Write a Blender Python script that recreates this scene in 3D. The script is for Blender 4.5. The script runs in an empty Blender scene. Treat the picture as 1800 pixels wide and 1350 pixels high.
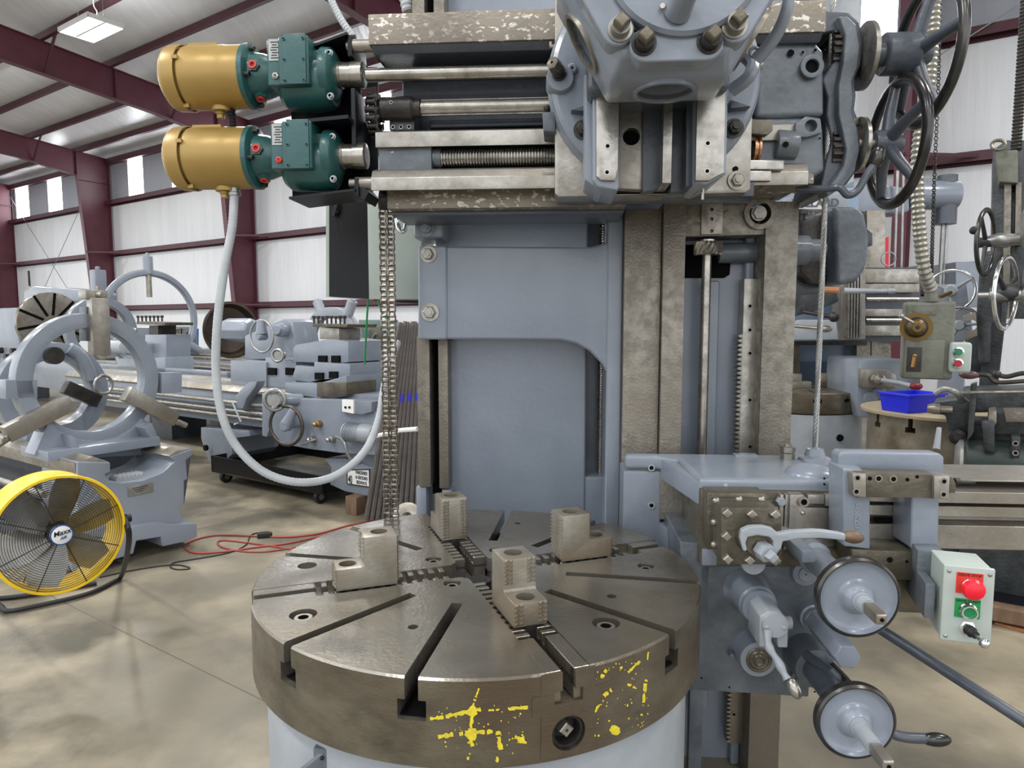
import bpy, bmesh, math, random
from mathutils import Matrix, Vector, noise
R = math.radians
random.seed(7)
scn = bpy.context.scene
COL = scn.collection

# ------------------------------------------------------------------ camera
PITCH, CH, FPX = R(5.2), 1.58, 1200.0
cd = bpy.data.cameras.new('camera'); cam = bpy.data.objects.new('camera', cd); COL.objects.link(cam)
cam.location = (0, 0, CH); cam.rotation_euler = (R(90) - PITCH, 0, 0)
cd.sensor_width = 36; cd.lens = FPX / 1800 * 36; cd.clip_start = .05; cd.clip_end = 200
scn.camera = cam

# ------------------------------------------------------------------ world, lights, exposure
w = bpy.data.worlds.new('sky'); scn.world = w; w.use_nodes = True
bg = w.node_tree.nodes['Background']; bg.inputs[0].default_value = (.93, .96, 1, 1); bg.inputs[1].default_value = 1.7
scn.view_settings.view_transform = 'Standard'; scn.view_settings.look = 'None'
scn.view_settings.gamma = 1; scn.view_settings.exposure = 0.14; scn.view_settings.use_curve_mapping = False
KEY = .3

# ------------------------------------------------------------------ frames
def fr(deg): return Matrix.Rotation(R(deg), 4, 'Z')
FW = Matrix.Identity(4)
FM = fr(-4)            # the boring mill stands square to this frame
FB = fr(-34.2)         # the building and the lathes stand square to this one
def pix(px, py, F, ax, val):
    a = (px - 900) / FPX; b = (675 - py) / FPX
    d = Vector((a, b * math.sin(PITCH) + math.cos(PITCH), b * math.cos(PITCH) - math.sin(PITCH)))
    Fi = F.inverted(); o = Fi @ Vector((0, 0, CH)); v = Fi.to_3x3() @ d
    return o + v * ((val - o[ax]) / v[ax])
def Y(F, y, pts): return [(q.x, q.z) for q in (pix(a, b, F, 1, y) for a, b in pts)]
def X(F, x, pts): return [(q.y, q.z) for q in (pix(a, b, F, 0, x) for a, b in pts)]
def Z(F, z, pts): return [(q.x, q.y) for q in (pix(a, b, F, 2, z) for a, b in pts)]

# ------------------------------------------------------------------ materials
def lin(c): return tuple(((v / 255 / 12.92) if v / 255 <= .04045 else ((v / 255 + .055) / 1.055) ** 2.4) for v in c) + (1,)
def mat(name, c, rough=.45, metal=0., c2=None, sc=6., cov=.5, soft=.15, bump=0., bsc=60., stretch=(1, 1, 1), coat=0., rv=0., detail=6, emit=None, es=0., c3=None, sc3=2., spec=None):
    m = bpy.data.materials.new(name); m.use_nodes = True; nt = m.node_tree; N = nt.nodes; L = nt.links
    b = N['Principled BSDF']; b.inputs['Base Color'].default_value = lin(c); b.inputs['Roughness'].default_value = rough
    b.inputs['Metallic'].default_value = metal
    if spec is not None: b.inputs['Specular IOR Level'].default_value = spec
    if coat: b.inputs['Coat Weight'].default_value = coat; b.inputs['Coat Roughness'].default_value = .12
    tc = N.new('ShaderNodeTexCoord'); mp = N.new('ShaderNodeMapping'); mp.inputs['Scale'].default_value = stretch
    L.new(tc.outputs['Object'], mp.inputs['Vector'])
    col = None
    if c2:
        n = N.new('ShaderNodeTexNoise'); n.inputs['Scale'].default_value = sc; n.inputs['Detail'].default_value = detail; n.inputs['Roughness'].default_value = .6
        L.new(mp.outputs[0], n.inputs['Vector'])
        r = N.new('ShaderNodeValToRGB'); r.color_ramp.elements[0].position = cov - soft; r.color_ramp.elements[1].position = cov + soft
        r.color_ramp.elements[0].color = lin(c); r.color_ramp.elements[1].color = lin(c2)
        L.new(n.outputs['Fac'], r.inputs[0]); col = r.outputs[0]
        if rv:
            mr = N.new('ShaderNodeMapRange'); mr.inputs['To Min'].default_value = rough - rv; mr.inputs['To Max'].default_value = rough + rv
            mr.inputs['From Min'].default_value = .3; mr.inputs['From Max'].default_value = .7
            L.new(n.outputs['Fac'], mr.inputs['Value']); L.new(mr.outputs[0], b.inputs['Roughness'])
        if c3:
            n3 = N.new('ShaderNodeTexNoise'); n3.inputs['Scale'].default_value = sc3; n3.inputs['Detail'].default_value = 5
            L.new(tc.outputs['Object'], n3.inputs['Vector'])
            r3 = N.new('ShaderNodeValToRGB'); r3.color_ramp.elements[0].position = .45; r3.color_ramp.elements[1].position = .68
            mx = N.new('ShaderNodeMix'); mx.data_type = 'RGBA'
            L.new(n3.outputs['Fac'], r3.inputs[0]); L.new(r3.outputs[0], mx.inputs[0]); L.new(col, mx.inputs[6]); mx.inputs[7].default_value = lin(c3); col = mx.outputs[2]
        L.new(col, b.inputs['Base Color'])
    if bump:
        n2 = N.new('ShaderNodeTexNoise'); n2.inputs['Scale'].default_value = bsc; n2.inputs['Detail'].default_value = 3
        L.new(mp.outputs[0], n2.inputs['Vector'])
        bp = N.new('ShaderNodeBump'); bp.inputs['Strength'].default_value = bump; bp.inputs['Distance'].default_value = .02
        L.new(n2.outputs['Fac'], bp.inputs['Height']); L.new(bp.outputs[0], b.inputs['Normal'])
    if emit: b.inputs['Emission Color'].default_value = lin(emit); b.inputs['Emission Strength'].default_value = es
    return m
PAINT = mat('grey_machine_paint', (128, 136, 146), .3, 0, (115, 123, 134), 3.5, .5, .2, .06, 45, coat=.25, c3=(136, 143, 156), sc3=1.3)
PAINTD = mat('dark_and_shaded_grey_paint', (78, 84, 94), .38, 0, (62, 68, 77), 7, .5, .2, .12, 40, coat=.15)  # darker grey; on the upper rail it carries the shadow as colour
PAINTO = mat('oily_grey_paint', (100, 107, 114), .36, 0, (66, 73, 81), 6, .52, .14, .18, 35, coat=.2)
PAINTL = mat('light_grey_paint', (156, 162, 168), .4, 0, (142, 148, 155), 8, .5, .2, .05, 40)
STEEL = mat('bare_steel', (172, 168, 160), .36, .75, (134, 130, 122), 14, .52, .16, .05, 90, rv=.08, c3=(142, 134, 122), sc3=3)
STEELB = mat('bright_steel', (172, 168, 160), .26, .85, (132, 128, 120), 18, .55, .15, .03, 90, rv=.06)
STEELW = mat('way_steel', (142, 137, 126), .42, .6, (114, 109, 99), 30, .52, .12, .12, 120, rv=.08, c3=(122, 115, 104), sc3=2.5)
FLAKE = mat('frosted_steel', (132, 124, 112), .42, .55, (216, 211, 200), 42, .585, .03, .1, 60, rv=.1, detail=3, c3=(112, 104, 94), sc3=5, stretch=(1, 1, 1.6))
CHUCK = mat('chuck_steel', (158, 154, 146), .25, .78, (128, 122, 110), 9, .53, .18, .04, 120, rv=.08, c3=(122, 114, 100), sc3=2.6, detail=10)
RIM = mat('rim_steel', (124, 118, 103), .4, .65, (88, 82, 70), 8, .52, .16, .08, 100, rv=.08, stretch=(1, 1, 2.2), c3=(98, 86, 72), sc3=5, detail=10)
JAW = mat('jaw_steel', (150, 145, 134), .42, .6, (126, 120, 108), 12, .54, .16, .06, 120, rv=.06, c3=(128, 116, 98), sc3=9)
BROWN = mat('oiled_brown_steel', (114, 108, 94), .42, .55, (80, 75, 64), 10, .5, .18, .12, 70, rv=.08)
DARKST = mat('dark_steel', (70, 66, 62), .4, .6, (44, 42, 42), 12, .5, .2, .1, 80)
BLACK = mat('black_paint', (12, 13, 17), .35, 0, (18, 19, 25), 5, .5, .2, .04, 50, spec=.3)
VOID = mat('painted_recess_shade', (7, 7, 8), .8, spec=.15)  # flat near-black that paints the shade inside holes and slots
GOLD = mat('gold_motor_paint', (166, 138, 80), .38, .3, (154, 124, 64), 5, .5, .2, .02, 60)
TEAL = mat('green_gearbox_paint', (38, 88, 86), .36, 0, (32, 76, 76), 8, .5, .2, .08, 70, coat=.2)
REDP = mat('red_plastic', (190, 48, 40), .4)
CHROME = mat('polished_chrome', (225, 225, 225), .12, 1)
MAROON = mat('maroon_steel', (98, 50, 62), .42, 0, (86, 42, 54), 3, .5, .2, 0)
MAROOND = mat('oxide_purlin', (84, 42, 52), .5, 0, (70, 36, 46), 4, .5, .2, 0)
INSUL = mat('white_vinyl_insulation', (232, 234, 236), .33, 0, (216, 219, 223), 1.2, .5, .25, .55, 5, stretch=(2.2, 2.2, .22))
ROOFM = mat('roof_vinyl_insulation', (238, 240, 244), .3, 0, (222, 226, 232), 1.5, .5, .25, .6, 4, stretch=(3, .3, 1))
CONC = mat('concrete', (100, 95, 82), .42, 0, (158, 148, 127), 1.7, .5, .11, .04, 50, detail=14, rv=.1, c3=(112, 106, 92), sc3=.9)
YEL = mat('fan_yellow', (236, 196, 24), .4, 0, (214, 170, 26), 5, .6, .1, 0)
YPAINT = mat('yellow_marker_paint', (226, 208, 40), .6, 0, (196, 176, 50), 60, .5, .2, .2, 200)
GALV = mat('galvanised', (170, 170, 166), .35, .8, (140, 140, 138), 10, .5, .2, 0)
RUBBER = mat('black_rubber', (26, 26, 28), .6)
CONDUIT = mat('grey_conduit', (176, 180, 184), .42, 0, (160, 164, 166), 20, .5, .2, 0)
WOOD = mat('weathered_wood', (130, 104, 82), .7, 0, (98, 78, 62), 6, .5, .2, .2, 20, stretch=(6, 1, 1))
BLUE = mat('blue_plastic', (20, 34, 205), .38)
OLIVE = mat('worn_olive_enamel', (116, 118, 106), .45, .1, (92, 92, 80), 7, .52, .12, .12, 60)
ENCL = mat('pale_enclosure_paint', (176, 186, 180), .4, 0, (164, 174, 168), 6, .5, .2)
DKMAC = mat('dark_oily_machine', (74, 78, 80), .38, .25, (44, 46, 48), 8, .5, .15, .15, 50)
WHITE = mat('white_paint', (232, 232, 230), .4)
REDM = mat('red_button', (226, 22, 46), .35); GREENM = mat('green_button', (18, 120, 74), .35)
REDL = mat('red_label', (208, 50, 40), .5); GREENL = mat('green_label', (10, 140, 70), .5)
HOSE = mat('red_hose', (150, 62, 54), .5); PIPE = mat('mill_scale_pipe', (112, 106, 102), .45, .5, (90, 86, 84), 12, .5, .2)
BOARD = mat('brown_board', (164, 112, 78), .6, 0, (148, 98, 66), 5, .5, .2)
BRASS = mat('brass', (158, 124, 76), .35, .8); COPPER = mat('copper_ring', (178, 136, 104), .3, .9)
SKYL = mat('skylight_panel', (250, 252, 255), .4, emit=(248, 251, 255), es=8)
LENS = mat('lamp_lens', (255, 255, 255), .4, emit=(255, 252, 244), es=6)
GREENW = mat('green_wire', (40, 150, 90), .5)
INK = mat('black_ink', (22, 22, 24), .6)
FLEX = mat('flexible_metal_conduit', (150, 148, 138), .4, .5)
TAPE = mat('blue_tape', (52, 50, 190), .5)
BLUEB = mat('blue_enamel', (40, 120, 196), .4)

# ------------------------------------------------------------------ mesh builder
Wm = {}
def wm(o): return Wm[o.name] if o else FW
class MB:
    def __init__(s, F=FW): s.v = []; s.f = []; s.F = F
    def add(s, vs, fs):
        n = len(s.v); s.v += [tuple(v) for v in vs]; s.f += [[i + n for i in f] for f in fs]; return s
    def box(s, x0, x1, y0, y1, z0, z1):
        return s.add([(x, y, z) for x in (x0, x1) for y in (y0, y1) for z in (z0, z1)], [(0, 1, 3, 2), (4, 6, 7, 5), (0, 4, 5, 1), (2, 3, 7, 6), (0, 2, 6, 4), (1, 5, 7, 3)])
    def prism(s, a, b):
        n = len(a); return s.add(list(a) + list(b), [list(range(n))[::-1], list(range(n, 2 * n))] + [(i, (i + 1) % n, n + (i + 1) % n, n + i) for i in range(n)])
    def py(s, pts, y0, y1): return s.prism([(x, y0, z) for x, z in pts], [(x, y1, z) for x, z in pts])
    def px(s, pts, x0, x1): return s.prism([(x0, y, z) for y, z in pts], [(x1, y, z) for y, z in pts])
    def pz(s, pts, z0, z1): return s.prism([(x, y, z0) for x, y in pts], [(x, y, z1) for x, y in pts])
    def lathe(s, o, d, prof, n=28, closed=False, a0=0., a1=2 * math.pi):
        o = Vector(o); d = Vector(d).normalized(); u = d.orthogonal().normalized()
        if abs(d.z) < .9: u = Vector((0, 0, 1)).cross(d).normalized()
        v = d.cross(u); vs = []; full = abs(a1 - a0 - 2 * math.pi) < 1e-6; m = n if full else n + 1
        for t, r in prof:
            for i in range(m):
                a = a0 + (a1 - a0) * i / n; vs.append(o + d * t + (u * math.cos(a) + v * math.sin(a)) * max(r, 1e-5))
        fs = []; k = len(prof)
        for j in range(k if closed else k - 1):
            j2 = (j + 1) % k
            for i in range(n):
                i2 = (i + 1) % m; fs.append((j * m + i, j * m + i2, j2 * m + i2, j2 * m + i))
        if not closed and full: fs += [list(range(m))[::-1], list(range((k - 1) * m, k * m))]
        return s.add(vs, fs)
    def cyl(s, a, b, r, r2=None, n=24):
        a = Vector(a); b = Vector(b); return s.lathe(a, b - a, [(0, r), ((b - a).length, r if r2 is None else r2)], n)
    def hex(s, a, b, r): return s.cyl(a, b, r, n=6)
    def ann(s, a, b, ro, ri, n=32):
        a = Vector(a); b = Vector(b); l = (b - a).length; return s.lathe(a, b - a, [(0, ro), (l, ro), (l, ri), (0, ri)], n, closed=True)
    def torus(s, o, d, Rr, r, n=48, m=10, sx=1.):
        return s.lathe(o, d, [(r * sx * math.sin(2 * math.pi * i / m), Rr + r * math.cos(2 * math.pi * i / m)) for i in range(m)], n, closed=True)
    def ball(s, o, r, n=14, d=(0, 0, 1), st=1.):
        return s.lathe(o, d, [(-r * st * math.cos(math.pi * i / 10), r * math.sin(math.pi * i / 10)) for i in range(11)], n)
    def tube(s, pts, r, n=10, rf=None, twist=0):
        pts = [Vector(p) for p in pts]; vs = []; fs = []; k = len(pts); pu = None
        for i, p in enumerate(pts):
            t = (pts[min(i + 1, k - 1)] - pts[max(i - 1, 0)]).normalized()
            if pu is None: pu = t.orthogonal().normalized()
            u = (pu - t * pu.dot(t)).normalized(); pu = u; v = t.cross(u); rr = rf(i / (k - 1)) if rf else r
            for j in range(n):
                a = 2 * math.pi * j / n + twist; vs.append(p + (u * math.cos(a) + v * math.sin(a)) * rr)
        for i in range(k - 1):
            for j in range(n): fs.append((i * n + j, i * n + (j + 1) % n, (i + 1) * n + (j + 1) % n, (i + 1) * n + j))
        fs += [list(range(n))[::-1], list(range((k - 1) * n, k * n))]
        return s.add(vs, fs)
    def bar(s, a, b, w, h, up=(0, 0, 1)):
        a = Vector(a); b = Vector(b); t = (b - a).normalized(); u = Vector(up).cross(t).normalized() * w / 2; v = t.cross(u).normalized() * h / 2
        return s.prism([a - u - v, a + u - v, a + u + v, a - u + v], [b - u - v, b + u - v, b + u + v, b - u + v])
    def build(s, name, m, parent=None, bev=0., seg=2, ang=35, smooth=True):
        M = wm(parent).inverted() @ s.F if parent else s.F
        me = bpy.data.meshes.new(name); me.from_pydata([M @ Vector(v) for v in s.v], [], s.f)
        bm = bmesh.new(); bm.from_mesh(me); bmesh.ops.recalc_face_normals(bm, faces=bm.faces)
        if bev:
            es = [e for e in bm.edges if len(e.link_faces) == 2 and e.calc_face_angle(0) > R(30)]
            try: bmesh.ops.bevel(bm, geom=es, offset=bev, segments=seg, affect='EDGES', clamp_overlap=True, profile=.6)
            except Exception: pass
        bm.to_mesh(me); bm.free()
        if smooth: me.shade_smooth(); me.set_sharp_from_angle(angle=R(ang))
        me.materials.append(m); o = bpy.data.objects.new(name, me); COL.objects.link(o)
        if parent: o.parent = parent; Wm[o.name] = wm(parent)
        else: Wm[o.name] = FW.copy()
        return o
def curve(pts, n=12):
    p = [Vector(q) for q in pts]; p = [p[0] * 2 - p[1]] + p + [p[-1] * 2 - p[-2]]; out = []
    for i in range(1, len(p) - 2):
        for k in range(n):
            t = k / n; a, b, c, d = p[i - 1:i + 3]
            out.append(.5 * ((2 * b) + (c - a) * t + (2 * a - 5 * b + 4 * c - d) * t * t + (3 * b - a - 3 * c + d) * t ** 3))
    return out + [p[-2]]
def thing(name, label, cat, loc=(0, 0, 0), F=FW, group=None):
    o = bpy.data.objects.new(name, None); COL.objects.link(o); o.empty_display_size = .1
    M = F @ Matrix.Translation(Vector(loc)); o.matrix_basis = M; Wm[o.name] = M
    tag(o, label, cat, group); return o
def tag(o, label, cat, group=None, kind=None):
    if label: o['label'] = label
    if cat: o['category'] = cat
    if group: o['group'] = group
    if kind: o['kind'] = kind
    return o
def rebase(o, loc, F=FW):
    """move a top-level mesh's origin to its own place without moving the mesh"""
    M = F @ Matrix.Translation(Vector(loc)); o.data.transform(M.inverted()); o.matrix_basis = M; Wm[o.name] = M; return o
def solo(mb, name, m, label, cat, loc=None, group=None, **k):
    o = mb.build(name, m, None, **k)
    if loc is None:
        xs = [v.co for v in o.data.vertices]; c = sum(xs, Vector()) / len(xs); loc = (c.x, c.y, min(v.z for v in xs)); rebase(o, loc)
    else: rebase(o, loc, mb.F)
    return tag(o, label, cat, group)
def struct(mb, name, m, **k):
    o = mb.build(name, m, None, **k); o['kind'] = 'structure'; return o
def dup(root, M, label=None, group=None):
    r = root.copy(); COL.objects.link(r); r.matrix_basis = M; Wm[r.name] = M
    if label: r['label'] = label
    if group: r['group'] = group
    def rec(a, b):
        for ch in list(a.children):
            c = ch.copy(); COL.objects.link(c); c.parent = b; rec(ch, c)
    rec(root, r); return r
def cut(o, mb, parent=None):
    """carve the builder's solids out of a mesh"""
    M = wm(o.parent if o.parent else o).inverted() @ mb.F
    me = bpy.data.meshes.new('cutter'); me.from_pydata([M @ Vector(v) for v in mb.v], [], mb.f)
    bm = bmesh.new(); bm.from_mesh(me); bmesh.ops.recalc_face_normals(bm, faces=bm.faces); bm.to_mesh(me); bm.free()
    c = bpy.data.objects.new('cutter', me); COL.objects.link(c)
    t = bpy.data.objects.new('cut_target', o.data); COL.objects.link(t)
    md = t.modifiers.new('b', 'BOOLEAN'); md.operation = 'DIFFERENCE'; md.object = c; md.solver = 'EXACT'; md.use_self = True
    dg = bpy.context.evaluated_depsgraph_get(); dg.update()
    nm = bpy.data.meshes.new_from_object(t.evaluated_get(dg)); nm.name = o.name
    o.data = nm
    bpy.data.objects.remove(t); bpy.data.objects.remove(c); nm.shade_smooth(); nm.set_sharp_from_angle(angle=R(35)); return o
def text(s, size, M, m, parent, name='lettering', ext=.0006, bold=0., shear=0., sx=1.):
    cu = bpy.data.curves.new('t', 'FONT'); cu.body = s; cu.size = size; cu.extrude = ext; cu.align_x = 'CENTER'; cu.align_y = 'CENTER'; cu.offset = bold; cu.shear = shear
    t = bpy.data.objects.new('t', cu); COL.objects.link(t); dg = bpy.context.evaluated_depsgraph_get(); dg.update()
    me = bpy.data.meshes.new_from_object(t.evaluated_get(dg)); bpy.data.objects.remove(t)
    me.transform(wm(parent).inverted() @ M @ Matrix.Diagonal((sx, 1, 1, 1))); me.materials.clear(); me.materials.append(m)
    o = bpy.data.objects.new(name, me); COL.objects.link(o); o.parent = parent; Wm[o.name] = wm(parent); return o
def facing(F, p, rz=0): # text plane: reads along +x of F, faces -y
    return F @ Matrix.Translation(Vector(p)) @ Matrix.Rotation(R(rz), 4, 'Z') @ Matrix.Rotation(R(90), 4, 'X')
def bolt(parent, F, p, d=(0, -1, 0), r=.014, h=.012, m=STEEL, kind='hex', name='bolt', washer=True):
    b = MB(F); p = Vector(p); d = Vector(d).normalized()
    if washer: b.cyl(p, p + d * .003, r * 1.45, n=20)
    if kind == 'hex':
        b.lathe(p, d, [(0, r), (h, r), (h * 1.15, r * .85)], 6)
        if washer: b.cyl(p + d * h * 1.1, p + d * h * 1.5, r * .5, n=12)
    elif kind == 'socket': b.lathe(p, d, [(0, r), (h, r), (h, r * .6), (h * .3, r * .55), (h * .3, 0)], 16)
    elif kind == 'square': b.lathe(p, d, [(0, r), (h, r), (h * 1.15, r * .8)], 4)
    elif kind == 'pan': b.lathe(p, d, [(0, r), (h * .5, r * .9), (h, r * .4), (h, 0)], 14)
    o = b.build(name, m, parent)
    if kind == 'socket':
        o.data.materials.append(VOID); k0 = (22 if washer else 0) + 32  # socket insides coloured near-black in place of shade
        for i in range(k0, k0 + 34):
            if i < len(o.data.polygons): o.data.polygons[i].material_index = 1
        if washer: o.data.polygons[k0 + 32].material_index = 0
    return o
# ================================================================== THE BUILDING (frame FB)
struct(MB(FB).box(-60, 30, -25, 13.4, -.2, 0), 'floor', CONC)
YW = 13.3
ZT = lambda y: 7.64 + (13.25 - y) * .095         # top flange line of the rafters
COLX = [-36.16, -27.4, -18.65, -9.88, -1.1, 7.66]
# wall: insulation below the window band, then alternating skylight and insulation panels
struct(MB(FB).box(-60, 14, YW, YW + .12, 0, 6.1), 'wall_north', INSUL)
struct(MB(FB).box(-60, 14, YW, YW + .12, 7.62, 8.0), 'trim_1', INSUL)
lit = [(-35.9, -34.55), (-32.7, -31.4), (-29.0, -27.9), (-26.1, -25.05), (-23.2, -21.8), (-19.9, -18.9), (-17.6, -16.4), (-14.0, -12.8), (-11.0, -9.9), (-8.0, -6.8), (-5.0, -3.8), (-2.4, -1.35), (.9, 2.1), (4, 5.2)]
xs = -60
for i, (a, b) in enumerate(lit):
    struct(MB(FB).box(xs, a, YW, YW + .1, 6.1, 7.62), 'trim_%d' % (i + 2), mat('window_band_insulation', (170, 174, 182), .4, 0, (160, 165, 174), 1.2, .5, .25, .5, 4, stretch=(2, 2, .3)) if i == 0 else bpy.data.materials['window_band_insulation'])
    struct(MB(FB).box(a, b, YW + .02, YW + .05, 6.1, 7.62), 'window_%d' % (i + 1), SKYL); xs = b
struct(MB(FB).box(xs, 14, YW, YW + .1, 6.1, 7.62), 'trim_20', bpy.data.materials['window_band_insulation'])
# roof
struct(MB(FB).px([(13.5, ZT(13.5) + .24), (-4.5, ZT(-4.5) + .24), (-4.5, ZT(-4.5) + .34), (13.5, ZT(13.5) + .34)], -60, 14), 'ceiling', ROOFM)
def zee(b, x0, x1, y, z, h=.2, f=.07, t=.012):
    b.box(x0, x1, y - t / 2, y + t / 2, z, z + h); b.box(x0, x1, y - f, y, z, z + t); b.box(x0, x1, y, y + f, z + h - t, z + h)
k = 0
y = 12.3
while y > -4.5:
    b = MB(FB); zee(b, -60, 14, y, ZT(y) + .0, .22, .09); tag(b.build('roof_purlin', MAROOND), None, None, kind='structure'); y -= 1.55; k += 1
b = MB(FB); b.box(-60, 14, 13.12, 13.3, 7.45, 7.66); tag(b.build('eave_strut', MAROOND), None, None, kind='structure')
for z in (2.1, 4.15, 6.03):
    b = MB(FB); b.box(-60, 14, 13.08, 13.3, z, z + .012); b.box(-60, 14, 13.29, 13.302, z - .1, z + .1); b.box(-60, 14, 13.06, 13.075, z - .07, z + .08)
    tag(b.build('wall_girt', MAROOND), None, None, kind='structure')
def ibeam_y(b, x, pts_in, pts_out, f=.16, t=.02):
    """web polygon between inner and outer flange lines, in the y-z plane at x"""
    b.px(pts_in + pts_out[::-1], x - .006, x + .006)
    for line in (pts_in, pts_out):
        for (ya, za), (yb, zb) in zip(line[:-1], line[1:]):
            d = Vector((yb - ya, zb - za)).normalized() * 0; n = Vector((-(zb - za), yb - ya)).normalized() * t / 2
            b.px([(ya - n.x, za - n.y), (yb - n.x, zb - n.y), (yb + n.x, zb + n.y), (ya + n.x, za + n.y)], x - f / 2, x + f / 2)
for x in COLX:
    b = MB(FB); ibeam_y(b, x, [(12.62, 0), (12.12, ZT(12.12) - .86)], [(13.22, 0), (13.22, ZT(13.22))], .2)
    b.box(x - .1, x + .1, 12.12, 13.22, 6.74, 6.76)
    tag(b.build('frame_column', MAROON), None, None, kind='structure')
    b = MB(FB); ibeam_y(b, x, [(12.12, ZT(12.12) - .86), (10.3, ZT(10.3) - .74), (-4.5, ZT(-4.5) - .74)], [(13.22, ZT(13.22)), (10.3, ZT(10.3)), (-4.5, ZT(-4.5))], .2)
    b.box(x - .1, x + .1, 12.1, 12.13, ZT(12.12) - .86, ZT(12.12)); b.box(x - .08, x + .08, 9.27, 9.29, ZT(9.28) - .74, ZT(9.28))
    tag(b.build('roof_rafter', MAROON), None, None, kind='structure')
    for yy in (12.3 - 1.55, 12.3 - 3.1 - 1.55, 12.3 - 1.55 * 5):
        for s in (-1, 1):
            b = MB(FB); b.bar((x + s * .05, yy, ZT(yy) - .72), (x + s * .75, yy, ZT(yy) + .05), .05, .05)
            tag(b.build('flange_brace', MAROOND), None, None, kind='structure')
    for zz in (2.1, 4.15):
        b = MB(FB); b.bar((x + .03, 12.5 - zz * .05, zz), (x + 1.0, 13.1, zz), .05, .05); tag(b.build('girt_brace', MAROOND), None, None, kind='structure')
b = MB(FB)
for s0, s1 in (((-35.8, .5), (-27.8, 7.2)), ((-35.8, 7.2), (-27.8, .5)), ((-1, 5.6), (7.4, 10.0))):
    b.tube([(s0[0], 13.0, s0[1]), (s1[0], 13.0, s1[1])], .011, 6)
tag(b.build('wall_cross_bracing', GALV), None, None, kind='structure')
b = MB(FB)   # control joints sawn into the slab, very shallow dark filler strips
for (xa, ya), (xb, yb_) in (((110, 1058), (470, 1235)), ((348, 930), (625, 868))):
    A_, B_ = pix(xa, ya, FB, 2, 0), pix(xb, yb_, FB, 2, 0); d_ = (B_ - A_).normalized(); b.bar(A_ - d_ * .4 + Vector((0, 0, .0008)), B_ + d_ * .4 + Vector((0, 0, .0008)), .005, .0008)
tag(b.build('slab_control_joint', mat('joint_filler', (104, 96, 82), .8)), None, None, kind='structure')

# high bay lights: the one in view and its row mates over the shop
def high_bay(loc, power, label):
    t = thing('high_bay_light', label, 'ceiling light', loc, FB, 'high bay lights hung under the roof')
    F = FB @ Matrix.Translation(Vector(loc))
    b = MB(F); b.box(-.62, .62, -.34, .34, .03, .07); b.box(-.62, .62, -.34, -.32, -.02, .04); b.box(-.62, .62, .32, .34, -.02, .04); b.box(-.62, -.6, -.34, .34, -.02, .04); b.box(.6, .62, -.34, .34, -.02, .04); b.box(-.62, .62, -.02, .02, -.0, .04); b.box(-.25, .25, -.08, .08, .07, .12)
    b.build('housing', WHITE, t)
    MB(F).box(-.58, .58, -.3, -.04, .005, .03).build('lens', LENS, t); MB(F).box(-.58, .58, .04, .3, .005, .03).build('lens', LENS, t)
    top = ZT(loc[1]) + .2 - loc[2]; b = MB(F)
    for s in (-.5, .5): b.tube([(s, 0, .07), (s, 0, top)], .004, 6)
    b.build('hanger_wire', GALV, t)
    b = MB(F); b.tube(curve([(.1, 0, .1), (.16, .05, .3), (.1, .02, .5), (.25, 0, top)]), .008, 6); b.build('power_cord', WHITE, t)
    l = bpy.data.lights.new('high_bay_lamp', 'AREA'); l.shape = 'RECTANGLE'; l.size = 1.16; l.size_y = .56; l.energy = power; l.color = (1, .985, .955)
    lo = bpy.data.objects.new('high_bay_lamp', l); COL.objects.link(lo); lo.location = (0, 0, -.03); lo.parent = t
    l = bpy.data.lights.new('ceiling_fill_light', 'AREA'); l.shape = 'RECTANGLE'; l.size = 1.2; l.size_y = .6; l.energy = 28 if power < 200 else 62; l.color = (1, .985, .955)  # added upward fill that brightens the ceiling
    lo = bpy.data.objects.new('ceiling_fill_light', l); COL.objects.link(lo); lo.location = (0, 0, .14); lo.rotation_euler = (math.pi, 0, 0); lo.parent = t
high_bay((-14.7, 6.92, 7.3), 180, 'rectangular LED high bay light with two bright lenses hung under the roof')
for i, (x, y) in enumerate([(-7, 5.2), (-1.0, 1.6), (-1.0, -3.0), (-6.5, -2.0), (4.5, 1.0), (3.5, 6.4), (-22, 6.0), (4.5, -3.5), (-13, 0), (-24, 1.5), (-30, 7)]):
    high_bay((x, y, 7.35), (900 if y > 3 or x < -5 else 330) * KEY, 'LED high bay light outside the picture, over the shop floor')
# ================================================================== THE BORING MILL: column, bed and ways (frame FM)
F = FM
def mx(px, y, py=640): return pix(px, py, FM, 1, y).x
def mz(py, y, px=850): return pix(px, py, FM, 1, y).z
CC = FM.inverted() @ Vector((-.083, 1.6775, 0)); cx, cy = CC.x, CC.y; CR = .541; ZC = .96
col = thing('machine_column', 'tall blue-grey painted column and round bed of the vertical boring mill behind the chuck table', 'machine', ((mx(732, 2.3) + mx(1395, 2.3)) / 2, 2.7, 0), FM)
x0, x1, x2, x3, x4, x5, x6, x7, x8 = [mx(p, 2.25) for p in (732, 790, 1035, 1070, 1095, 1160, 1198, 1338, 1395)]
b = MB(F)
b.box(x0 + .03, x2 + .0, 2.45, 3.2, 0, 3.05); b.box(x3, x8 - .02, 2.42, 3.2, 0, 3.05); b.box(x2 - .01, x3 + .01, 2.62, 3.2, 0, 3.05)
b.box(x2 - .01, x3 + .02, 2.46, 3.2, 0, mz(835, 2.46))
main = b.build('column_body', PAINT, col, bev=.012, seg=3)
b = MB(F); b.box(x3 - .005, x4, 2.285, 2.5, 0, 2.06); b.build('column_rib', PAINT, col, bev=.012, seg=3)
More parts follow.
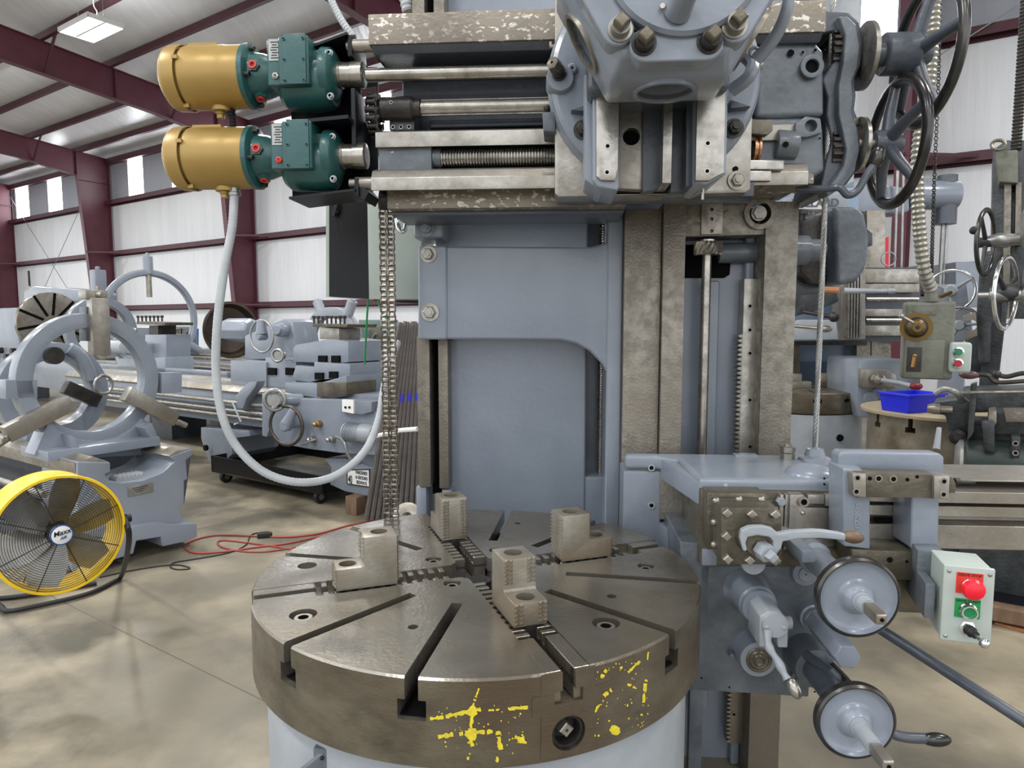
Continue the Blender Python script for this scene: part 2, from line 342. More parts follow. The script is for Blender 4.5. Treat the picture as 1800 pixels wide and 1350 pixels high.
# the big bridging arm with its quarter-round lower corner
arm = Y(F, 2.30, [(735, 432), (1040, 434), (1072, 424), (1096, 408), (1098, 925), (1083, 925), (1081, 720), (1074, 672), (1058, 640), (1036, 617), (1012, 604), (985, 598), (737, 596)])
b = MB(F); b.py(arm, 2.295, 2.47); b.build('bridge_arm', PAINT, col, bev=.016, seg=3)
b = MB(F); b.py(Y(F, 2.29, [(735, 432), (786, 432), (786, 597), (735, 597)]), 2.285, 2.4); b.build('arm_pad', PAINT, col, bev=.012, seg=3)
b = MB(F); b.py(Y(F, 2.33, [(727, 378), (780, 378), (780, 420), (727, 420)]), 2.32, 2.5); b.build('mounting_lug', PAINT, col, bev=.015, seg=3)
for px_, py_, r_ in ((753, 447, .019), (756, 549, .021)): bolt(col, F, pix(px_, py_, F, 1, 2.282), r=r_, h=.02, m=STEEL)
bolt(col, F, pix(750, 401, F, 1, 2.318), r=.02, h=.02, m=PAINT)
# left guide bars with the dark slot between
b = MB(F); b.box(mx(735, 2.38), mx(757, 2.38), 2.36, 2.5, mz(858, 2.36), mz(590, 2.36)); b.build('guide_bar', STEELW, col, bev=.004)
b = MB(F); b.box(mx(771, 2.38), mx(788, 2.38), 2.37, 2.5, mz(860, 2.37), mz(590, 2.37)); b.build('guide_bar', STEELW, col, bev=.004)
b = MB(F); b.box(mx(724, 2.36, 10), mx(746, 2.36, 10), 2.36, 2.5, 2.5, 3.05); b.build('guide_bar', STEELW, col, bev=.004)
b = MB(F); b.box(mx(762, 2.36, 10), mx(781, 2.36, 10), 2.36, 2.5, 2.5, 3.05); b.build('guide_bar', STEELW, col, bev=.004)
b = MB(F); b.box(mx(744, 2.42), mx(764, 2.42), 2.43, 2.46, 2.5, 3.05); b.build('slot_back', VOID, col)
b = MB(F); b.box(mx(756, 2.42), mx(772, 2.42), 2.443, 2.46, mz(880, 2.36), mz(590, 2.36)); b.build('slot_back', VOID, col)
b = MB(F); b.box(mx(729, 2.38), mx(748, 2.38), 2.37, 2.6, 0, mz(858, 2.37)); b.box(mx(774, 2.38), mx(792, 2.38), 2.38, 2.6, 0, mz(862, 2.38)); b.build('column_foot', PAINT, col, bev=.008)
# right hand ways
b = MB(F); b.box(x4, x5 - .002, 2.25, 2.5, 0, mz(370, 2.25)); b.build('guide_way', STEELW, col, bev=.004)
b = MB(F); b.box(x5, x6, 2.225, 2.5, 0, mz(358, 2.22)); b.build('guide_way', STEELW, col, bev=.004)
b = MB(F); b.box(x7, x8, 2.25, 2.47, 0, mz(354, 2.25, 1360)); way3 = b.build('guide_way', STEELW, col, bev=.004)
c = MB(F); p = pix(1336, 375, F, 1, 2.25); c.cyl(p + Vector((0, -.2, 0)), p + Vector((0, .1, 0)), .034, n=32)
# recess wall, header, slot block, way bolt
b = MB(F); b.box(x6, x7, 2.40, 2.46, 0, 2.0); rec = b.build('recess_wall', PAINT, col)
b = MB(F); b.box(x6, x6 + .018, 2.33, 2.46, 0, 1.96); b.box(x7 - .03, x7, 2.36, 2.46, 0, 1.96); b.box(x6 + .09, x7 - .11, 2.37, 2.41, .2, mz(495, 2.37)); b.build('recess_rib', PAINT, col, bev=.01, seg=3)
b = MB(F); b.py(Y(F, 2.26, [(1196, 360), (1345, 357), (1350, 412), (1196, 416)]), 2.262, 2.46); hd = b.build('way_header', STEELW, col, bev=.003); cut(hd, c); cut(way3, c)
b = MB(F); b.cyl(p + Vector((-.004, -.004, 0)), p + Vector((-.004, .1, 0)), .024); b.lathe(p + Vector((-.004, -.004, 0)), (0, -1, 0), [(0, .022), (.012, .02)], 6); b.build('way_bolt', STEEL, col)
b = MB(F); b.ann(p + Vector((0, -.0, 0)), p + Vector((0, -.004, 0)), .05, .034); b.build('bolt_boss', STEELW, col)
b = MB(F); b.py(Y(F, 2.25, [(1233, 358), (1271, 357), (1269, 412), (1232, 413)]), 2.245, 2.3); sb = b.build('slot_block', STEEL, col, bev=.002)
c = MB(F)
for q in (368, 385, 406): s = pix(1251, q, F, 1, 2.245); c.cyl(s - Vector((0, .1, 0)), s + Vector((0, .02, 0)), .006, n=14)
cut(sb, c)
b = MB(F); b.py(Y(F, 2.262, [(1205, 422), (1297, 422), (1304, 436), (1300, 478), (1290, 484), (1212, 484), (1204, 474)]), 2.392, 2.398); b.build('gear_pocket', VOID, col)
b = MB(F); b.cyl(pix(1262, 445, F, 1, 2.36), pix(1340, 444, F, 1, 2.36), .034); b.build('gear_hub', PAINTO, col, bev=.004)
s = pix(1245, 437, F, 1, 2.31)
b = MB(F); n = 17; A = []
for lv in range(7):
    z = -.021 + .042 * lv / 6
    A.append([(s.x + (rr := (.047 if i % 2 else .037) * (1 - (.04 if lv in (0, 6) else 0))) * math.cos(a := (2 * math.pi * i / (2 * n) + lv * .075)), s.y + rr * math.sin(a), s.z + z) for i in range(2 * n)])
vs = [v for r_ in A for v in r_]; m_ = 2 * n
b.add(vs, [(l * m_ + i, l * m_ + (i + 1) % m_, (l + 1) * m_ + (i + 1) % m_, (l + 1) * m_ + i) for l in range(6) for i in range(m_)] + [list(range(m_))[::-1], list(range(6 * m_, 7 * m_))])
b.build('helical_gear', STEELB, col, ang=25)
b = MB(F); b.cyl((s.x - .004, s.y, .2), (s.x - .004, s.y, s.z - .02), .0155); b.cyl((s.x - .004, s.y, s.z + .02), (s.x - .004, s.y, s.z + .028), .03); b.build('feed_shaft', STEELB, col)
rx0, rx1 = mx(1304, 2.33), mx(1328, 2.33)
b = MB(F); b.box(rx0, rx1, 2.33, 2.41, .1, mz(492, 2.33)); b.box(rx1 + .004, rx1 + .014, 2.345, 2.41, .1, mz(492, 2.33)); rk = b.build('rack_bar', STEEL, col, bev=.002)
b = MB(F); z = .1
while z < mz(588, 2.33):
    b.py([(rx0, z), (rx0 - .014, z + .005), (rx0 - .014, z + .009), (rx0, z + .0145)], 2.33, 2.375); z += .0155
b.build('rack_teeth', STEEL, col)
for q in (538, 580, 621, 703, 785): bolt(col, F, pix(1318, q, F, 1, 2.33), r=.0085, h=.003, m=STEEL, kind='socket', washer=False)
bolt(col, F, pix(1290, 1255, F, 1, 2.33), r=.0085, h=.003, m=STEEL, kind='socket', washer=False)
# vertical elevating screws
def screw(parent, F, a, b_, r, pitch, m, name='lead_screw'):
    a = Vector(a); b_ = Vector(b_); L_ = (b_ - a).length; n_ = int(L_ / pitch); pr = []
    for i in range(n_): pr += [(i * pitch, r * .82), (i * pitch + pitch * .3, r), (i * pitch + pitch * .6, r), (i * pitch + pitch * .9, r * .82)]
    return MB(F).lathe(a, b_ - a, pr, 18).build(name, m, parent, ang=20)
sx = pix(1060, 395, F, 1, 2.53)
screw(col, F, (sx.x, 2.53, 1.0), (sx.x, 2.53, 2.06), .013, .009, STEELB)
# round bed under the table, its front box and lugs
b = MB(F); b.lathe((cx, cy, 0), (0, 0, 1), [(0, .66), (.12, .66), (.14, .53), (.5, .512), (ZC - .172, .512)], 96); b.box(cx - .45, cx + .5, cy, 2.6, 0, ZC - .2); b.build('round_bed', PAINTL, col, bev=.004)
b = MB(F); q = pix(586, 1300, F, 1, cy - .42); b.box(q.x - .03, q.x + .026, q.y - .03, q.y + .05, q.z - .14, q.z + .0); b.build('limit_switch_plate', PAINTO, col, bev=.003)
b = MB(F); q2 = pix(572, 1325, F, 1, cy - .5); b.prism([(q.x - .02, q.y - .03, q.z - .01), (q.x - .01, q.y - .03, q.z - .01), (q.x - .01, q.y - .03, q.z - .1), (q.x - .02, q.y - .03, q.z - .1)], [(q.x - .09, q.y - .06, q.z - .06), (q.x - .08, q.y - .06, q.z - .06), (q.x - .08, q.y - .06, q.z - .16), (q.x - .09, q.y - .06, q.z - .16)]); b.build('guard_bracket', PAINTO, col)
for a_ in ((-.012, -.018), (.012, -.018), (.014, -.05)): bolt(col, F, (q.x + a_[0], q.y - .03, q.z + a_[1]), r=.004, h=.003, m=DARKST, kind='socket', washer=False)
b = MB(F); b.box(mx(1215, 2.2, 1280), mx(1240, 2.2, 1280), 2.24, 2.28, .0, .5); b.build('floor_screw_guard', PAINTO, col, bev=.01)

# ================================================================== THE CHUCK TABLE
ch = thing('chuck_table', 'large round bare-steel four-jaw chuck table with radial T-slots and yellow paint marks', 'chuck table', (cx, cy, ZC - .17), FM)
JD = [R(a + 4) for a in (-70, 20, 110, 200)]          # jaw slots; +4 turns world bearings into this frame
TS = [R(a + 4) for a in (-130.5, -100, -41.5, -10, 49, 82.5, 140, 169)]
b = MB(F); b.lathe((cx, cy, 0), (0, 0, 1), [(ZC - .17, CR - .006), (ZC - .165, CR), (ZC - .004, CR), (ZC, CR - .004)], 160)
disc = b.build('chuck_body', CHUCK, ch)
def rbox(b, ang, r0, r1, hw, z0, z1):
    u = Vector((math.cos(ang), math.sin(ang), 0)); v = Vector((-u.y, u.x, 0)); o = Vector((cx, cy, 0))
    P = [o + u * r0 - v * hw, o + u * r1 - v * hw, o + u * r1 + v * hw, o + u * r0 + v * hw]
    return b.prism([p + Vector((0, 0, z0)) for p in P], [p + Vector((0, 0, z1)) for p in P])
for i, a in enumerate(TS):
    c = MB(F); rin = .22 if i != 7 else .34
    rbox(c, a, rin, .62, .0125, ZC - .075, ZC + .02); cut(disc, c)
    c = MB(F); rbox(c, a, rin - .012, .62, .0265, ZC - .08, ZC - .042); cut(disc, c)
for a in JD:
    c = MB(F); rbox(c, a, .05, .62, .044, ZC - .062, ZC + .02); cut(disc, c)
    c = MB(F); rbox(c, a, .05, .62, .05, ZC - .062, ZC - .035); cut(disc, c)
c = MB(F); c.cyl((cx, cy, ZC - .2), (cx, cy, ZC + .05), .075, n=40); cut(disc, c)
# socket screws in their counterbores
SC = [(533, 1080, .029), (1065, 1095, .029), (795, 1025, .021), (762, 983, .021), (1135, 995, .021), (680, 928, .02), (873, 967, .021)]
SS = [(726, 1102, .011), (1075, 1048, .011), (910, 920, .009)]
c = MB(F)
for px_, py_, r_ in SC + SS + [(540, 994, .024)]:
    q = pix(px_, py_, F, 2, ZC); c.cyl(q - Vector((0, 0, .02)), q + Vector((0, 0, .02)), r_, n=28)
cut(disc, c)
for px_, py_, r_ in SC:
    q = pix(px_, py_, F, 2, ZC); bolt(ch, F, q - Vector((0, 0, .02)), (0, 0, 1), r_ * .66, .014, STEEL, 'socket', 'socket_screw', False)
for px_, py_, r_ in SS:
    q = pix(px_, py_, F, 2, ZC); bolt(ch, F, q - Vector((0, 0, .02)), (0, 0, 1), r_ * .8, .008, DARKST, 'socket', 'set_screw', False)
for k_, a in enumerate(JD):      # rails of stepped rack either side of each jaw slot
    for s in (-1, 1):
        b = MB(F); o = Vector((cx, cy, 0)); u = Vector((math.cos(a), math.sin(a), 0)); v = Vector((-u.y, u.x, 0)) * s
        def blk(r0, r1, w0, w1, z0, z1):
            P = [o + u * r0 + v * w0, o + u * r1 + v * w0, o + u * r1 + v * w1, o + u * r0 + v * w1]
            b.prism([p + Vector((0, 0, z0)) for p in P], [p + Vector((0, 0, z1)) for p in P])
        blk(.085, .535, .0125, .0435, ZC - .06, ZC - .022)
        blk(.40, .535, .0125, .0435, ZC - .03, ZC - .001) if k_ != 1 else blk(.45, .53, .0125, .0435, ZC - .03, ZC - .001)
        r_ = .085
        while r_ < .40: blk(r_, r_ + .013, .0125 if (k_ % 2 == 0) else .018, .0435, ZC - .03, ZC - .003); r_ += .026
        b.build('slot_rack', CHUCK, ch, bev=.0012, seg=1)
b = MB(F); b.cyl((cx, cy, ZC - .1), (cx, cy, ZC - .06), .07); b.cyl((cx + .0, cy, ZC - .06), (cx, cy, ZC - .03), .03); b.build('centre_plug', DARKST, ch)
# adjusting screw housing below the front jaw slot
a = JD[0]; u = Vector((math.cos(a), math.sin(a), 0)); v = Vector((-u.y, u.x, 0)); o = Vector((cx, cy, 0))
b = MB(F); 
def arcplate(b, a0, a1, z0, z1, r0, r1, n=14):
    vs = []; 
    for i in range(n + 1):
        t = a0 + (a1 - a0) * i / n
        for r_, z_ in ((r0, z0), (r1, z0), (r1, z1), (r0, z1)): vs.append((cx + r_ * math.cos(t), cy + r_ * math.sin(t), z_))
    fs = [(i * 4 + j, i * 4 + (j + 1) % 4, i * 4 + 4 + (j + 1) % 4, i * 4 + 4 + j) for i in range(n) for j in range(4)] + [(0, 1, 2, 3), tuple(4 * n + j for j in (3, 2, 1, 0))]
    return b.add(vs, fs)
arcplate(b, a - .098, a + .098, ZC - .078, ZC - .002, CR - .02, CR + .0012); arcplate(b, a - .128, a + .128, ZC - .078, ZC - .04, CR - .02, CR + .0015); arcplate(b, a - .098, a + .098, ZC - .16, ZC - .078, CR - .02, CR + .0015)
jf = b.build('jaw_slot_end_block', RIM, ch); jf.data.materials[0] = RIM
c = MB(F); rbox(c, a, .4, .62, .0125, ZC - .06, ZC + .02); cut(jf, c); c = MB(F); rbox(c, a, .4, .62, .028, ZC - .06, ZC - .036); cut(jf, c)
q = o + u * CR + Vector((0, 0, ZC - .118)); c = MB(F); c.cyl(q - u * .1, q + u * .1, .033, n=36); cut(jf, c); cut(disc, c)
b = MB(F); b.lathe(q - u * .04, u, [(0, .032), (.034, .032), (.034, .026), (.01, .024), (.008, 0)], 36); b.build('screw_socket', DARKST, ch)
b = MB(F); b.lathe(q - u * .035, u, [(0, .015), (.026, .0145), (.028, .012), (.028, .004), (.02, .0035), (.02, 0)], 4); b.build('square_drive', STEEL, ch)
disc.data.materials.append(RIM)
for p_ in disc.data.polygons:
    v_ = p_.center
    if math.hypot(v_.x, v_.y) > CR - .004 and abs(p_.normal.z) < .5: p_.material_index = len(disc.data.materials) - 1
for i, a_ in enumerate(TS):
    b = MB(F); rbox(b, a_, .23 if i != 7 else .35, .528, .0255, ZC - .0799, ZC - .077); b.build('slot_shade_plate', VOID, ch)  # thin dark plates added to paint shade into the T-slots
# yellow brush marks on the rim: (px,py) strokes
def rimpt(px_, py_, off=.0008):
    lo, hi = .5, 2.2
    for _ in range(40):
        m = (lo + hi) / 2; P = pix(px_, py_, FM, 1, m)
        if math.hypot(P.x - cx, P.y - cy) > CR + off: lo = m
        else: hi = m
    return P
b = MB(F); rnd = random.Random(3)
def stroke(pts, wpx, gaps=.2):
    for (xa, ya), (xb, yb) in zip(pts[:-1], pts[1:]):
        L_ = math.hypot(xb - xa, yb - ya); n_ = max(2, int(L_ / 3.2)); nx, ny = -(yb - ya) / L_, (xb - xa) / L_; prev = None
        for i in range(n_ + 1):
            t = i / n_; w1 = wpx * rnd.uniform(.35, 1.15); w2 = wpx * rnd.uniform(.35, 1.15)
            x_, y_ = xa + (xb - xa) * t, ya + (yb - ya) * t
            cur = (rimpt(x_ + nx * w1, y_ + ny * w1), rimpt(x_ - nx * w2, y_ - ny * w2))
            if prev and rnd.random() > gaps: b.add([prev[0], cur[0], cur[1], prev[1]], [(0, 1, 2, 3)])
            prev = cur
def blob(x_, y_, r_):
    n_ = 12; b.add([rimpt(x_ + math.cos(6.283 * i / n_) * r_ * rnd.uniform(.6, 1.2), y_ + math.sin(6.283 * i / n_) * r_ * rnd.uniform(.6, 1.2)) for i in range(n_)], [list(range(n_))])
stroke([(756, 1264), (790, 1258), (830, 1250), (845, 1246)], 4.2, .05); stroke([(846, 1250), (878, 1247)], 2, .4); stroke([(893, 1246), (928, 1244)], 4, .02); blob(830, 1251, 11)
stroke([(842, 1210), (834, 1232), (830, 1250)], 2.4, .3); stroke([(830, 1250), (828, 1290)], 3.4, .05); blob(829, 1291, 13); stroke([(770, 1296), (800, 1290), (828, 1287)], 4.5, .12); stroke([(828, 1288), (866, 1286)], 4.5, .1)
stroke([(875, 1285), (880, 1318)], 5, .25); stroke([(874, 1330), (874, 1340)], 3, .1); stroke([(823, 1330), (823, 1336)], 2.5, .1); blob(917, 1301, 8); stroke([(905, 1294), (926, 1306)], 3, .1); stroke([(828, 1300), (831, 1312)], 4, .3)
stroke([(1057, 1192), (1062, 1182), (1070, 1172)], 4, .15); stroke([(1104, 1182), (1125, 1162)], 3, .3); stroke([(1140, 1146), (1138, 1160)], 2, .4); stroke([(1137, 1184), (1132, 1222), (1128, 1258)], 3.4, .25)
stroke([(1045, 1252), (1054, 1238), (1062, 1224), (1074, 1212)], 4, .3); blob(1081, 1283, 10); blob(1078, 1280, 7); stroke([(1100, 1200), (1122, 1212)], 3, .5); stroke([(1040, 1293), (1054, 1293)], 2, .3); blob(1092, 1174, 3)
for i in range(46): blob(rnd.uniform(770, 920), rnd.uniform(1240, 1325), rnd.uniform(.8, 2)); blob(rnd.uniform(1040, 1140), rnd.uniform(1160, 1280), rnd.uniform(.8, 1.8))
b.build('yellow_paint_mark', YPAINT, ch, smooth=False)['label'] = 'yellow brushed paint marks'

# ================================================================== FOUR STEPPED JAWS
def jaw_mesh(F, t):
    b = MB(F); W_ = .037      # local: +x outward from the chuck centre, z up
    b.py([(0, .001), (.142, .001), (.142, .052), (.082, .052), (.078, .056), (.078, .122), (0, .122)], -W_, W_)
    o = b.build('jaw_body', JAW, t, bev=.003)
    c = MB(F); c.cyl((.037, 0, .04), (.037, 0, .2), .0205, n=28); cut(o, c); c = MB(F); c.cyl((.112, 0, .01), (.112, 0, .1), .0205, n=28); cut(o, c)
    for (xx, s, z0, z1, nm) in ((.0, -1, .008, .116, 'inner'), (.142, 1, .006, .046, 'outer'), (.078, 1, .068, .116, 'step')):
        for yy in (-1, 1):
            b = MB(F); z = z0
            while z < z1:
                for q in range(2):
                    y0 = yy * .026 + (q - .5) * .0105
                    b.add([(xx, y0 - .005, z), (xx, y0 + .005, z), (xx, y0 + .005, z + .0078), (xx, y0 - .005, z + .0078), (xx + s * .0055, y0, z + .005)], [(0, 1, 4), (1, 2, 4), (2, 3, 4), (3, 0, 4)])
                z += .0092
            b.build('serration', JAW, t, smooth=False)
    b = MB(F); b.box(.0, .142, -.012, .012, -.03, .003); b.build('jaw_key', DARKST, t)
labs = ['nearest chuck jaw, its teeth facing the camera, low step towards the rim', 'right chuck jaw seen side on with its low step to the right',
        'farthest chuck jaw standing behind the chuck centre with two tooth columns facing front', 'left chuck jaw seen side on with its low step to the left']
RJ = [.213, .214, .235, .213]
j0 = None
for i, a in enumerate(JD):
    M = FM @ Matrix.Translation((cx + RJ[i] * math.cos(a), cy + RJ[i] * math.sin(a), ZC)) @ Matrix.Rotation(a, 4, 'Z')
    if j0 is None:
        j0 = thing('chuck_jaw', labs[i], 'chuck jaw', (0, 0, 0), M, 'stepped chuck jaws on the table'); jaw_mesh(M, j0)
    else: dup(j0, M, labs[i])
# ================================================================== CROSS RAIL with its feed box and handwheels
rail = thing('cross_rail', 'wide horizontal cross rail with steel ways, feed shafts and feed gearbox across the mill column', 'cross rail', (mx(1000, 2.0), 2.1, mz(370, 2.1)), FM)
rx0, rx1, rxg = mx(658, 1.95), mx(1428, 1.95), mx(1330, 1.95)
Zr = lambda y, py: mz(py, y, 800)
t0, t1 = Zr(1.95, 20), Zr(1.95, 74)
b = MB(F); b.box(rx0, rx1, 1.95, 2.22, t1, t0); b.build('top_way', FLAKE, rail, bev=.003)
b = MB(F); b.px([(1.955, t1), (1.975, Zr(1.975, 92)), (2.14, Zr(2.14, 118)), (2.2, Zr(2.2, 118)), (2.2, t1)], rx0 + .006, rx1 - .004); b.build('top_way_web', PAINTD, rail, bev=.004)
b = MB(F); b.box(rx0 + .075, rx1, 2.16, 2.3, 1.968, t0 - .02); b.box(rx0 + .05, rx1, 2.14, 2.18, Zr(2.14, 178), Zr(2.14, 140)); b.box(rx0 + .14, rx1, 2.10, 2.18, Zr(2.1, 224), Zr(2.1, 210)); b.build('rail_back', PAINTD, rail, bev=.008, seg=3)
b = MB(F); b.px([(1.985, Zr(1.98, 256)), (1.985, Zr(1.98, 229)), (2.05, Zr(2.05, 228)), (2.1, Zr(2.1, 228)), (2.1, Zr(2.1, 256))], rx0 + .005, rx1 - .05); b.build('narrow_way', STEEL, rail, bev=.002)
b = MB(F); b.box(rx0 + .01, rx0 + .165, 2.0, 2.16, Zr(2.0, 299), Zr(2.0, 255)); b.build('screw_bearing_block', PAINTO, rail, bev=.004)
b = MB(F); b.px([(1.95, Zr(1.95, 333)), (1.95, Zr(1.95, 311)), (1.965, Zr(1.965, 298)), (2.0, Zr(2.0, 296)), (2.16, Zr(2.16, 296)), (2.16, Zr(2.16, 335))], rx0, rx1 - .03); b.build('lower_way', STEEL, rail, bev=.002)
xm_ = mx(1088, 2.2); b = MB(F); b.box(rx0 + .02, xm_, 2.05, 2.2, Zr(2.05, 366), Zr(2.05, 333)); b.build('clamp_way', FLAKE, rail, bev=.003)
b = MB(F); b.box(xm_ + .001, rx1 - .03, 2.05, 2.24, 1.965, 2.01); b.build('clamp_way', FLAKE, rail, bev=.003)
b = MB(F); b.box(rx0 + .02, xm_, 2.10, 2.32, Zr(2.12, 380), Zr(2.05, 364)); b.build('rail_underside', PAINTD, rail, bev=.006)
def sh(px0, py0, px1, py1, y): return pix(px0, py0, F, 1, y), pix(px1, py1, F, 1, y)
p, q = sh(655, 132, 985, 121, 2.0); q.z = p.z; 
b = MB(F); b.cyl((rx0 - .02, 2.0, p.z), (rxg, 2.0, p.z), .0185); b.build('feed_shaft', STEELB, rail)
b = MB(F); b.box(rx0 + .01, rxg, 2.006, 2.01, p.z + .012, p.z + .0196); b.build('shaft_keyway', VOID, rail)
zf1 = p.z; p, q = sh(745, 190, 985, 184, 2.03); zf2 = p.z
b = MB(F); b.lathe((rx0 + .1, 2.03, zf2), (1, 0, 0), [(0, .019), (rxg - rx0 - .1, .019)], 24)
vs = [];
for i in range(8):
    a = 2 * math.pi * i / 8; c_, s_ = math.cos(a), math.sin(a); b.add([(x, 2.03 + r_ * c_ - w_ * s_, zf2 + r_ * s_ + w_ * c_) for x in (rx0 + .1, rxg) for r_, w_ in ((.015, -.003), (.022, -.003), (.022, .003), (.015, .003))], [(0, 1, 2, 3), (7, 6, 5, 4), (0, 4, 5, 1), (1, 5, 6, 2), (2, 6, 7, 3), (3, 7, 4, 0)])
b.build('splined_shaft', STEELB, rail)
b = MB(F); b.lathe((rx0 + .012, 2.03, zf2), (1, 0, 0), [(0, .030), (.004, .033), (.092, .033), (.096, .030), (.1, .028), (.1, .026), (.118, .026), (.12, .022)], 32); b.build('shaft_sleeve', DARKST, rail)
b = MB(F); b.py([(rx0 + .03, zf2 + .03), (rx0 + .045, zf2 + .043), (rx0 + .09, zf2 + .043), (rx0 + .105, zf2 + .025), (rx0 + .105, zf2 - .03), (rx0 + .105, zf2 - .056), (rx0 + .03, zf2 - .056)], 2.05, 2.17); b.build('sleeve_bracket', PAINTD, rail, bev=.004)
for xx in (.042, .066, .09): bolt(rail, F, (rx0 + xx, 2.05, zf2 - .047), r=.0065, h=.003, m=STEEL, kind='socket', washer=False)
bolt(rail, F, (rx0 + .05, 1.998, zf2 + .008), r=.005, h=.002, m=STEEL, kind='socket', washer=False)
zs = Zr(2.02, 276)
screw(rail, F, (rx0 + .18, 2.03, zs), (rxg + .08, 2.03, zs), .0235, .0085, STEELB)
b = MB(F); b.cyl((rx0 + .165, 2.03, zs), (rx0 + .19, 2.03, zs), .027); b.build('screw_collar', PAINTO, rail, bev=.003)
bolt(rail, F, (rx0 + .05, 2.0, Zr(2, 266)), r=.005, h=.002, m=STEEL, kind='pan', washer=False)
# sprocket with a turn of chain on its left end
b = MB(F); xs_ = rx0 - .012
for i in range(14):
    a = 2 * math.pi * i / 14; yy, zz = 2.05 + .052 * math.cos(a), zf2 - .01 + .052 * math.sin(a)
    b.cyl((xs_ - .012, yy, zz), (xs_ + .012, yy, zz), .008, n=12); b.cyl((xs_ - .014, yy, zz), (xs_ - .010, yy, zz), .0105, n=12); b.cyl((xs_ + .010, yy, zz), (xs_ + .014, yy, zz), .0105, n=12)
b.build('chain_ring', DARKST, rail)
b = MB(F); b.cyl((xs_ - .006, 2.05, zf2 - .01), (xs_ + .006, 2.05, zf2 - .01), .048, n=28); b.build('sprocket', DARKST, rail)
b = MB(F); b.cyl((rx0 - .006, 2.08, Zr(2.08, 350)), (rx0 + .02, 2.08, Zr(2.08, 350)), .03, n=24); b.build('sprocket', DARKST, rail)
# pins carrying the motor bracket
for nm, py_ in (('top', 76), ('bottom', 320)):
    z = Zr(1.99, py_); b = MB(F); b.lathe((rx0 - .075, 1.99, z), (1, 0, 0), [(0, .01), (.002, .013), (.02, .013), (.02, .018), (.08, .018)], 24); b.build('bracket_pin', STEEL, rail)
# right hand feed gearbox
gb = MB(F); gb.py(Y(F, 2.0, [(1330, 72), (1345, 66), (1432, 76), (1446, 92), (1447, 205), (1325, 210)]), 1.99, 2.2); gb.build('gearbox_upper', PAINTO, rail, bev=.016, seg=4)
gb = MB(F); gb.py(Y(F, 2.0, [(1318, 206), (1395, 205), (1418, 205), (1448, 226), (1450, 300), (1420, 318), (1318, 292)]), 2.0, 2.2); gb.build('gearbox_lower', PAINTO, rail, bev=.014, seg=4)
gb = MB(F); gb.cyl(pix(1362, 254, F, 1, 2.0), pix(1400, 256, F, 1, 2.0), .040, n=32); gb.build('screw_bearing', PAINTO, rail, bev=.005)
gb = MB(F); gb.py(Y(F, 1.97, [(1399, 215), (1418, 203), (1444, 207), (1447, 232), (1420, 240), (1400, 240)]), 1.975, 2.02); lug = gb.build('bearing_lug', PAINTO, rail, bev=.004)
c = MB(F); q = pix(1427, 220, F, 1, 1.97); c.cyl(q - Vector((0, .1, 0)), q + Vector((0, .035, 0)), .0165); cut(lug, c)
b = MB(F); q = pix(1425, 119, F, 1, 1.985); b.ann(q, q - Vector((0, .014, 0)), .031, .018); b.build('boss_ring', PAINTO, rail, bev=.002)
b = MB(F); b.cyl(q, q - Vector((0, .003, 0)), .0178); b.build('boss_hole', VOID, rail)
for a_, b_, r_ in ((1390, 93, .009), (1381, 254, .008), (1411, 92, .0035), (1433, 88, .004), (1450, 88, .003), (1441, 243, .0025)):
    q = pix(a_, b_, F, 1, 1.984); 
    if b_ == 254: q = pix(a_, b_, F, 1, 1.958)
    if b_ == 243: q = pix(a_, b_, F, 1, 1.998)
    MB(F).cyl(q, q - Vector((0, .0015, 0)), r_, n=18).build('oil_hole', VOID, rail)
b = MB(F); b.lathe(pix(1322, 262, F, 1, 2.0), (1, 0, 0), [(0, .036), (.006, .036), (.006, .031), (.012, .031), (.012, .036), (.018, .036)], 32); b.build('copper_seal_ring', COPPER, rail)
b = MB(F); b.py(Y(F, 1.95, [(1316, 208), (1360, 209), (1360, 228), (1350, 236), (1316, 234)]), 1.955, 2.02); b.build('gib_block', BROWN, rail, bev=.004)
b = MB(F); b.py(Y(F, 1.93, [(1316, 281), (1378, 282), (1378, 298), (1318, 298)]), 1.93, 2.0); b.build('gib_strip', STEELB, rail, bev=.002)
b = MB(F); b.py(Y(F, 1.93, [(1318, 300), (1356, 300), (1356, 318), (1318, 318)]), 1.93, 2.0); b.build('gib_strip', STEELB, rail, bev=.002)
b = MB(F); b.py(Y(F, 1.95, [(1356, 302), (1432, 305), (1432, 322), (1356, 318)]), 1.955, 2.1); b.build('frosted_pad', FLAKE, rail, bev=.002)
# lobed gear guard at the end of the rail
gout = Y(F, 2.08, [(1430, 30), (1445, 24), (1488, 27), (1505, 42), (1512, 80), (1508, 118), (1498, 142), (1500, 172), (1497, 196), (1508, 226), (1512, 262), (1503, 300), (1484, 326), (1455, 345), (1436, 340), (1446, 290), (1458, 250), (1448, 205), (1450, 175), (1440, 145), (1462, 110), (1460, 60), (1430, 66)])
b = MB(F); b.py(gout, 2.06, 2.3); b.build('gear_guard', PAINTD, rail, bev=.008, seg=3)
b = MB(F); b.py(Y(F, 2.03, [(1474, 28), (1490, 27), (1505, 42), (1512, 80), (1508, 118), (1498, 142), (1500, 172), (1497, 196), (1508, 226), (1512, 262), (1503, 300), (1484, 326), (1455, 345), (1452, 335), (1470, 312), (1484, 290), (1488, 262), (1480, 226), (1474, 200), (1474, 150), (1482, 110), (1486, 60)]), 2.03, 2.1); b.build('guard_edge', PAINTO, rail, bev=.006, seg=3)
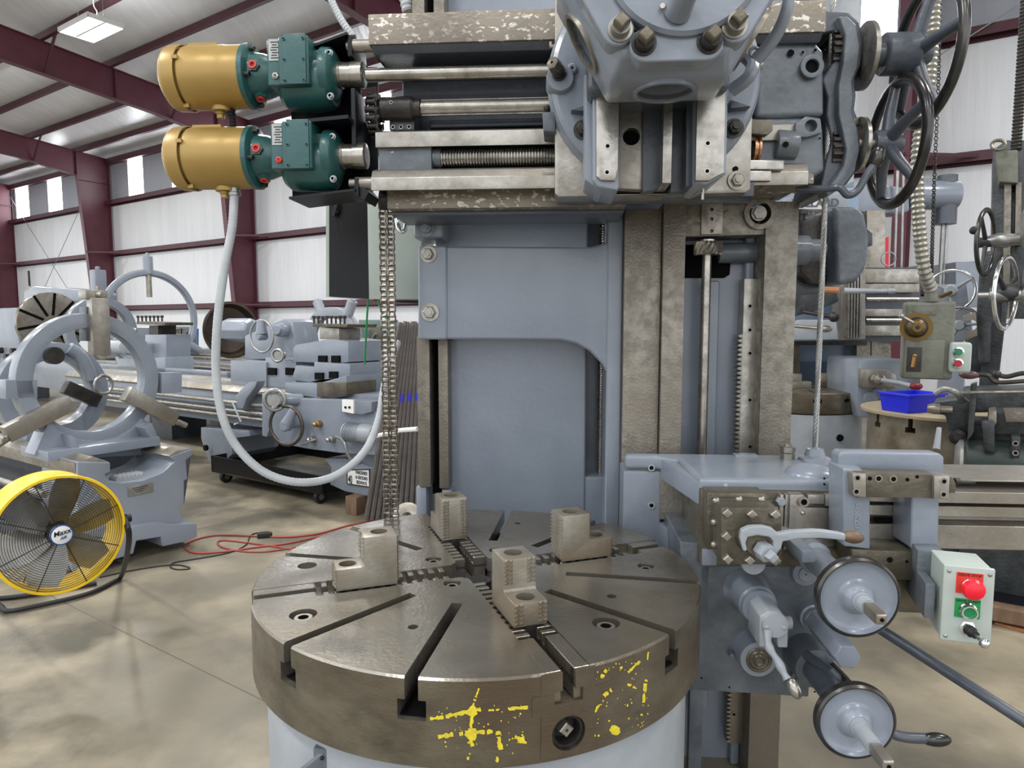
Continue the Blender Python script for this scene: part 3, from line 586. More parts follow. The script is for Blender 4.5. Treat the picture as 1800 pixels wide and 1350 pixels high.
for cy_, cz_ in ((1462, 95), (1461, 268)):
    q = pix(cy_, cz_, F, 1, 2.12); b = MB(F)
    for i in range(24): a = 2 * math.pi * i / 24; b.box(q.x - .02, q.x + .012, q.y + .075 * math.cos(a) - .004, q.y + .075 * math.cos(a) + .004, q.z + .075 * math.sin(a) - .004, q.z + .075 * math.sin(a) + .004)
    b.cyl((q.x - .02, q.y, q.z), (q.x + .012, q.y, q.z), .07, n=32); b.build('feed_gear', DARKST, rail)
# graduated collars and handwheels on horizontal spindles
def handwheel(parent, F, c, d, Rr, r, spokes, m_rim, m_hub, hub_len, hub_r, ph=0., dish=.0, sr=.014, name='handwheel'):
    c = Vector(c); d = Vector(d).normalized(); b = MB(F)
    b.lathe(c - d * hub_len / 2, d, [(0, hub_r * .85), (hub_len * .12, hub_r), (hub_len * .8, hub_r), (hub_len, hub_r * .75)], 28)
    u = Vector((0, 0, 1)).cross(d).normalized() if abs(d.z) < .9 else Vector((1, 0, 0)); v = d.cross(u)
    for i in range(spokes):
        a = ph + 2 * math.pi * i / spokes; e = u * math.cos(a) + v * math.sin(a)
        b.tube([c + e * hub_r * .6, c + e * Rr * .5 + d * dish * .3, c + e * (Rr - r * .3) + d * dish], sr, 12, rf=lambda t: sr * (1.15 - .35 * t))
    h = b.build(name, m_hub, parent)
    b = MB(F); b.torus(c + d * dish, d, Rr, r, 64, 14, sx=.8); b.build('wheel_rim', m_rim, h); return h
DARKRIM = mat('worn_dark_rim', (84, 82, 78), .25, .75, (52, 54, 58), 7, .5, .16, .03, 40)
wx1 = mx(1588, 2.05, 95); z1 = mz(95, 2.05, 1590)
b = MB(F); b.cyl((mx(1505, 2.05), 2.05, z1), (wx1, 2.05, z1), .014); b.build('spindle', STEELB, rail)
b = MB(F); b.lathe((mx(1513, 2.05), 2.05, z1), (1, 0, 0), [(0, .03), (.02, .033), (.02, .03), (.035, .03)], 28); b.build('spindle_nut', PAINTD, rail)
b = MB(F); b.lathe((mx(1524, 2.05), 2.05, z1), (1, 0, 0), [(0, .052), (.004, .056), (.085, .056), (.09, .05)], 36); b.build('clutch_drum', PAINTD, rail)
b = MB(F); b.lathe((mx(1494, 2.05), 2.06, z1), (1, 0, 0), [(0, .09), (.012, .09), (.012, .02)], 40); b.build('graduated_collar', STEELB, rail)
handwheel(rail, F, (wx1 + .03, 2.05, z1), (1, 0, 0), .183, .017, 5, DARKRIM, PAINTD, .08, .036, .55, .03, .017)
wx2 = mx(1556, 2.05, 250); z2 = mz(252, 2.05, 1560)
b = MB(F); b.cyl((mx(1490, 2.05), 2.05, z2), (wx2, 2.05, z2), .014); b.build('spindle', STEEL, rail)
b = MB(F); b.lathe((mx(1492, 2.05), 2.06, z2), (1, 0, 0), [(0, .075), (.01, .075), (.01, .02)], 40); b.build('graduated_collar', STEELB, rail)
handwheel(rail, F, (wx2 + .005, 2.05, z2), (1, 0, 0), .166, .0165, 5, DARKRIM, PAINTD, .075, .036, .2, .025, .016)
b = MB(F); b.tube(curve([pix(a_, b_, F, 1, y_) for a_, b_, y_ in [(1400, 332, 2.02), (1450, 332, 1.97), (1475, 330, 1.95), (1490, 343, 1.95), (1508, 334, 1.95), (1524, 306, 1.95), (1536, 290, 1.95)]], 8), .01, 10); lv = b.build('feed_lever', PAINTD, rail)
b = MB(F); b.ball(pix(1542, 276, F, 1, 1.95), .019, d=(.25, 0, .97), st=1.6); b.build('lever_knob', DARKRIM, lv)
b = MB(F); b.py(Y(F, 2.05, [(1500, 208), (1510, 206), (1510, 218), (1504, 220), (1504, 228), (1510, 230), (1510, 246), (1500, 246)]), 2.05, 2.06); b.build('shift_detent', BROWN, rail, bev=.001)
# lifting screw at the top left of the rail is hidden; its square ended cross shaft is on the saddle

# ================================================================== SADDLE, RAM SLIDE AND TURRET
th = thing('turret_head', 'grey turret head with steel saddle and slotted ram slide hanging on the cross rail', 'turret head', (mx(1150, 1.9), 1.9, mz(345, 1.86)), FM)
ZP = lambda py, y, px=1150: mz(py, y, px)
b = MB(F); b.py(Y(F, 1.86, [(975, -60), (975, 340), (982, 346), (1312, 339), (1319, 332), (1330, -60)]), 1.86, 1.945); b.build('saddle_plate', STEEL, th, bev=.004)
b = MB(F); b.box(mx(984, 1.9), mx(1316, 1.9), 1.9, 2.0, 1.914, 1.95); b.build('saddle_hook', PAINTD, th, bev=.003)
sc = pix(1152, 128, F, 1, 1.80)
b = MB(F); b.lathe((sc.x, 1.86, sc.z), (0, -1, 0), [(0, .272), (.012, .272), (.02, .266), (.04, .262), (.05, .25), (.052, .0)], 96); sw = b.build('swivel', PAINT, th)
for a_, b_ in ((1025, 228), (1290, 226)): bolt(th, F, pix(a_, b_, F, 1, 1.805), r=.017, h=.02, m=DARKST)
bolt(th, F, pix(1296, 317, F, 1, 1.858), r=.017, h=.012, m=STEEL)
q = pix(1293, 297, F, 1, 1.858); MB(F).cyl(q, q - Vector((0, .0012, 0)), .007, n=16).build('oil_hole', VOID, th)
# wedge ribs on the swivel
for pts in ([(1003, 196), (1040, 184), (1040, 200)], [(1282, 178), (1318, 190), (1282, 194)]):
    b = MB(F); b.py(Y(F, 1.79, pts), 1.775, 1.82); b.build('swivel_rib', PAINTD, th, bev=.003)
# ram slide: two grey cheeks carrying steel strips, dark channel between
b = MB(F); b.py(Y(F, 1.67, [(1042, 120), (1042, 318), (1052, 330), (1085, 336), (1088, 330), (1088, 120)]), 1.665, 1.86); b.build('ram_slide', PAINT, th, bev=.006, seg=3); b = MB(F); b.py(Y(F, 1.67, [(1224, 120), (1224, 322), (1240, 326), (1276, 306), (1280, 120)]), 1.665, 1.86); b.build('ram_slide', PAINT, th, bev=.006, seg=3)
b = MB(F); b.py(Y(F, 1.70, [(1027, 130), (1028, 316), (1058, 338), (1062, 330), (1046, 318), (1046, 130)]), 1.70, 1.86); b.build('slide_cheek', PAINT, th, bev=.005)
for pts in ([(1048, 120), (1048, 310), (1056, 317), (1081, 318), (1086, 296), (1087, 120)], [(1226, 120), (1222, 318), (1246, 318), (1272, 304), (1276, 120)]):
    b = MB(F); b.py(Y(F, 1.655, pts), 1.652, 1.666); b.build('wear_strip', STEELB, th, bev=.002)
for a_, b_ in ((1068, 257), (1067, 303), (1244, 252), (1243, 301)): bolt(th, F, pix(a_, b_, F, 1, 1.652), r=.0075, h=.0015, m=STEELB, kind='socket', washer=False)
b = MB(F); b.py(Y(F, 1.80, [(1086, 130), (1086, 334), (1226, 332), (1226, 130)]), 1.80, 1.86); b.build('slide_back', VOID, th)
b = MB(F); b.py(Y(F, 1.78, [(1090, 130), (1086, 332), (1128, 334), (1130, 130)]), 1.775, 1.81); fl = b.build('slide_floor', STEEL, th, bev=.002)
c = MB(F); q = pix(1110, 240, F, 1, 1.775); c.cyl(q - Vector((0, .1, 0)), q + Vector((0, .02, 0)), .0215, n=28); cut(fl, c); MB(F).cyl(q + Vector((0, .0185, 0)), q + Vector((0, .0195, 0)), .021).build('slide_hole', VOID, th)
b = MB(F); b.py(Y(F, 1.70, [(1168, 130), (1164, 322), (1180, 322), (1184, 130)]), 1.70, 1.81); b.build('ram_bar', STEELB, th, bev=.002)
b = MB(F); b.py(Y(F, 1.74, [(1133, 130), (1131, 334), (1150, 332), (1166, 324), (1168, 130)]), 1.76, 1.81); b.py(Y(F, 1.74, [(1186, 130), (1182, 334), (1205, 332), (1208, 130)]), 1.77, 1.81); b.py(Y(F, 1.7, [(1210, 130), (1208, 326), (1224, 320), (1226, 130)]), 1.72, 1.81); b.build('slide_rib', PAINTD, th, bev=.003)
b = MB(F); q = pix(1235, 338, F, 1, 1.75); b.cyl(q - Vector((0, 0, .018)), q + Vector((0, 0, .02)), .004, n=8); b.build('dowel_pin', STEELB, th)
# square ended cross shaft on the left, eye bolt, small parts
b = MB(F); q = pix(985, 138, F, 1, 1.80); b.lathe(q + Vector((0, .06, 0)), (0, -1, 0), [(0, .038), (.06, .036), (.068, .032), (.068, .02)], 28); b.build('shaft_boss', PAINT, th)
b = MB(F); b.lathe(q + Vector((-.003, -.008, .01)), (-.3, -1, .15), [(0, .02), (.004, .02), (.004, .017), (.03, .017)], 24); b.build('shaft_collar', DARKST, th)
b = MB(F); b.lathe(q + Vector((-.006, -.03, .014)), (-.55, -1, .2), [(0, .017), (.03, .016), (.032, .012), (.032, .004), (.02, .0)], 6); b.build('square_shaft_end', BROWN, th)
b = MB(F); q = pix(1006, 120, F, 1, 1.8); b.lathe(q + Vector((0, .03, 0)), (0, -1, 0), [(0, .014), (.03, .013), (.034, .009), (.034, .004), (.02, .0)], 16); b.build('oiler', PAINT, th)
b = MB(F); b.py(Y(F, 1.84, [(953, 197), (976, 196), (976, 232), (955, 230)]), 1.84, 1.95); b.build('stop_block', PAINTO, th, bev=.003)
b = MB(F); q = pix(962, 192, F, 1, 1.87); b.lathe(q, (0, 0, 1), [(-.006, .006), (0, .01), (.006, .01), (.009, .006)], 16); b.build('stop_knob', DARKST, th)
b = MB(F); q = pix(966, 82, F, 1, 1.9); b.cyl(q, q + Vector((.02, 0, 0)), .005, n=10); b.cyl(q + Vector((.003, 0, 0)), q + Vector((.003, 0, .012)), .004, n=10); b.build('grease_nipple', STEEL, th)
# ---- turret: hexagonal prism, flat facet down, axis toward the front
TC = Vector((pix(1172, 150, F, 1, 1.5).x, 0, 2.275)); AP = .203; CRt = AP / math.cos(R(30))
def hexpts(ap, y): return [(TC.x + ap / math.cos(R(30)) * math.cos(R(60 * i)), y, TC.z + ap / math.cos(R(30)) * math.sin(R(60 * i))) for i in range(6)]
b = MB(F); rings = [hexpts(AP * .86, 1.405), hexpts(AP * .97, 1.455), hexpts(AP, 1.475), hexpts(AP, 1.60), hexpts(AP * .9, 1.645)]
b.add([v for r_ in rings for v in r_], [(k * 6 + i, k * 6 + (i + 1) % 6, k * 6 + 6 + (i + 1) % 6, k * 6 + 6 + i) for k in range(4) for i in range(6)] + [tuple(range(6))[::-1], tuple(range(24, 30))])
tur = b.build('turret_body', PAINT, th, bev=.01, seg=3)
for k_, ang in enumerate((-90, -150, -30)):
    e = Vector((math.cos(R(ang)), 0, math.sin(R(ang)))); o_ = Vector((TC.x, 1.53, TC.z))
    c = MB(F); c.cyl(o_ + e * .1, o_ + e * .35, .058, n=40); cut(tur, c)
    b = MB(F); b.ann(o_ + e * (AP - .01), o_ + e * (AP + .006), .067, .058, 40); b.build('tool_hole_rim', PAINT if k_ == 0 else STEEL, tur)
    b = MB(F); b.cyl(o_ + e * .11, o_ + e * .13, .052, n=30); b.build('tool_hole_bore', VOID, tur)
    fc = Vector((TC.x, 1.405, TC.z)); t_ = Vector((-e.z, 0, e.x))
    b = MB(F); pad = []
    for (s, r_) in ((-1, 1), (1, 1)):
        for i in range(9):
            a = math.pi / 2 + math.pi * i / 8 if s < 0 else -math.pi / 2 + math.pi * i / 8
            pad.append(fc + t_ * (s * .058 + .032 * math.cos(a)) + e * (AP * .80 - .032 * math.sin(a) * 1))
    pad2 = [(p_.x, p_.z) for p_ in pad]
    b.py(pad2, 1.385, 1.44); b.build('clamp_pad', PAINT, tur, bev=.006, seg=3)
    for s in (-1, 1):
        p_ = fc + t_ * s * .062 + e * AP * .79; p_.y = 1.386
        b = MB(F); b.lathe(p_, (0, -1, 0), [(0, .024), (.006, .024), (.006, .019), (.028, .018)], 24); bb = b.build('clamp_bolt', DARKST if k_ == 0 else STEEL, tur)
        b = MB(F); b.lathe(p_ - Vector((0, .028, 0)), (0, -1, 0), [(0, .0165), (.02, .016), (.023, .012)], 4); b.build('square_bolt_head', BROWN, bb, bev=.001)
b = MB(F); b.lathe((TC.x + .012, 1.41, TC.z), (0, -1, 0), [(0, .152), (.034, .152), (.041, .145), (.042, .02), (.041, 0)], 72); cp = b.build('turret_cap', PAINT, th)
b = MB(F); b.ann((TC.x + .012, 1.405, TC.z), (TC.x + .012, 1.396, TC.z), .158, .148, 72); b.build('cap_groove', DARKST, th)
q = pix(1195, 15, F, 1, 1.355); b = MB(F); b.lathe((q.x - .002, 1.37, q.z), (.16, -1, .34), [(0, .026), (.03, .024), (.1, .021)], 24); b.build('index_stub', PAINT, cp)
b = MB(F); q = pix(1164, 12, F, 1, 1.36); b.lathe(q, (0, -1, 0), [(0, .006), (.005, .005)], 10); b.build('grease_nipple', STEEL, cp)
b = MB(F); b.box(TC.x - .16, TC.x + .16, 1.62, 1.86, 2.1, 2.5); b.build('turret_slide', PAINTD, th, bev=.02, seg=3)
b = MB(F); b.tube(curve([pix(a_, b_, F, 1, y_) for a_, b_, y_ in [(1330, 104, 1.62), (1350, 82, 1.6), (1368, 55, 1.58), (1382, 20, 1.56), (1392, -30, 1.55)]], 8), .012, 12, rf=lambda t: .015 - .003 * t); b.build('clamp_handle', PAINT, th)
b = MB(F); q = pix(1326, 92, F, 1, 1.62); b.torus(q, (0, -1, .0), .01, .004, 24, 8); b.build('handle_eye', PAINT, th)
q = pix(1316, 135, F, 1, 1.68); b = MB(F); b.tube(curve([q + Vector((-.03, .05, .09)), q + Vector((.01, .02, .04)), q, q + Vector((-.03, .03, -.02))], 6), .016, 10); b.build('clamp_arm', PAINT, th)
# ================================================================== SIDE HEAD with its ram, tool post and controls
sh_ = thing('side_head', 'blue-grey side head with square tool post and two disc handwheels right of the chuck', 'side head', (mx(1320, 1.9), 1.95, .5), FM)
ZS = 1.172
top = Z(F, ZS, [(1103, 798), (1186, 799), (1228, 850), (1480, 851), (1482, 803)])
b = MB(F); yb = 2.13
tp = [(mx(1100, 2.12), yb), (mx(1100, 2.12), 2.10), (mx(1155, 2.1), 2.10), (mx(1192, 2.1), 2.06), (mx(1236, 1.79), 1.79), (mx(1482, 1.79), 1.79), (mx(1482, 1.79), yb)]
b.pz(tp, 1.125, ZS); b.build('saddle_cover', PAINT, sh_, bev=.016, seg=4)
zb0 = mz(925, 2.1)
b = MB(F); b.box(mx(1098, 2.12), mx(1166, 2.1), 2.10, 2.24, mz(980, 2.1), 1.12); b.build('clamp_plate', PAINT, sh_, bev=.006, seg=3)
b = MB(F); xl = mx(1240, 1.79); xm = mx(1172, 2.06)
b.prism([(mx(1160, 2.1), 2.10, zb0 - .14), (xm, 2.10, zb0 - .14), (xl, 1.80, zb0 - .14), (xl + .03, 1.80, zb0 - .14), (xl + .03, 2.13, zb0 - .14), (mx(1160, 2.1), 2.13, zb0 - .14)], [(mx(1160, 2.1), 2.10, zb0), (xm, 2.10, zb0), (xl - .0, 1.80, zb0), (xl + .03, 1.80, zb0), (xl + .03, 2.13, zb0), (mx(1160, 2.1), 2.13, zb0)]); b.build('saddle_lower_lip', PAINT, sh_, bev=.006, seg=3)
xa_, xb_ = mx(1164, 2.1), mx(1236, 1.79)
b = MB(F); b.pz([(xa_, 2.10), (xb_, 1.795), (xb_ + .03, 1.795), (xa_ + .03, 2.14)], 1.098, 1.16); b.build('saddle_side', PAINT, sh_, bev=.004)
b = MB(F); b.pz([(xa_, 2.10), (mx(1222, 1.86), 1.86), (mx(1222, 1.86) + .04, 1.86), (xa_ + .03, 2.14)], .80, mz(925, 2.02)); b.build('saddle_side', PAINT, sh_, bev=.004)
b = MB(F); b.pz([(mx(1216, 1.86), 1.86), (mx(1244, 1.77), 1.77), (mx(1270, 1.77), 1.77), (mx(1270, 1.77), 1.9)], mz(978, 1.8), mz(950, 1.8)); b.build('saddle_lip', PAINT, sh_, bev=.003)
for a_ in (822, 888): 
    bolt(sh_, F, pix(1145, a_, F, 1, 2.10), r=.011, h=.004, m=PAINTL, kind='socket', washer=False)
b = MB(F); b.box(mx(1218, 1.98), mx(1250, 1.9), 1.97, 2.12, mz(922, 1.98), mz(860, 1.98)); b.box(mx(1212, 1.95), mx(1262, 1.9), 1.94, 2.05, mz(880, 1.95), mz(858, 1.95)); b.box(mx(1208, 1.95), mx(1262, 1.9), 1.94, 2.05, mz(957, 1.95), mz(925, 1.95)); b.build('ram_end', BROWN, sh_, bev=.003)
b = MB(F); b.py(Y(F, 2.0, [(1168, 842), (1216, 842), (1216, 928), (1168, 928)]), 2.09, 2.16); b.build('opening_back', STEEL, sh_)
# horizontal ram and its slide
zt = lambda py, y=1.74, px=1700: mz(py, y, px)
sec = [(1.76, zt(970)), (1.76, zt(928)), (1.80, zt(926)), (1.80, zt(915)), (1.76, zt(913)), (1.76, zt(894)), (1.80, zt(892)), (1.80, zt(888)), (1.745, zt(886)), (1.745, zt(866)), (1.86, zt(862)), (1.86, zt(855)), (1.78, zt(853)), (1.78, zt(850)), (1.95, zt(846)), (1.95, zt(970))]
b = MB(F); b.px(sec, mx(1528, 1.75), 1.75); b.build('ram', STEEL, sh_, bev=.0015, seg=1)
zt2 = lambda py, y=1.76, px=1420: mz(py, y, px)
b = MB(F); b.box(mx(1240, 1.76), mx(1530, 1.76), 1.775, 1.95, zt2(1000), zt2(866)); b.build('ram_slide', BROWN, sh_, bev=.003)
b = MB(F); b.box(mx(1345, 1.76), mx(1485, 1.76), 1.765, 1.79, zt2(942), zt2(893)); b.box(mx(1345, 1.76), mx(1485, 1.76), 1.768, 1.79, zt2(962), zt2(948)); b.box(mx(1430, 1.76), mx(1460, 1.76), 1.762, 1.79, zt2(886), zt2(870)); b.box(mx(1461, 1.76), mx(1485, 1.76), 1.758, 1.79, zt2(889), zt2(868)); b.build('slide_strip', STEEL, sh_, bev=.002)
b = MB(F); b.box(mx(1242, 1.79), mx(1486, 1.79), 1.785, 1.9, zt2(869, 1.79), zt2(861, 1.79)); b.build('cover_lip', PAINTL, sh_, bev=.003)
b = MB(F); q0 = mx(1352, 1.76); b.box(mx(1380, 1.75), mx(1386, 1.75), 1.75, 1.79, zt2(965), zt2(869)); b.box(mx(1390, 1.75), mx(1396, 1.75), 1.752, 1.79, zt2(965), zt2(869)); b.build('gib_edge', STEEL, sh_, bev=.001)
b = MB(F); b.box(mx(1397, 1.745), mx(1422, 1.745), 1.742, 1.78, zt2(964), zt2(867)); b.build('clamp_bar', STEEL, sh_, bev=.003)
for a_ in (881, 955): bolt(sh_, F, pix(1411, a_, F, 1, 1.742), r=.013, h=.01, m=STEEL, kind='socket', washer=False)
bolt(sh_, F, pix(1411, 902, F, 1, 1.742), r=.006, h=.004, m=STEELB, kind='pan', washer=False)
bolt(sh_, F, pix(1371, 880, F, 1, 1.765), r=.012, h=.014, m=PAINTL, washer=False)
for a_ in (1276, 1466): bolt(sh_, F, pix(a_, 854, F, 1, 1.789), r=.006, h=.002, m=PAINTL, kind='pan', washer=False)
for a_, b_ in ((1449, 841), (1449, 851)): q = pix(a_, b_, F, 1, 1.789); MB(F).cyl(q, q - Vector((0, .001, 0)), .003, n=10).build('oil_hole', VOID, sh_)
# hex bolt pair and rope boss on top
q = pix(1384, 806, F, 2, ZS); b = MB(F); b.lathe(q, (0, 0, 1), [(0, .021), (.016, .021), (.018, .019)], 6); b.lathe(q, (0, 0, 1), [(.019, .019), (.02, .022), (.036, .022), (.038, .019)], 6); b.cyl(q + Vector((0, 0, .03)), q + Vector((0, 0, .045)), .011, n=14); b.build('jack_bolt', STEEL, sh_)
q = pix(1432, 806, F, 2, ZS); RB = q.copy(); b = MB(F); b.lathe(q, (0, 0, 1), [(-.01, .05), (.004, .045), (.01, .03), (.03, .024), (.034, .01)], 24); b.build('rope_boss', PAINT, sh_)
b = MB(F); q = pix(1310, 801, F, 2, ZS); b.box(q.x - .035, q.x + .035, q.y - .02, q.y + .02, ZS - .005, ZS + .006); b.build('cover_pad', PAINT, sh_, bev=.005)
# lumpy boss area
b = MB(F); b.ball((mx(1476, 1.79) - .03, 1.87, ZS - .005), .07, d=(0, 0, 1), st=.45); b.build('cover_boss', PAINT, sh_)
# yoke frame round the ram
b = MB(F); b.py(Y(F, 1.73, [(1474, 800), (1480, 794), (1652, 797), (1660, 804), (1660, 842), (1474, 842)]), 1.73, 1.78); b.build('yoke_top', PAINT, sh_, bev=.006, seg=3)
b = MB(F); b.py(Y(F, 1.66, [(1484, 824), (1532, 830), (1532, 968), (1484, 962)]), 1.665, 1.76); b.build('yoke_leg', PAINT, sh_, bev=.007, seg=3)
b = MB(F); b.py(Y(F, 1.66, [(1605, 872), (1654, 876), (1652, 972), (1603, 966)]), 1.665, 1.76); b.build('yoke_leg', PAINT, sh_, bev=.007, seg=3)
yl = facing(F, pix(1508, 908, F, 1, 1.6635)); yl = yl @ Matrix.Rotation(R(90), 4, 'Z'); text('15728510', .016, yl, PAINTL, sh_, 'cast_number', .001)
b = MB(F); b.py(Y(F, 1.66, [(1500, 828), (1640, 832), (1640, 872), (1500, 872)]), 1.645, 1.70); yp = b.build('cap_bar', BROWN, sh_, bev=.002)
b = MB(F); b.py(Y(F, 1.64, [(1497, 832), (1521, 832), (1521, 874), (1499, 872)]), 1.635, 1.69); b.build('end_block', STEEL, sh_, bev=.003)
b = MB(F); b.py(Y(F, 1.64, [(1640, 836), (1668, 836), (1666, 878), (1640, 876)]), 1.635, 1.69); b.build('end_block', STEEL, sh_, bev=.003)
b = MB(F); b.py(Y(F, 1.64, [(1668, 838), (1678, 840), (1683, 852), (1682, 868), (1668, 868)]), 1.645, 1.68); b.build('ram_stop', BROWN, sh_, bev=.003)
b = MB(F); b.cyl(pix(1680, 847, F, 1, 1.66), pix(1713, 848, F, 1, 1.66), .0045); b.cyl(pix(1678, 846, F, 1, 1.66), pix(1686, 846, F, 1, 1.66), .008); b.build('stop_screw', DARKST, sh_)
for a_, b_ in ((1507, 840), (1505, 864), (1659, 846), (1658, 869)): bolt(sh_, F, pix(a_, b_, F, 1, 1.635), r=.0085, h=.002, m=STEEL, kind='socket', washer=False)
for a_, b_ in ((1544, 841), (1570, 842)): bolt(sh_, F, pix(a_, b_, F, 1, 1.645), r=.0095, h=.002, m=STEEL, kind='socket', washer=False)
for a_, b_, r_ in ((1529, 841, .005), (1595, 843, .0045), (1612, 838, .004)): q = pix(a_, b_, F, 1, 1.645); MB(F).cyl(q, q - Vector((0, .0012, 0)), r_, n=14).build('dowel_hole', VOID, sh_)
b = MB(F); b.py(Y(F, 1.66, [(1497, 966), (1655, 972), (1655, 1020), (1560, 1020), (1500, 1000)]), 1.66, 1.76); b.build('lower_cap_bar', BROWN, sh_, bev=.002)
b = MB(F); b.py(Y(F, 1.64, [(1634, 968), (1660, 968), (1659, 1021), (1634, 1020)]), 1.635, 1.70); b.build('end_block', STEEL, sh_, bev=.003)
for a_ in (977, 1002): bolt(sh_, F, pix(1651, a_, F, 1, 1.635), r=.0085, h=.002, m=STEEL, kind='socket', washer=False)
for a_, b_, r_ in ((1564, 984, .007), (1594, 987, .0035)): q = pix(a_, b_, F, 1, 1.66); MB(F).cyl(q, q - Vector((0, .0012, 0)), r_, n=14).build('dowel_hole', VOID, sh_)
b = MB(F); b.py(Y(F, 1.72, [(1530, 1015), (1650, 1015), (1648, 1074), (1560, 1070)]), 1.70, 1.85); b.build('lower_housing', BROWN, sh_, bev=.004)
b = MB(F); b.py(Y(F, 1.745, [(1540, 912), (1602, 914), (1602, 922), (1544, 922)]), 1.757, 1.762); b.build('slot_opening', VOID, sh_)
# ---- tool post
b = MB(F); b.py(Y(F, 1.72, [(1243, 866), (1344, 867), (1349, 872), (1349, 900), (1349, 966), (1243, 966)]), 1.72, 1.79); b.build('tool_slide', BROWN, sh_, bev=.004)
b = MB(F); b.py(Y(F, 1.70, [(1256, 878), (1345, 878), (1345, 970), (1256, 970)]), 1.69, 1.73); tpz = b.build('turret_base', DARKST, sh_, bev=.003)
b = MB(F); b.py(Y(F, 1.62, [(1264, 888), (1350, 888), (1370, 896), (1370, 988), (1264, 987)]), 1.60, 1.69); tb = b.build('tool_post', BROWN, sh_, bev=.004)
for a_, b_ in ((1277, 900), (1320, 902), (1361, 902), (1276, 940), (1278, 980), (1316, 982), (1361, 982)):
    q = pix(a_, b_, F, 1, 1.60); b = MB(F); b.lathe(q, (-.06, -1, 0), [(0, .013), (.016, .0125), (.018, .010)], 4); b.build('square_set_screw', STEEL, tb, bev=.0008)
for a_, b_ in ((1262, 884), (1303, 882), (1343, 882)):
    q = pix(a_, b_, F, 1, 1.64); b = MB(F); b.ball(q + Vector((0, .02, .0)), .009); b.build('side_screw', STEEL, tb)
for b_ in (922, 962):
    q = pix(1259, b_, F, 1, 1.64); b = MB(F); b.ball(q + Vector((0, .02, .0)), .009); b.build('side_screw', STEEL, tb)
q = pix(1318, 945, F, 1, 1.60); b = MB(F); b.lathe(q, (.08, -1, 0), [(0, .034), (.02, .03), (.03, .027), (.05, .026)], 32); b.build('clamp_hub', BROWN, tb)
b = MB(F); q2 = q + Vector((.012, -.05, -.01)); b.lathe(q2, (.3, -1, -.1), [(0, .022), (.03, .021)], 6); b.lathe(q2 + Vector((.01, -.03, -.004)), (.3, -1, -.1), [(0, .015), (.016, .014), (.018, .01)], 4); b.build('clamp_nut', PAINTL, tb, bev=.001)
b = MB(F); wr = Y(F, 1.54, [(1300, 945), (1302, 930), (1316, 924), (1340, 923), (1356, 927), (1366, 936), (1390, 932), (1430, 930), (1475, 935), (1484, 938), (1484, 948), (1440, 944), (1400, 945), (1374, 950), (1371, 962), (1360, 975), (1346, 977), (1348, 968), (1356, 962), (1358, 950), (1350, 942), (1330, 939), (1313, 942), (1309, 952), (1312, 965), (1306, 968)])
b.py(wr, 1.53, 1.55); wrn = b.build('clamp_wrench', PAINTL, tb, bev=.005, seg=3)
b = MB(F); b.tube(curve([pix(a_, b_, F, 1, 1.54) for a_, b_ in [(1372, 945), (1400, 938), (1440, 936), (1482, 943)]], 6), .0085, 12); b.build('wrench_handle', PAINTL, wrn)
b = MB(F); b.ball(pix(1499, 944, F, 1, 1.54), .0145, d=(1, 0, -.1), st=1.7); b.build('wrench_grip', mat('worn_brown_grip', (132, 106, 84), .5, .3, (96, 78, 62), 30, .5, .2), wrn)
b = MB(F); q = pix(1325, 990, F, 1, 1.62); b.lathe(q + Vector((0, .02, 0)), (0, -1, 0), [(0, .03), (.02, .028)], 24); b.build('post_pad', PAINTL, tb)
# ---- apron
AY = 1.80
b = MB(F); b.py(Y(F, AY, [(1196, 952), (1262, 958), (1370, 985), (1470, 975), (1482, 990), (1478, 1080), (1440, 1130), (1424, 1175), (1422, 1226), (1216, 1213), (1200, 1100)]), AY, 2.1); b.build('apron', PAINTO, sh_, bev=.006, seg=3)
b = MB(F); b.py(Y(F, 1.8, [(1240, 955), (1490, 960), (1490, 1000), (1240, 1000)]), 1.8, 1.95); b.build('apron_shelf', PAINT, sh_, bev=.006)
V = Vector
def boss(a_, b_, prof, m=PAINT, nm='apron_boss', d=(0, -1, 0), n=36, y=AY):
    return MB(F).lathe(pix(a_, b_, F, 1, y), d, prof, n).build(nm, m, sh_)
# feed clutch housing and its lever
boss(1313, 1035, [(0, .062), (.01, .056), (.03, .05), (.1, .047), (.105, .043), (.12, .043)], nm='lever_housing')
q = pix(1313, 1035, F, 1, AY); q = q + V((.004, -.12, -.004))
b = MB(F); hb = [(q.x - .03, q.z + .02), (q.x - .01, q.z + .034), (q.x + .02, q.z + .03), (q.x + .036, q.z + .005), (q.x + .036, q.z - .055), (q.x + .014, q.z - .055), (q.x + .01, q.z - .03), (q.x - .006, q.z - .03), (q.x - .01, q.z - .055), (q.x - .03, q.z - .055)]
b.py(hb, q.y - .09, q.y + .01); lh = b.build('lever_bracket', PAINTL, sh_, bev=.004, seg=3)
b = MB(F); b.lathe((q.x + .004, q.y - .09, q.z + .002), (0, -1, 0), [(0, .031), (.008, .029)], 30); b.build('bracket_cap', PAINTL, lh)
for s in (-.02, .02): bolt(lh, F, (q.x + .004 + s, q.y - .098, q.z - .003), r=.0055, h=.003, m=PAINTL, kind='pan', washer=False)
b = MB(F); b.cyl((q.x + .03, q.y - .05, q.z - .01), (q.x + .056, q.y - .05, q.z - .01), .015); b.build('side_plug', PAINTL, lh, bev=.003)
P = [pix(a_, b_, F, 1, y_) for a_, b_, y_ in [(1350, 1112, 1.56), (1350, 1128, 1.54), (1354, 1142, 1.53), (1366, 1160, 1.52), (1376, 1180, 1.51), (1384, 1194, 1.50)]]
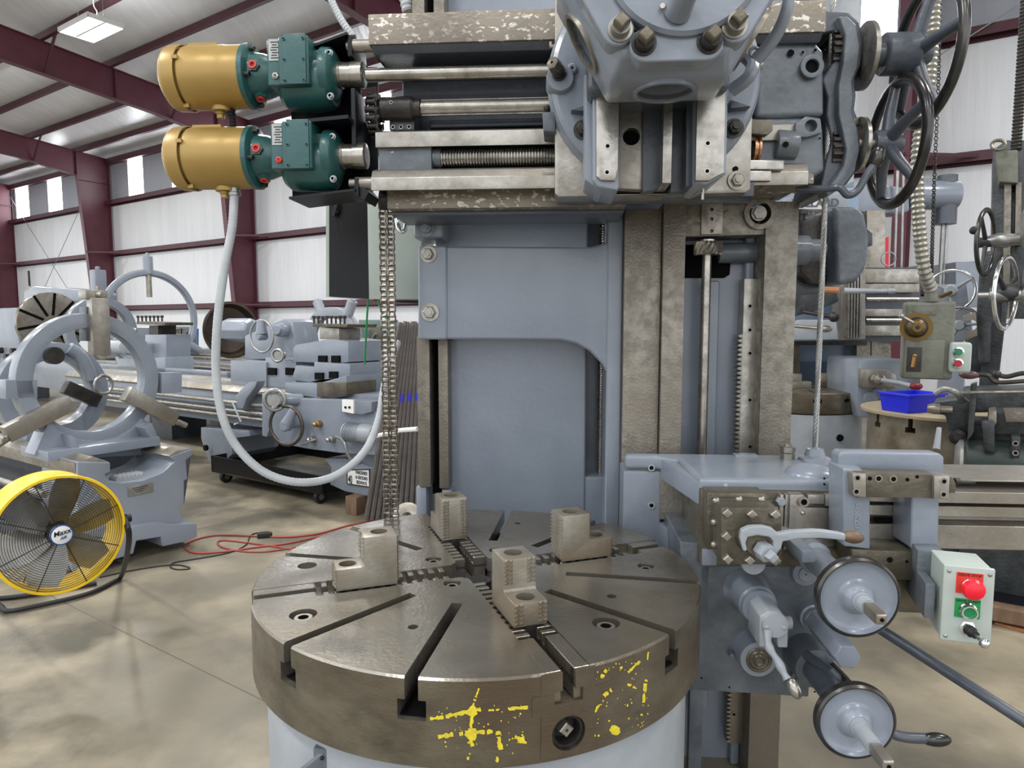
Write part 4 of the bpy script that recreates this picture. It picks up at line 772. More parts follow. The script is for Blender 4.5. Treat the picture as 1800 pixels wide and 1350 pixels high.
b = MB(F); b.tube(curve(P, 6), .009, 12, rf=lambda t: .0105 - .003 * abs(math.sin(t * 9)) ** 2); lv = b.build('feed_lever', PAINTL, sh_)
b = MB(F); b.ball(pix(1395, 1209, F, 1, 1.495), .0145, d=P[-1] - P[-3], st=1.75); b.build('lever_knob', STEELB, lv)
# round bearing with scroll end
boss(1322, 1140, [(0, .054), (.015, .05), (.06, .046), (.062, .034)], nm='bearing_boss')
boss(1322, 1140, [(.05, .034), (.064, .033), (.066, .03), (.064, .026), (.068, .022), (.066, .016), (.07, .012), (.066, .008), (.066, 0)], m=BROWN, nm='bearing_end')
bolt(sh_, F, pix(1283, 1146, F, 1, AY), r=.008, h=.02, m=PAINTO, washer=False)
boss(1413, 1006, [(0, .033), (.012, .032), (.014, .020), (.016, .019), (.018, .018), (.016, .003), (.01, 0)], nm='shaft_cover')
boss(1407, 1190, [(0, .03), (.012, .029), (.014, .018), (.018, .016), (.018, .003), (.01, 0)], nm='shaft_cover', m=PAINTO)
# hex bar
b = MB(F); q = pix(1424, 1078, F, 1, AY); b.lathe(q, (0, -1, 0), [(0, .036), (.03, .036), (.033, .031), (.05, .031)], 28); b.build('hex_bar_collar', PAINT, sh_)
b = MB(F); b.lathe(q, (0, -1, 0), [(.05, .031), (.235, .031), (.24, .028)], 6); b.build('hex_bar', PAINT, sh_, bev=.002)
# lower shaft and wheel
q = pix(1413, 1148, F, 1, AY); b = MB(F); b.lathe(q, (0, -1, 0), [(0, .056), (.07, .052), (.085, .05), (.088, .034)], 36); b.build('bearing_boss', PAINTO, sh_)
b = MB(F); b.lathe(q, (0, -1, 0), [(.08, .034), (.1, .032), (.33, .031)], 28); b.build('shaft_sleeve', PAINTD, sh_)
def discwheel(q, Rr, long_):
    """dished disc wheel facing the front, squared shaft end through its hub"""
    b = MB(F); prof = [(0, Rr), (.012, Rr), (.02, Rr - .007), (.012, Rr - .012), (.008, Rr - .02), (.0085, .040), (.014, .033), (.03, .027), (.034, .0225)]
    b.lathe(q, (0, -1, 0), prof + [(.034, 0)], 64); w_ = b.build('disc_handwheel', PAINT, sh_)
    b = MB(F); b.lathe(q, (0, -1, 0), [(-.002, Rr - .006), (-.002, Rr + .001), (.004, Rr + .002), (.016, Rr + .0015), (.0205, Rr - .003), (.0205, Rr - .006), (.01, Rr - .003)], 64, closed=True); b.build('wheel_rim', DARKRIM, w_)
    e = q + V((0, -.034, 0)); l1 = .05 if long_ else .012
    b = MB(F); b.lathe(e, (0, -1, 0), [(0, .021), (.01, .0205), (.01, .017), (l1 + .02, .0165)], 24); b.build('shaft_collar', PAINTL, w_)
    b = MB(F); b.lathe(e + V((0, -l1, 0)), (0, -1, 0), [(0, .0155), (.075, .015), (.078, .0115)], 4); 
    M4 = Matrix.Translation(e) @ Matrix.Rotation(R(45), 4, 'Y') @ Matrix.Translation(-e); b.v = [tuple(M4 @ V(v)) for v in b.v]; sq = b.build('squared_shaft_end', STEEL, w_, bev=.0012)
    b = MB(F); b.cyl(e + V((0, -l1 - .0775, 0)), e + V((0, -l1 - .0795, 0)), .004, n=12); b.build('centre_hole', VOID, sq)
    return w_
W2 = pix(1499, 1262, F, 1, 1.44); discwheel(W2, .0815, True)
W1 = pix(1503, 1046, F, 1, 1.47); discwheel(W1, .086, False)
b = MB(F); b.lathe(W1 + V((0, .35, 0)), (0, -1, 0), [(0, .04), (.12, .04), (.13, .032), (.35, .03)], 24); b.build('wheel_shaft', PAINT, sh_)
b = MB(F); b.bar(W1 + V((-.07, .3, .05)), W1 + V((-.055, .12, .04)), .036, .03); b.build('shaft_guard', PAINT, sh_, bev=.008)
# reversing lever behind the lower wheel and the long pull rod
P = [pix(a_, b_, F, 1, y_) for a_, b_, y_ in [(1540, 1262, 1.6), (1556, 1280, 1.58), (1575, 1292, 1.56), (1600, 1297, 1.55), (1628, 1298, 1.54)]]
b = MB(F); b.tube([W2 + V((.0, .28, -.0)), W2 + V((.03, .2, 0))] + curve(P, 6), .012, 12); lv = b.build('reversing_lever', PAINTD, sh_)
b = MB(F); b.ball(pix(1645, 1300, F, 1, 1.54), .0155, d=(1, 0, .02), st=2.2); b.build('lever_knob', DARKRIM, lv)
b = MB(F); b.cyl(pix(1538, 1100, F, 1, 1.8), pix(1835, 1290, F, 1, 1.52), .0135, n=18); b.build('pull_rod', STEELB if 0 else PAINTD, sh_)
b = MB(F); b.cyl(pix(1446, 1150, F, 1, 1.8), pix(1492, 1200, F, 1, 1.6), .008, n=14); b.build('pull_rod', DARKST, sh_)
for a_, b_ in ((1223, 1016), (1223, 1043), (1218, 1178), (1282, 1208), (1432, 1216), (1233, 1192)):
    q = pix(a_, b_, F, 1, AY); MB(F).cyl(q, q - V((0, .001, 0)), .0025, n=10).build('cover_screw', VOID, sh_)

# ---- wire rope that carries the side head
b = MB(F); zt_, zb_ = 3.0, ZS + .03; n_ = 260
for k_ in range(6):
    pts = []
    for i in range(n_ + 1):
        z = zb_ + (zt_ - zb_) * i / n_; a = 2 * math.pi * (k_ / 6 + (z - zb_) / .075); pts.append((RB.x + .0052 * math.cos(a), RB.y + .0052 * math.sin(a), z))
    b.tube(pts, .0031, 6)
rp = b.build('wire_rope', GALV, None); rebase(rp, (RB.x, RB.y, zb_), F); tag(rp, 'twisted steel wire rope running straight up from the top of the side head', 'wire rope')

# ---- push button station on the side head
p0 = pix(1697, 1135, F, 1, 1.50)
cs = thing('control_station', 'grey push button box with red stop button and chrome toggle right of the disc handwheels', 'control box', p0, F)
G = F @ Matrix.Translation(pix(1699, 1062, F, 1, 1.50)) @ Matrix.Rotation(R(-14), 4, 'Z')
b = MB(G); b.box(-.046, .046, 0, .11, -.082, .082); b.build('box', ENCL, cs, bev=.004, seg=3)
b = MB(G); b.box(-.048, .048, -.006, .004, -.085, .085); b.build('lid', ENCL, cs, bev=.004, seg=3)
b = MB(G); b.px([(.02, -.05), (.3, -.05), (.3, .03), (.02, .03)], -.075, -.055); b.px([(.1, -.05), (.3, -.05), (.3, .08), (.1, .08)], -.075, -.02); b.build('mounting_bracket', PAINTO, cs, bev=.002)
for xx, zz in ((-.038, .072), (.038, .072), (-.038, -.074)): bolt(cs, G, (xx, -.006, zz), r=.0045, h=.003, m=STEELB, kind='pan', washer=False)
b = MB(G); b.box(-.024, .026, -.0075, -.006, .026, .072); rl = b.build('red_legend_plate', REDL, cs)
b = MB(G); b.box(-.024, .024, -.0075, -.006, -.028, .014); gl = b.build('green_legend_plate', GREENL, cs)
text('DRIVE STOP', .0082, facing(G, (.001, -.0076, .067)), INK, rl, bold=.0001); text('DRIVE START', .0076, facing(G, (0, -.0076, .009)), INK, gl, bold=.0001)
b = MB(G); b.lathe((.002, -.007, .044), (0, -1, 0), [(0, .0165), (.006, .0165), (.008, .014), (.014, .013)], 24); b.build('button_collar', CHROME, cs)
b = MB(G); b.lathe((.002, -.02, .044), (0, -1, 0), [(0, .013), (.006, .021), (.012, .0225), (.02, .019), (.024, .01), (.025, 0)], 32); b.build('stop_button', REDM, cs)
b = MB(G); b.lathe((.0, -.007, -.01), (0, -1, 0), [(0, .0175), (.006, .0175), (.008, .0155), (.02, .0155), (.02, .0125), (.014, .0125)], 28); b.build('button_collar', CHROME, cs)
b = MB(G); b.cyl((.0, -.008, -.01), (.0, -.022, -.01), .012); b.build('start_button', GREENM, cs)
b = MB(G); b.lathe((.002, -.006, -.050), (0, -1, 0), [(0, .0165), (.005, .017), (.007, .013), (.014, .013)], 6); b.build('toggle_nut', CHROME, cs)
b = MB(G); b.lathe((.002, -.018, -.050), (.35, -1, -.1), [(0, .012), (.008, .010), (.01, .012), (.016, .008), (.022, .008)], 20); b.build('toggle_boot', RUBBER, cs)
b = MB(G); b.cyl((.008, -.036, -.052), (.016, -.056, -.056), .004, n=12); b.ball((.018, -.062, -.057), .0105, n=20); b.build('toggle_lever', CHROME, cs)
# ================================================================== GEARMOTORS, THEIR BRACKET, CONDUITS (frame FM)
F = FM
mb_ = thing('motor_bracket', 'black welded steel bracket that carries the two yellow motors at the rail end', 'bracket', (mx(570, 2.12), 2.15, mz(350, 2.12, 570)), F)
b = MB(F); b.py(Y(F, 2.12, [(512, 92), (530, 80), (622, 62), (664, 108), (664, 330), (625, 350), (514, 350), (512, 200)]), 2.12, 2.13); bp_ = b.build('back_plate', BLACK, mb_)
c = MB(F); c.py(Y(F, 2.12, [(634, 156), (662, 152), (664, 205), (634, 228), (636, 210)]), 2.0, 2.3); cut(bp_, c)
c = MB(F); c.py(Y(F, 2.12, [(634, 90), (650, 90), (680, 118), (646, 118)]), 2.0, 2.3); cut(bp_, c)
for z0, z1, x_, nm in ((58, 102, 617, 'side_plate'), (152, 262, 621, 'side_plate'), (310, 348, 624, 'side_plate')):
    xx = mx(x_, 1.92); b = MB(F); b.box(xx - .006, xx + .006, 1.97, 2.12, mz(z1 - 4, 1.97, 620), mz(z0 + 3, 1.97, 620)); b.build(nm, BLACK, mb_, bev=.001)
b = MB(F); zz = mz(214, 1.92, 570); xx0, xx1 = mx(527, 1.92), mx(621, 1.92)
b.prism([(xx0, 1.92, zz - .003), (xx1, 1.92, zz + .008), (xx1, 1.92, zz + .018), (xx0, 1.92, zz + .006)], [(xx0, 2.12, zz - .003), (xx1, 2.12, zz + .008), (xx1, 2.12, zz + .018), (xx0, 2.12, zz + .006)]); b.build('shelf_plate', BLACK, mb_)
b = MB(F); b.prism([(mx(514, 1.95), 1.96, mz(349, 1.96, 560)), (mx(628, 1.95), 1.96, mz(336, 1.96, 560)), (mx(628, 1.95), 1.96, mz(332, 1.96, 560)), (mx(514, 1.95), 1.96, mz(345, 1.96, 560))], [(mx(514, 1.95), 2.12, mz(349, 1.96, 560)), (mx(628, 1.95), 2.12, mz(336, 1.96, 560)), (mx(628, 1.95), 2.12, mz(332, 1.96, 560)), (mx(514, 1.95), 2.12, mz(345, 1.96, 560))]); b.build('bottom_plate', BLACK, mb_)
b = MB(F); zz = mz(72, 1.95, 560); b.prism([(mx(520, 1.95), 1.96, zz - .035), (mx(620, 1.95), 1.96, zz + .02), (mx(620, 1.95), 1.96, zz + .027), (mx(520, 1.95), 1.96, zz - .028)], [(mx(520, 1.95), 2.12, zz - .035), (mx(620, 1.95), 2.12, zz + .02), (mx(620, 1.95), 2.12, zz + .027), (mx(520, 1.95), 2.12, zz - .028)]); b.build('top_plate', BLACK, mb_)
b = MB(F); b.py(Y(F, 1.98, [(627, 312), (648, 338), (640, 352), (626, 342)]), 1.98, 2.1); b.build('gusset', BLACK, mb_)
def gearmotor(x0, y, z, label, plug):
    t = thing('gearmotor', label, 'motor', (x0 + .2, y, z - .1), F, 'yellow motors with green gearboxes')
    A = lambda s: (x0 + s, y, z)
    b = MB(F); b.lathe(A(0), (1, 0, 0), [(0, .0), (.002, .03), (.01, .066), (.024, .086), (.034, .0905), (.07, .0925), (.07, .089), (.06, .087)], 56); fc_ = b.build('fan_cover', GOLD, t)
    b = MB(F); b.lathe(A(.064), (1, 0, 0), [(0, .080), (.012, .080), (.012, .0865), (.02, .088), (.13, .088), (.132, .087), (.188, .087), (.19, .084)], 64); b.box(x0 + .085, x0 + .17, y - .03, y + .03, z + .075, z + .0895); mbd = b.build('motor_body', GOLD, t)
    b = MB(F)
    for a in (-70, 20, 110, 200): q = Vector(A(.075)) + Vector((0, -math.cos(R(a)), math.sin(R(a)))) * .09; b.box(q.x - .008, q.x + .008, q.y - .005, q.y + .005, q.z - .005, q.z + .005)
    b.build('cover_screw', GOLD, fc_)
    b = MB(F); b.cyl((x0 + .165, y, z - .08), (x0 + .165, y, z - .095), .03, n=24); b.lathe((x0 + .16, y, z - .092), (0, 0, -1), [(0, .014), (.01, .014), (.012, .011), (.022, .011)], 20); b.build('conduit_hub', GOLD, t)
    b = MB(F); b.lathe(A(.252), (1, 0, 0), [(0, .09), (.014, .09), (.016, .084), (.02, .066), (.05, .062), (.07, .055), (.085, .05), (.095, .05)], 56); ad = b.build('adapter_flange', TEAL, t)
    for a in (62, -12, -100, 150):
        e = Vector((0, -math.cos(R(a)), math.sin(R(a)))); q = Vector(A(.268)) + e * .076
        bolt(t, F, q, (1, 0, 0), .0075, .016, DARKST, 'socket', 'flange_bolt', False)
    for a in (8, -72):
        e = Vector((0, -math.cos(R(a)), math.sin(R(a)))); q = Vector(A(.292)) + e * .055
        b = MB(F); b.cyl(q, q + e * .016, .018, n=6); b.build('plug_boss', TEAL, ad)
        b = MB(F); b.lathe(q + e * .016, e, [(0, .012), (.004, .012), (.004, .0065), (.0, .006), (0, 0)], 20); b.build('red_plug', REDP, ad)
    b = MB(F); b.box(x0 + .335, x0 + .378, y - .075, y + .06, z - .05, z + .078); b.box(x0 + .372, x0 + .458, y - .085, y + .07, z - .052, z + .08); b.build('gearbox', TEAL, t, bev=.007, seg=3)
    b = MB(F); b.lathe((x0 + .35, y + .01, z - .022), (1, 0, 0), [(0, .06), (.015, .072), (.1, .076), (.14, .07), (.15, .06)], 40); b.build('gear_case', TEAL, t)
    b = MB(F); b.box(x0 + .388, x0 + .452, y - .091, y - .083, z - .052, z + .082); cvr = b.build('cover_plate', TEAL, t, bev=.002)
    for xx in (.391, .446):
        for zz in (-.046, .01, .065): bolt(cvr, F, (x0 + xx, y - .091, z + zz + .003), r=.004, h=.003, m=TEAL, kind='socket', name='cover_bolt', washer=False)
    b = MB(F); b.box(x0 + .342, x0 + .370, y - .0775, y - .0745, z + .016, z + .074); npl = b.build('name_plate', GALV, t)
    b = MB(F)
    for i in range(7): b.box(x0 + .348 + (i % 3) * .002, x0 + .370 - (i % 2) * .004, y - .0779, y - .0775, z + .022 + i * .007, z + .0248 + i * .007)
    b.build('plate_text_rows', INK, npl)
    b = MB(F); q = (x0 + .360, y - .075, z - .025); b.lathe(q, (0, -1, 0), [(0, .0095), (.006, .0095), (.008, .005), (.004, .0)], 6); b.build('oil_plug', GALV if plug == 'g' else REDP, t)
    b = MB(F); b.box(x0 + .452, x0 + .49, y - .045, y + .06, z - .045, z + .055); b.lathe(A(.475), (1, 0, 0), [(0, .076), (.025, .074), (.035, .06), (.04, .045)], 40); b.build('output_housing', TEAL, t, bev=.004)
    for zz in (-.07, .06): bolt(t, F, (x0 + .505, y - .045, z + zz * .9 - .01), r=.007, h=.01, m=GALV, kind='socket', washer=True)
    b = MB(F); b.lathe(A(.51), (1, 0, 0), [(0, .03), (.005, .036), (.015, .037), (.016, .034), (.045, .034), (.046, .036), (.078, .037), (.08, .034), (.08, .018)], 36)
    b.build('shaft_coupling', STEELB, t); return t
g1 = gearmotor(mx(293, 2.0, 137), 2.0, zf1 + .002, 'upper yellow motor with green gearbox and grey oil plug', 'g')
g2 = gearmotor(mx(301, 2.0, 285), 2.0, zs + .002, 'lower yellow motor with green gearbox and red plugs', 'r')
# conduits
def flexline(pts, r, m, name, label, cat, rib=.06, step=.006, F=FM):
    P = curve(pts, 14); out = [P[0]]; 
    for p_ in P[1:]:
        while (p_ - out[-1]).length > step: out.append(out[-1] + (p_ - out[-1]).normalized() * step)
    n_ = len(out); b = MB(F); b.tube(out, r, 12, rf=lambda t: r * (1 + (rib if int(round(t * (n_ - 1))) % 2 else -rib)))
    return solo(b, name, m, label, cat)
xm = mx(405, 2.0, 200); zl = zs + .09
flexline([(xm, 2.0, zf1 - .105), (xm + .002, 2.0, (zf1 + zl) / 2), (xm + .004, 2.01, zl - .02)], .0105, RUBBER, 'flexible_conduit', 'short black flexible conduit between the two yellow motors', 'conduit', .14, .005)
L = [(412, 338, 2.0), (408, 400, 1.98), (394, 475, 1.95), (382, 570, 1.93), (380, 660, 1.93), (392, 735, 1.93), (420, 790, 1.95), (468, 832, 1.97), (530, 848, 2.0), (590, 836, 2.05), (640, 795, 2.1), (665, 740, 2.14), (674, 690, 2.18), (684, 640, 2.25), (700, 600, 2.34)]
flexline([pix(a_, b_, F, 1, y_) for a_, b_, y_ in L], .0125, CONDUIT, 'flexible_conduit', 'long grey flexible conduit hanging in a loop below the lower yellow motor', 'conduit', .035, .006)
b = MB(F); q = pix(412, 338, F, 1, 2.0); b.lathe(q + Vector((0, 0, .012)), (0, 0, -1), [(0, .016), (.012, .016), (.014, .018), (.022, .018)], 20); b.build('conduit_connector', GALV, g2)
flexline([pix(a_, b_, F, 1, y_) for a_, b_, y_ in [(566, -40, 2.2), (580, -5, 2.18), (600, 35, 2.15), (622, 66, 2.13)]], .0105, CONDUIT, 'flexible_conduit', 'grey flexible conduit coming down to the top of the black motor bracket', 'conduit', .1, .006)
flexline([pix(a_, b_, F, 1, y_) for a_, b_, y_ in [(708, -30, 2.4), (714, 5, 2.4), (718, 22, 2.4)]], .02, CONDUIT, 'flexible_conduit', 'stub of grey conduit behind the top left end of the cross rail', 'conduit', .08, .008)
# enclosure with its door swung open
en = thing('electrical_enclosure', 'pale grey electrical enclosure with a black door hung left of the mill column', 'electrical box', pix(650, 525, F, 1, 2.75), F)
b = MB(F); xa, xb = mx(655, 2.7), mx(745, 2.7); b.box(xa, xb, 2.7, 2.95, mz(524, 2.7), mz(345, 2.7)); b.build('box', ENCL, en, bev=.006)
b = MB(F); b.box(xa - .006, xb, 2.685, 2.702, mz(526, 2.7), mz(343, 2.7)); b.build('lid', ENCL, en, bev=.004)
b = MB(F); dp = Y(F, 2.75, [(573, 346), (656, 346), (656, 527), (573, 522)]); b.py(dp, 2.75, 2.77); dr = b.build('door', ENCL, en)
b = MB(F); b.py(Y(F, 2.745, [(579, 348), (655, 348), (655, 526), (579, 521)]), 2.742, 2.75); b.build('door_panel', BLACK, dr)
b = MB(F); q = pix(592, 372, F, 1, 2.742); b.cyl(q, q + Vector((0, -.02, 0)), .012, n=16); b.bar(q + Vector((-.008, -.02, -.02)), q + Vector((.01, -.02, .035)), .012, .012); b.build('latch', DARKST, dr)
b = MB(F); b.py(Y(F, 2.9, [(650, 350), (732, 350), (732, 533), (650, 528)]), 2.95, 2.97); b.build('mounting_plate', DARKST, en)
b = MB(F); q = pix(714, 392, F, 1, 2.4); b.lathe(q, (0, 0, 1), [(0, .011), (.03, .011), (.032, .016), (.05, .016), (.052, .011), (.08, .01)], 14); fit = solo(b, 'pneumatic_fitting', mat('teal_plastic', (30, 110, 130), .4), 'teal push-in fitting with a bright elbow beside the top of the column', 'fitting')
b = MB(F); b.tube(curve([q + Vector((0, 0, .005)), q + Vector((-.004, -.01, -.025)), q + Vector((-.018, -.014, -.03)), q + Vector((-.026, -.012, -.008)), q + Vector((-.035, 0, .01))], 6), .009, 12); b.build('elbow', CHROME, fit)
# roller chain, two hanging strands
b = MB(F); pz_ = .0158
for xx, yy in ((mx(677, 2.12), 2.12), (mx(690.5, 2.12), 2.12)):
    z = .35; i = 0; ztop = mz(352, 2.1, 680)
    while z < ztop:
        b.cyl((xx - .0075, yy, z), (xx + .0075, yy, z), .0052, n=8); b.cyl((xx - .013, yy, z), (xx + .013, yy, z), .0026, n=6)
        o_ = .0082 if i % 2 else .0105
        for s in (-1, 1): b.box(xx + s * o_ - .001, xx + s * o_ + .001, yy - .0068, yy + .0068, z - .003, z + pz_ + .003)
        z += pz_; i += 1
solo(b, 'roller_chain', mat('oily_chain_steel', (150, 142, 130), .3, .8, (70, 62, 56), 60, .5, .15), 'double strand of oily roller chain hanging left of the mill column', 'chain')
# ================================================================== LEFT BACKGROUND: lathes, steady rests, fan (frame FB)
F = FB
def PY(b, y0, y1, pts, y=None): return b.py(Y(FB, y if y is not None else y0, pts), y0, y1)
def PX(b, x0, x1, pts, x=None): return b.px(X(FB, x if x is not None else x1, pts), x0, x1)
bz = lambda px_, py_, y: pix(px_, py_, FB, 1, y)
bx = lambda px_, py_, x: pix(px_, py_, FB, 0, x)
# ---------------- nearest lathe bed, end on
XE = -4.55
l1 = thing('lathe_bed', 'nearest grey lathe bed with its cast end foot behind the yellow fan', 'lathe bed', (XE - 1.2, 2.35, 0), FB)
full = [(136, 812), (194, 813), (194, 830), (185, 834), (190, 846), (215, 849), (250, 845), (285, 831), (306, 812), (299, 803), (338, 789), (339, 800), (327, 809), (330, 842), (324, 845), (324, 884), (317, 890), (320, 919), (290, 962), (237, 940), (207, 960), (190, 1000), (136, 1000)]
b = MB(FB); PX(b, XE - .5, XE, [(136, 812), (194, 813), (194, 830), (185, 834), (190, 846), (215, 849), (250, 845), (285, 831), (306, 812), (299, 803), (338, 789), (339, 800), (327, 809), (330, 842), (324, 845), (324, 884), (317, 890), (322, 930), (136, 960)]); b.build('bed_end', PAINT, l1, bev=.008, seg=3)
b = MB(FB); PX(b, -10.5, XE - .48, [(138, 822), (192, 822), (186, 850), (186, 900), (138, 900)]); PX(b, -10.5, XE - .48, [(300, 806), (336, 796), (330, 842), (324, 884), (300, 884)]); b.build('bed_rail', PAINTD, l1)
b = MB(FB); PX(b, -10.5, XE - .02, [(133, 815), (166, 803), (194, 812), (194, 816), (190, 824), (136, 838)], XE); b.build('front_way', STEEL, l1, bev=.003)
b = MB(FB); PX(b, -10.5, XE - .01, [(298, 802), (312, 792), (338, 788), (339, 793), (300, 806)], XE); b.build('rear_way', STEEL, l1, bev=.003)
ft = [(136, 1010), (136, 955), (205, 948), (216, 943), (234, 924), (282, 918), (300, 922), (320, 921), (346, 920), (347, 944), (322, 953), (286, 961), (283, 944), (240, 951), (235, 973), (207, 982)]
b = MB(FB); PX(b, XE - .5, XE + .05, ft); b.build('bed_foot', PAINT, l1, bev=.008, seg=3)
b = MB(FB); y0_, y1_ = X(FB, XE, [(136, 812)])[0][0], X(FB, XE, [(338, 789)])[0][0]
b.box(XE - 3.6, XE - 3.0, y0_ + .02, y1_ - .02, 0, .5); b.build('bed_foot', PAINTD, l1, bev=.01)
b = MB(FB); PX(b, XE, XE + .006, [(224, 855), (268, 847), (269, 864), (225, 873)], XE); npx = b.build('name_plate', GALV, l1, bev=.002)
q = bx(247, 860, XE + .008); TT = FB @ Matrix.Translation(q) @ Matrix.Rotation(R(90), 4, 'Z') @ Matrix.Rotation(R(90), 4, 'X')
text('Monarch', .045, TT, INK, npx, 'plate_script', shear=.3) if 0 else None
b = MB(FB)
for i in range(3): b.box(XE + .0065, XE + .0075, q.y - .05 + i * .01, q.y + .045 - i * .015, q.z + .012 - i * .013, q.z + .017 - i * .013)
b.build('plate_text_rows', DARKST, npx)
b = MB(FB)   # lead screw and feed rod along the front
b.cyl((-10.5, y0_ - .09, .50), (XE - .25, y0_ - .09, .50), .022); b.build('lead_screw', STEEL, l1)
b = MB(FB); b.cyl((-10.5, y0_ - .09, .41), (XE - .25, y0_ - .09, .41), .018); b.build('feed_rod', STEEL, l1)
b = MB(FB); b.box(-10.5, XE - .5, y0_ - .04, y0_ + .02, .34, .38); b.box(-10.5, XE - .5, y0_ - .02, y0_ + .02, .44, .47); b.build('bed_lip', PAINTD, l1)
b = MB(FB); b.box(-10.5, XE - .6, y0_ + .05, y1_ - .05, .02, .25); b.build('chip_pan', PAINTD, l1)
# gear rack segment lying in the trough
rk_ = MB(FB); P0, P1 = bx(196, 818, XE - .12), bx(248, 832, XE - .12)
zt_ = P1.z - .01
rk_.box(P0.x - .05, P0.x + .05, P0.y, P1.y, zt_ - .04, zt_ + .005)
n_ = 7
for i in range(n_):
    ya = P0.y + (P1.y - P0.y) * i / n_; yb_ = P0.y + (P1.y - P0.y) * (i + 1) / n_; rk_.px([(ya, zt_ + .005), ((ya + yb_) / 2, zt_ + .028), (yb_, zt_ + .005)], P0.x - .05, P0.x + .05)
solo(rk_, 'gear_rack', PAINTL, 'short toothed grey rack piece lying in the trough of the nearest lathe bed', 'rack', bev=.001)

# ---------------- steady rests
def ringx(b, c, x0, x1, ro, ri, n=56, a0=0, a1=2 * math.pi):
    b.lathe((x0, c[0], c[1]), (1, 0, 0), [(0, ro), (x1 - x0, ro), (x1 - x0, ri), (0, ri)], n, closed=True); return b
XS = -4.95
s1 = thing('steady_rest', 'large open ring steady rest with three steel jaws on the nearest lathe bed', 'steady rest', (XS, 2.3, .72), FB)
cxs = bx(163, 668, XS); 
b = MB(FB); ringx(b, (cxs.y, cxs.z), XS - .11, XS, .452, .352); rg = b.build('ring', PAINT, s1, bev=.006)
b = MB(FB); PX(b, XS - .11, XS, [(10, 668), (66, 668), (66, 700), (10, 702)]); b.build('clamp_ear', PAINT, s1, bev=.005); b = MB(FB); PX(b, XS - .11, XS, [(284, 655), (320, 655), (320, 690), (284, 692)]); b.build('clamp_ear', PAINT, s1, bev=.005)
base = [(62, 805), (100, 757), (112, 762), (140, 772), (172, 776), (205, 770), (236, 752), (258, 722), (286, 700), (296, 720), (262, 745), (264, 778), (250, 800), (125, 800)]
b = MB(FB); PX(b, XS - .13, XS + .02, [(60, 800), (86, 740), (100, 752), (118, 765), (145, 773), (175, 775), (205, 769), (232, 754), (250, 735), (262, 745), (268, 778), (254, 783), (250, 800), (125, 806)]); b.build('ring_cradle', PAINT, s1, bev=.006)
b = MB(FB); q0, q1 = bx(92, 797, XS + .1), bx(262, 782, XS + .1); b.box(XS - .25, XS + .16, q0.y - .05, q1.y + .05, .7, .765); b.build('base', PAINT, s1, bev=.008)
for pts in ([(108, 762), (118, 766), (132, 800), (116, 806)], [(238, 750), (252, 742), (268, 780), (258, 784)]):
    b = MB(FB); PX(b, XS, XS + .14, pts, XS + .02); b.build('gusset', PAINT, s1, bev=.004)
def xbar(t, xa, xb, p0, p1, w, nm, m, x=None):
    """bar of square section between two pixels, lying in a plane of constant x"""
    x = xb if x is None else x; a = bx(*p0, x); c_ = bx(*p1, x); b = MB(FB); d = (c_ - a).normalized(); n_ = Vector((0, -d.z, d.y)) * w / 2
    b.px([((a + n_).y, (a + n_).z), ((c_ + n_).y, (c_ + n_).z), ((c_ - n_).y, (c_ - n_).z), ((a - n_).y, (a - n_).z)], xa, xb); return b.build(nm, m, t, bev=.005)
xbar(s1, XS - .02, XS + .06, (177, 524), (180, 624), .112, 'jaw', STEEL)
xbar(s1, XS - .10, XS - .0, (168, 540), (168, 600), .12, 'jaw_guide', PAINTD)
b = MB(FB); q = bx(179, 618, XS + .03); b.cyl((XS - .0, q.y, q.z), (XS + .05, q.y, q.z), .052); b.build('jaw_roller', STEEL, s1)
b = MB(FB); q = bx(168, 518, XS); b.box(XS - .09, XS + .02, q.y - .07, q.y + .07, q.z - .03, q.z + .03); b.cyl((XS - .03, q.y + .03, q.z + .02), (XS - .03, q.y + .03, q.z + .06), .01); b.cyl((XS - .0, q.y, q.z + .0), (XS + .05, q.y + .02, q.z), .02); b.build('jaw_screw_block', STEEL, s1, bev=.003)
xbar(s1, XS + .0, XS + .085, (128, 708), (14, 765), .105, 'jaw', STEEL)
xbar(s1, XS + .0, XS + .085, (226, 692), (312, 738), .105, 'jaw', STEEL)
for p_ in ((16, 770), (314, 742)):
    b = MB(FB); q = bx(*p_, XS + .05); b.cyl((XS + .04, q.y, q.z), (XS + .04, q.y + (.06 if p_[0] > 100 else -.06), q.z - .035), .022, n=8); b.cyl((XS + .02, q.y - .03, q.z), (XS + .08, q.y - .03, q.z), .014); b.build('jaw_screw', STEEL, s1)
XT = -5.75
s2 = thing('steady_rest', 'smaller hinged steady rest behind the large ring on the nearest lathe bed', 'steady rest', (XT, 2.3, .72), FB)
c2_ = bx(98, 690, XT)
b = MB(FB); ringx(b, (c2_.y, c2_.z), XT - .12, XT, .38, .25); b.build('ring', PAINT, s2, bev=.006)
b = MB(FB); PX(b, XT - .12, XT + .02, [(60, 700), (140, 700), (160, 800), (40, 800)]); cb = b.build('base', PAINT, s2, bev=.006)
c = MB(FB); c.cyl((XT - .5, c2_.y, c2_.z), (XT + .4, c2_.y, c2_.z), .25, n=48); cut(cb, c)
xbar(s2, XT, XT + .09, (118, 680), (176, 706), .10, 'jaw', DARKST)
b = MB(FB); q = bx(92, 625, XT); b.cyl((XT - .02, q.y, q.z), (XT + .05, q.y, q.z), .065); b.build('jaw_roller', DARKST, s2)
b = MB(FB); b.tube(curve([bx(120, 612, XT), bx(140, 625, XT), bx(155, 650, XT), bx(160, 668, XT)], 6), .05, 12); b.build('hinge_arm', PAINT, s2)
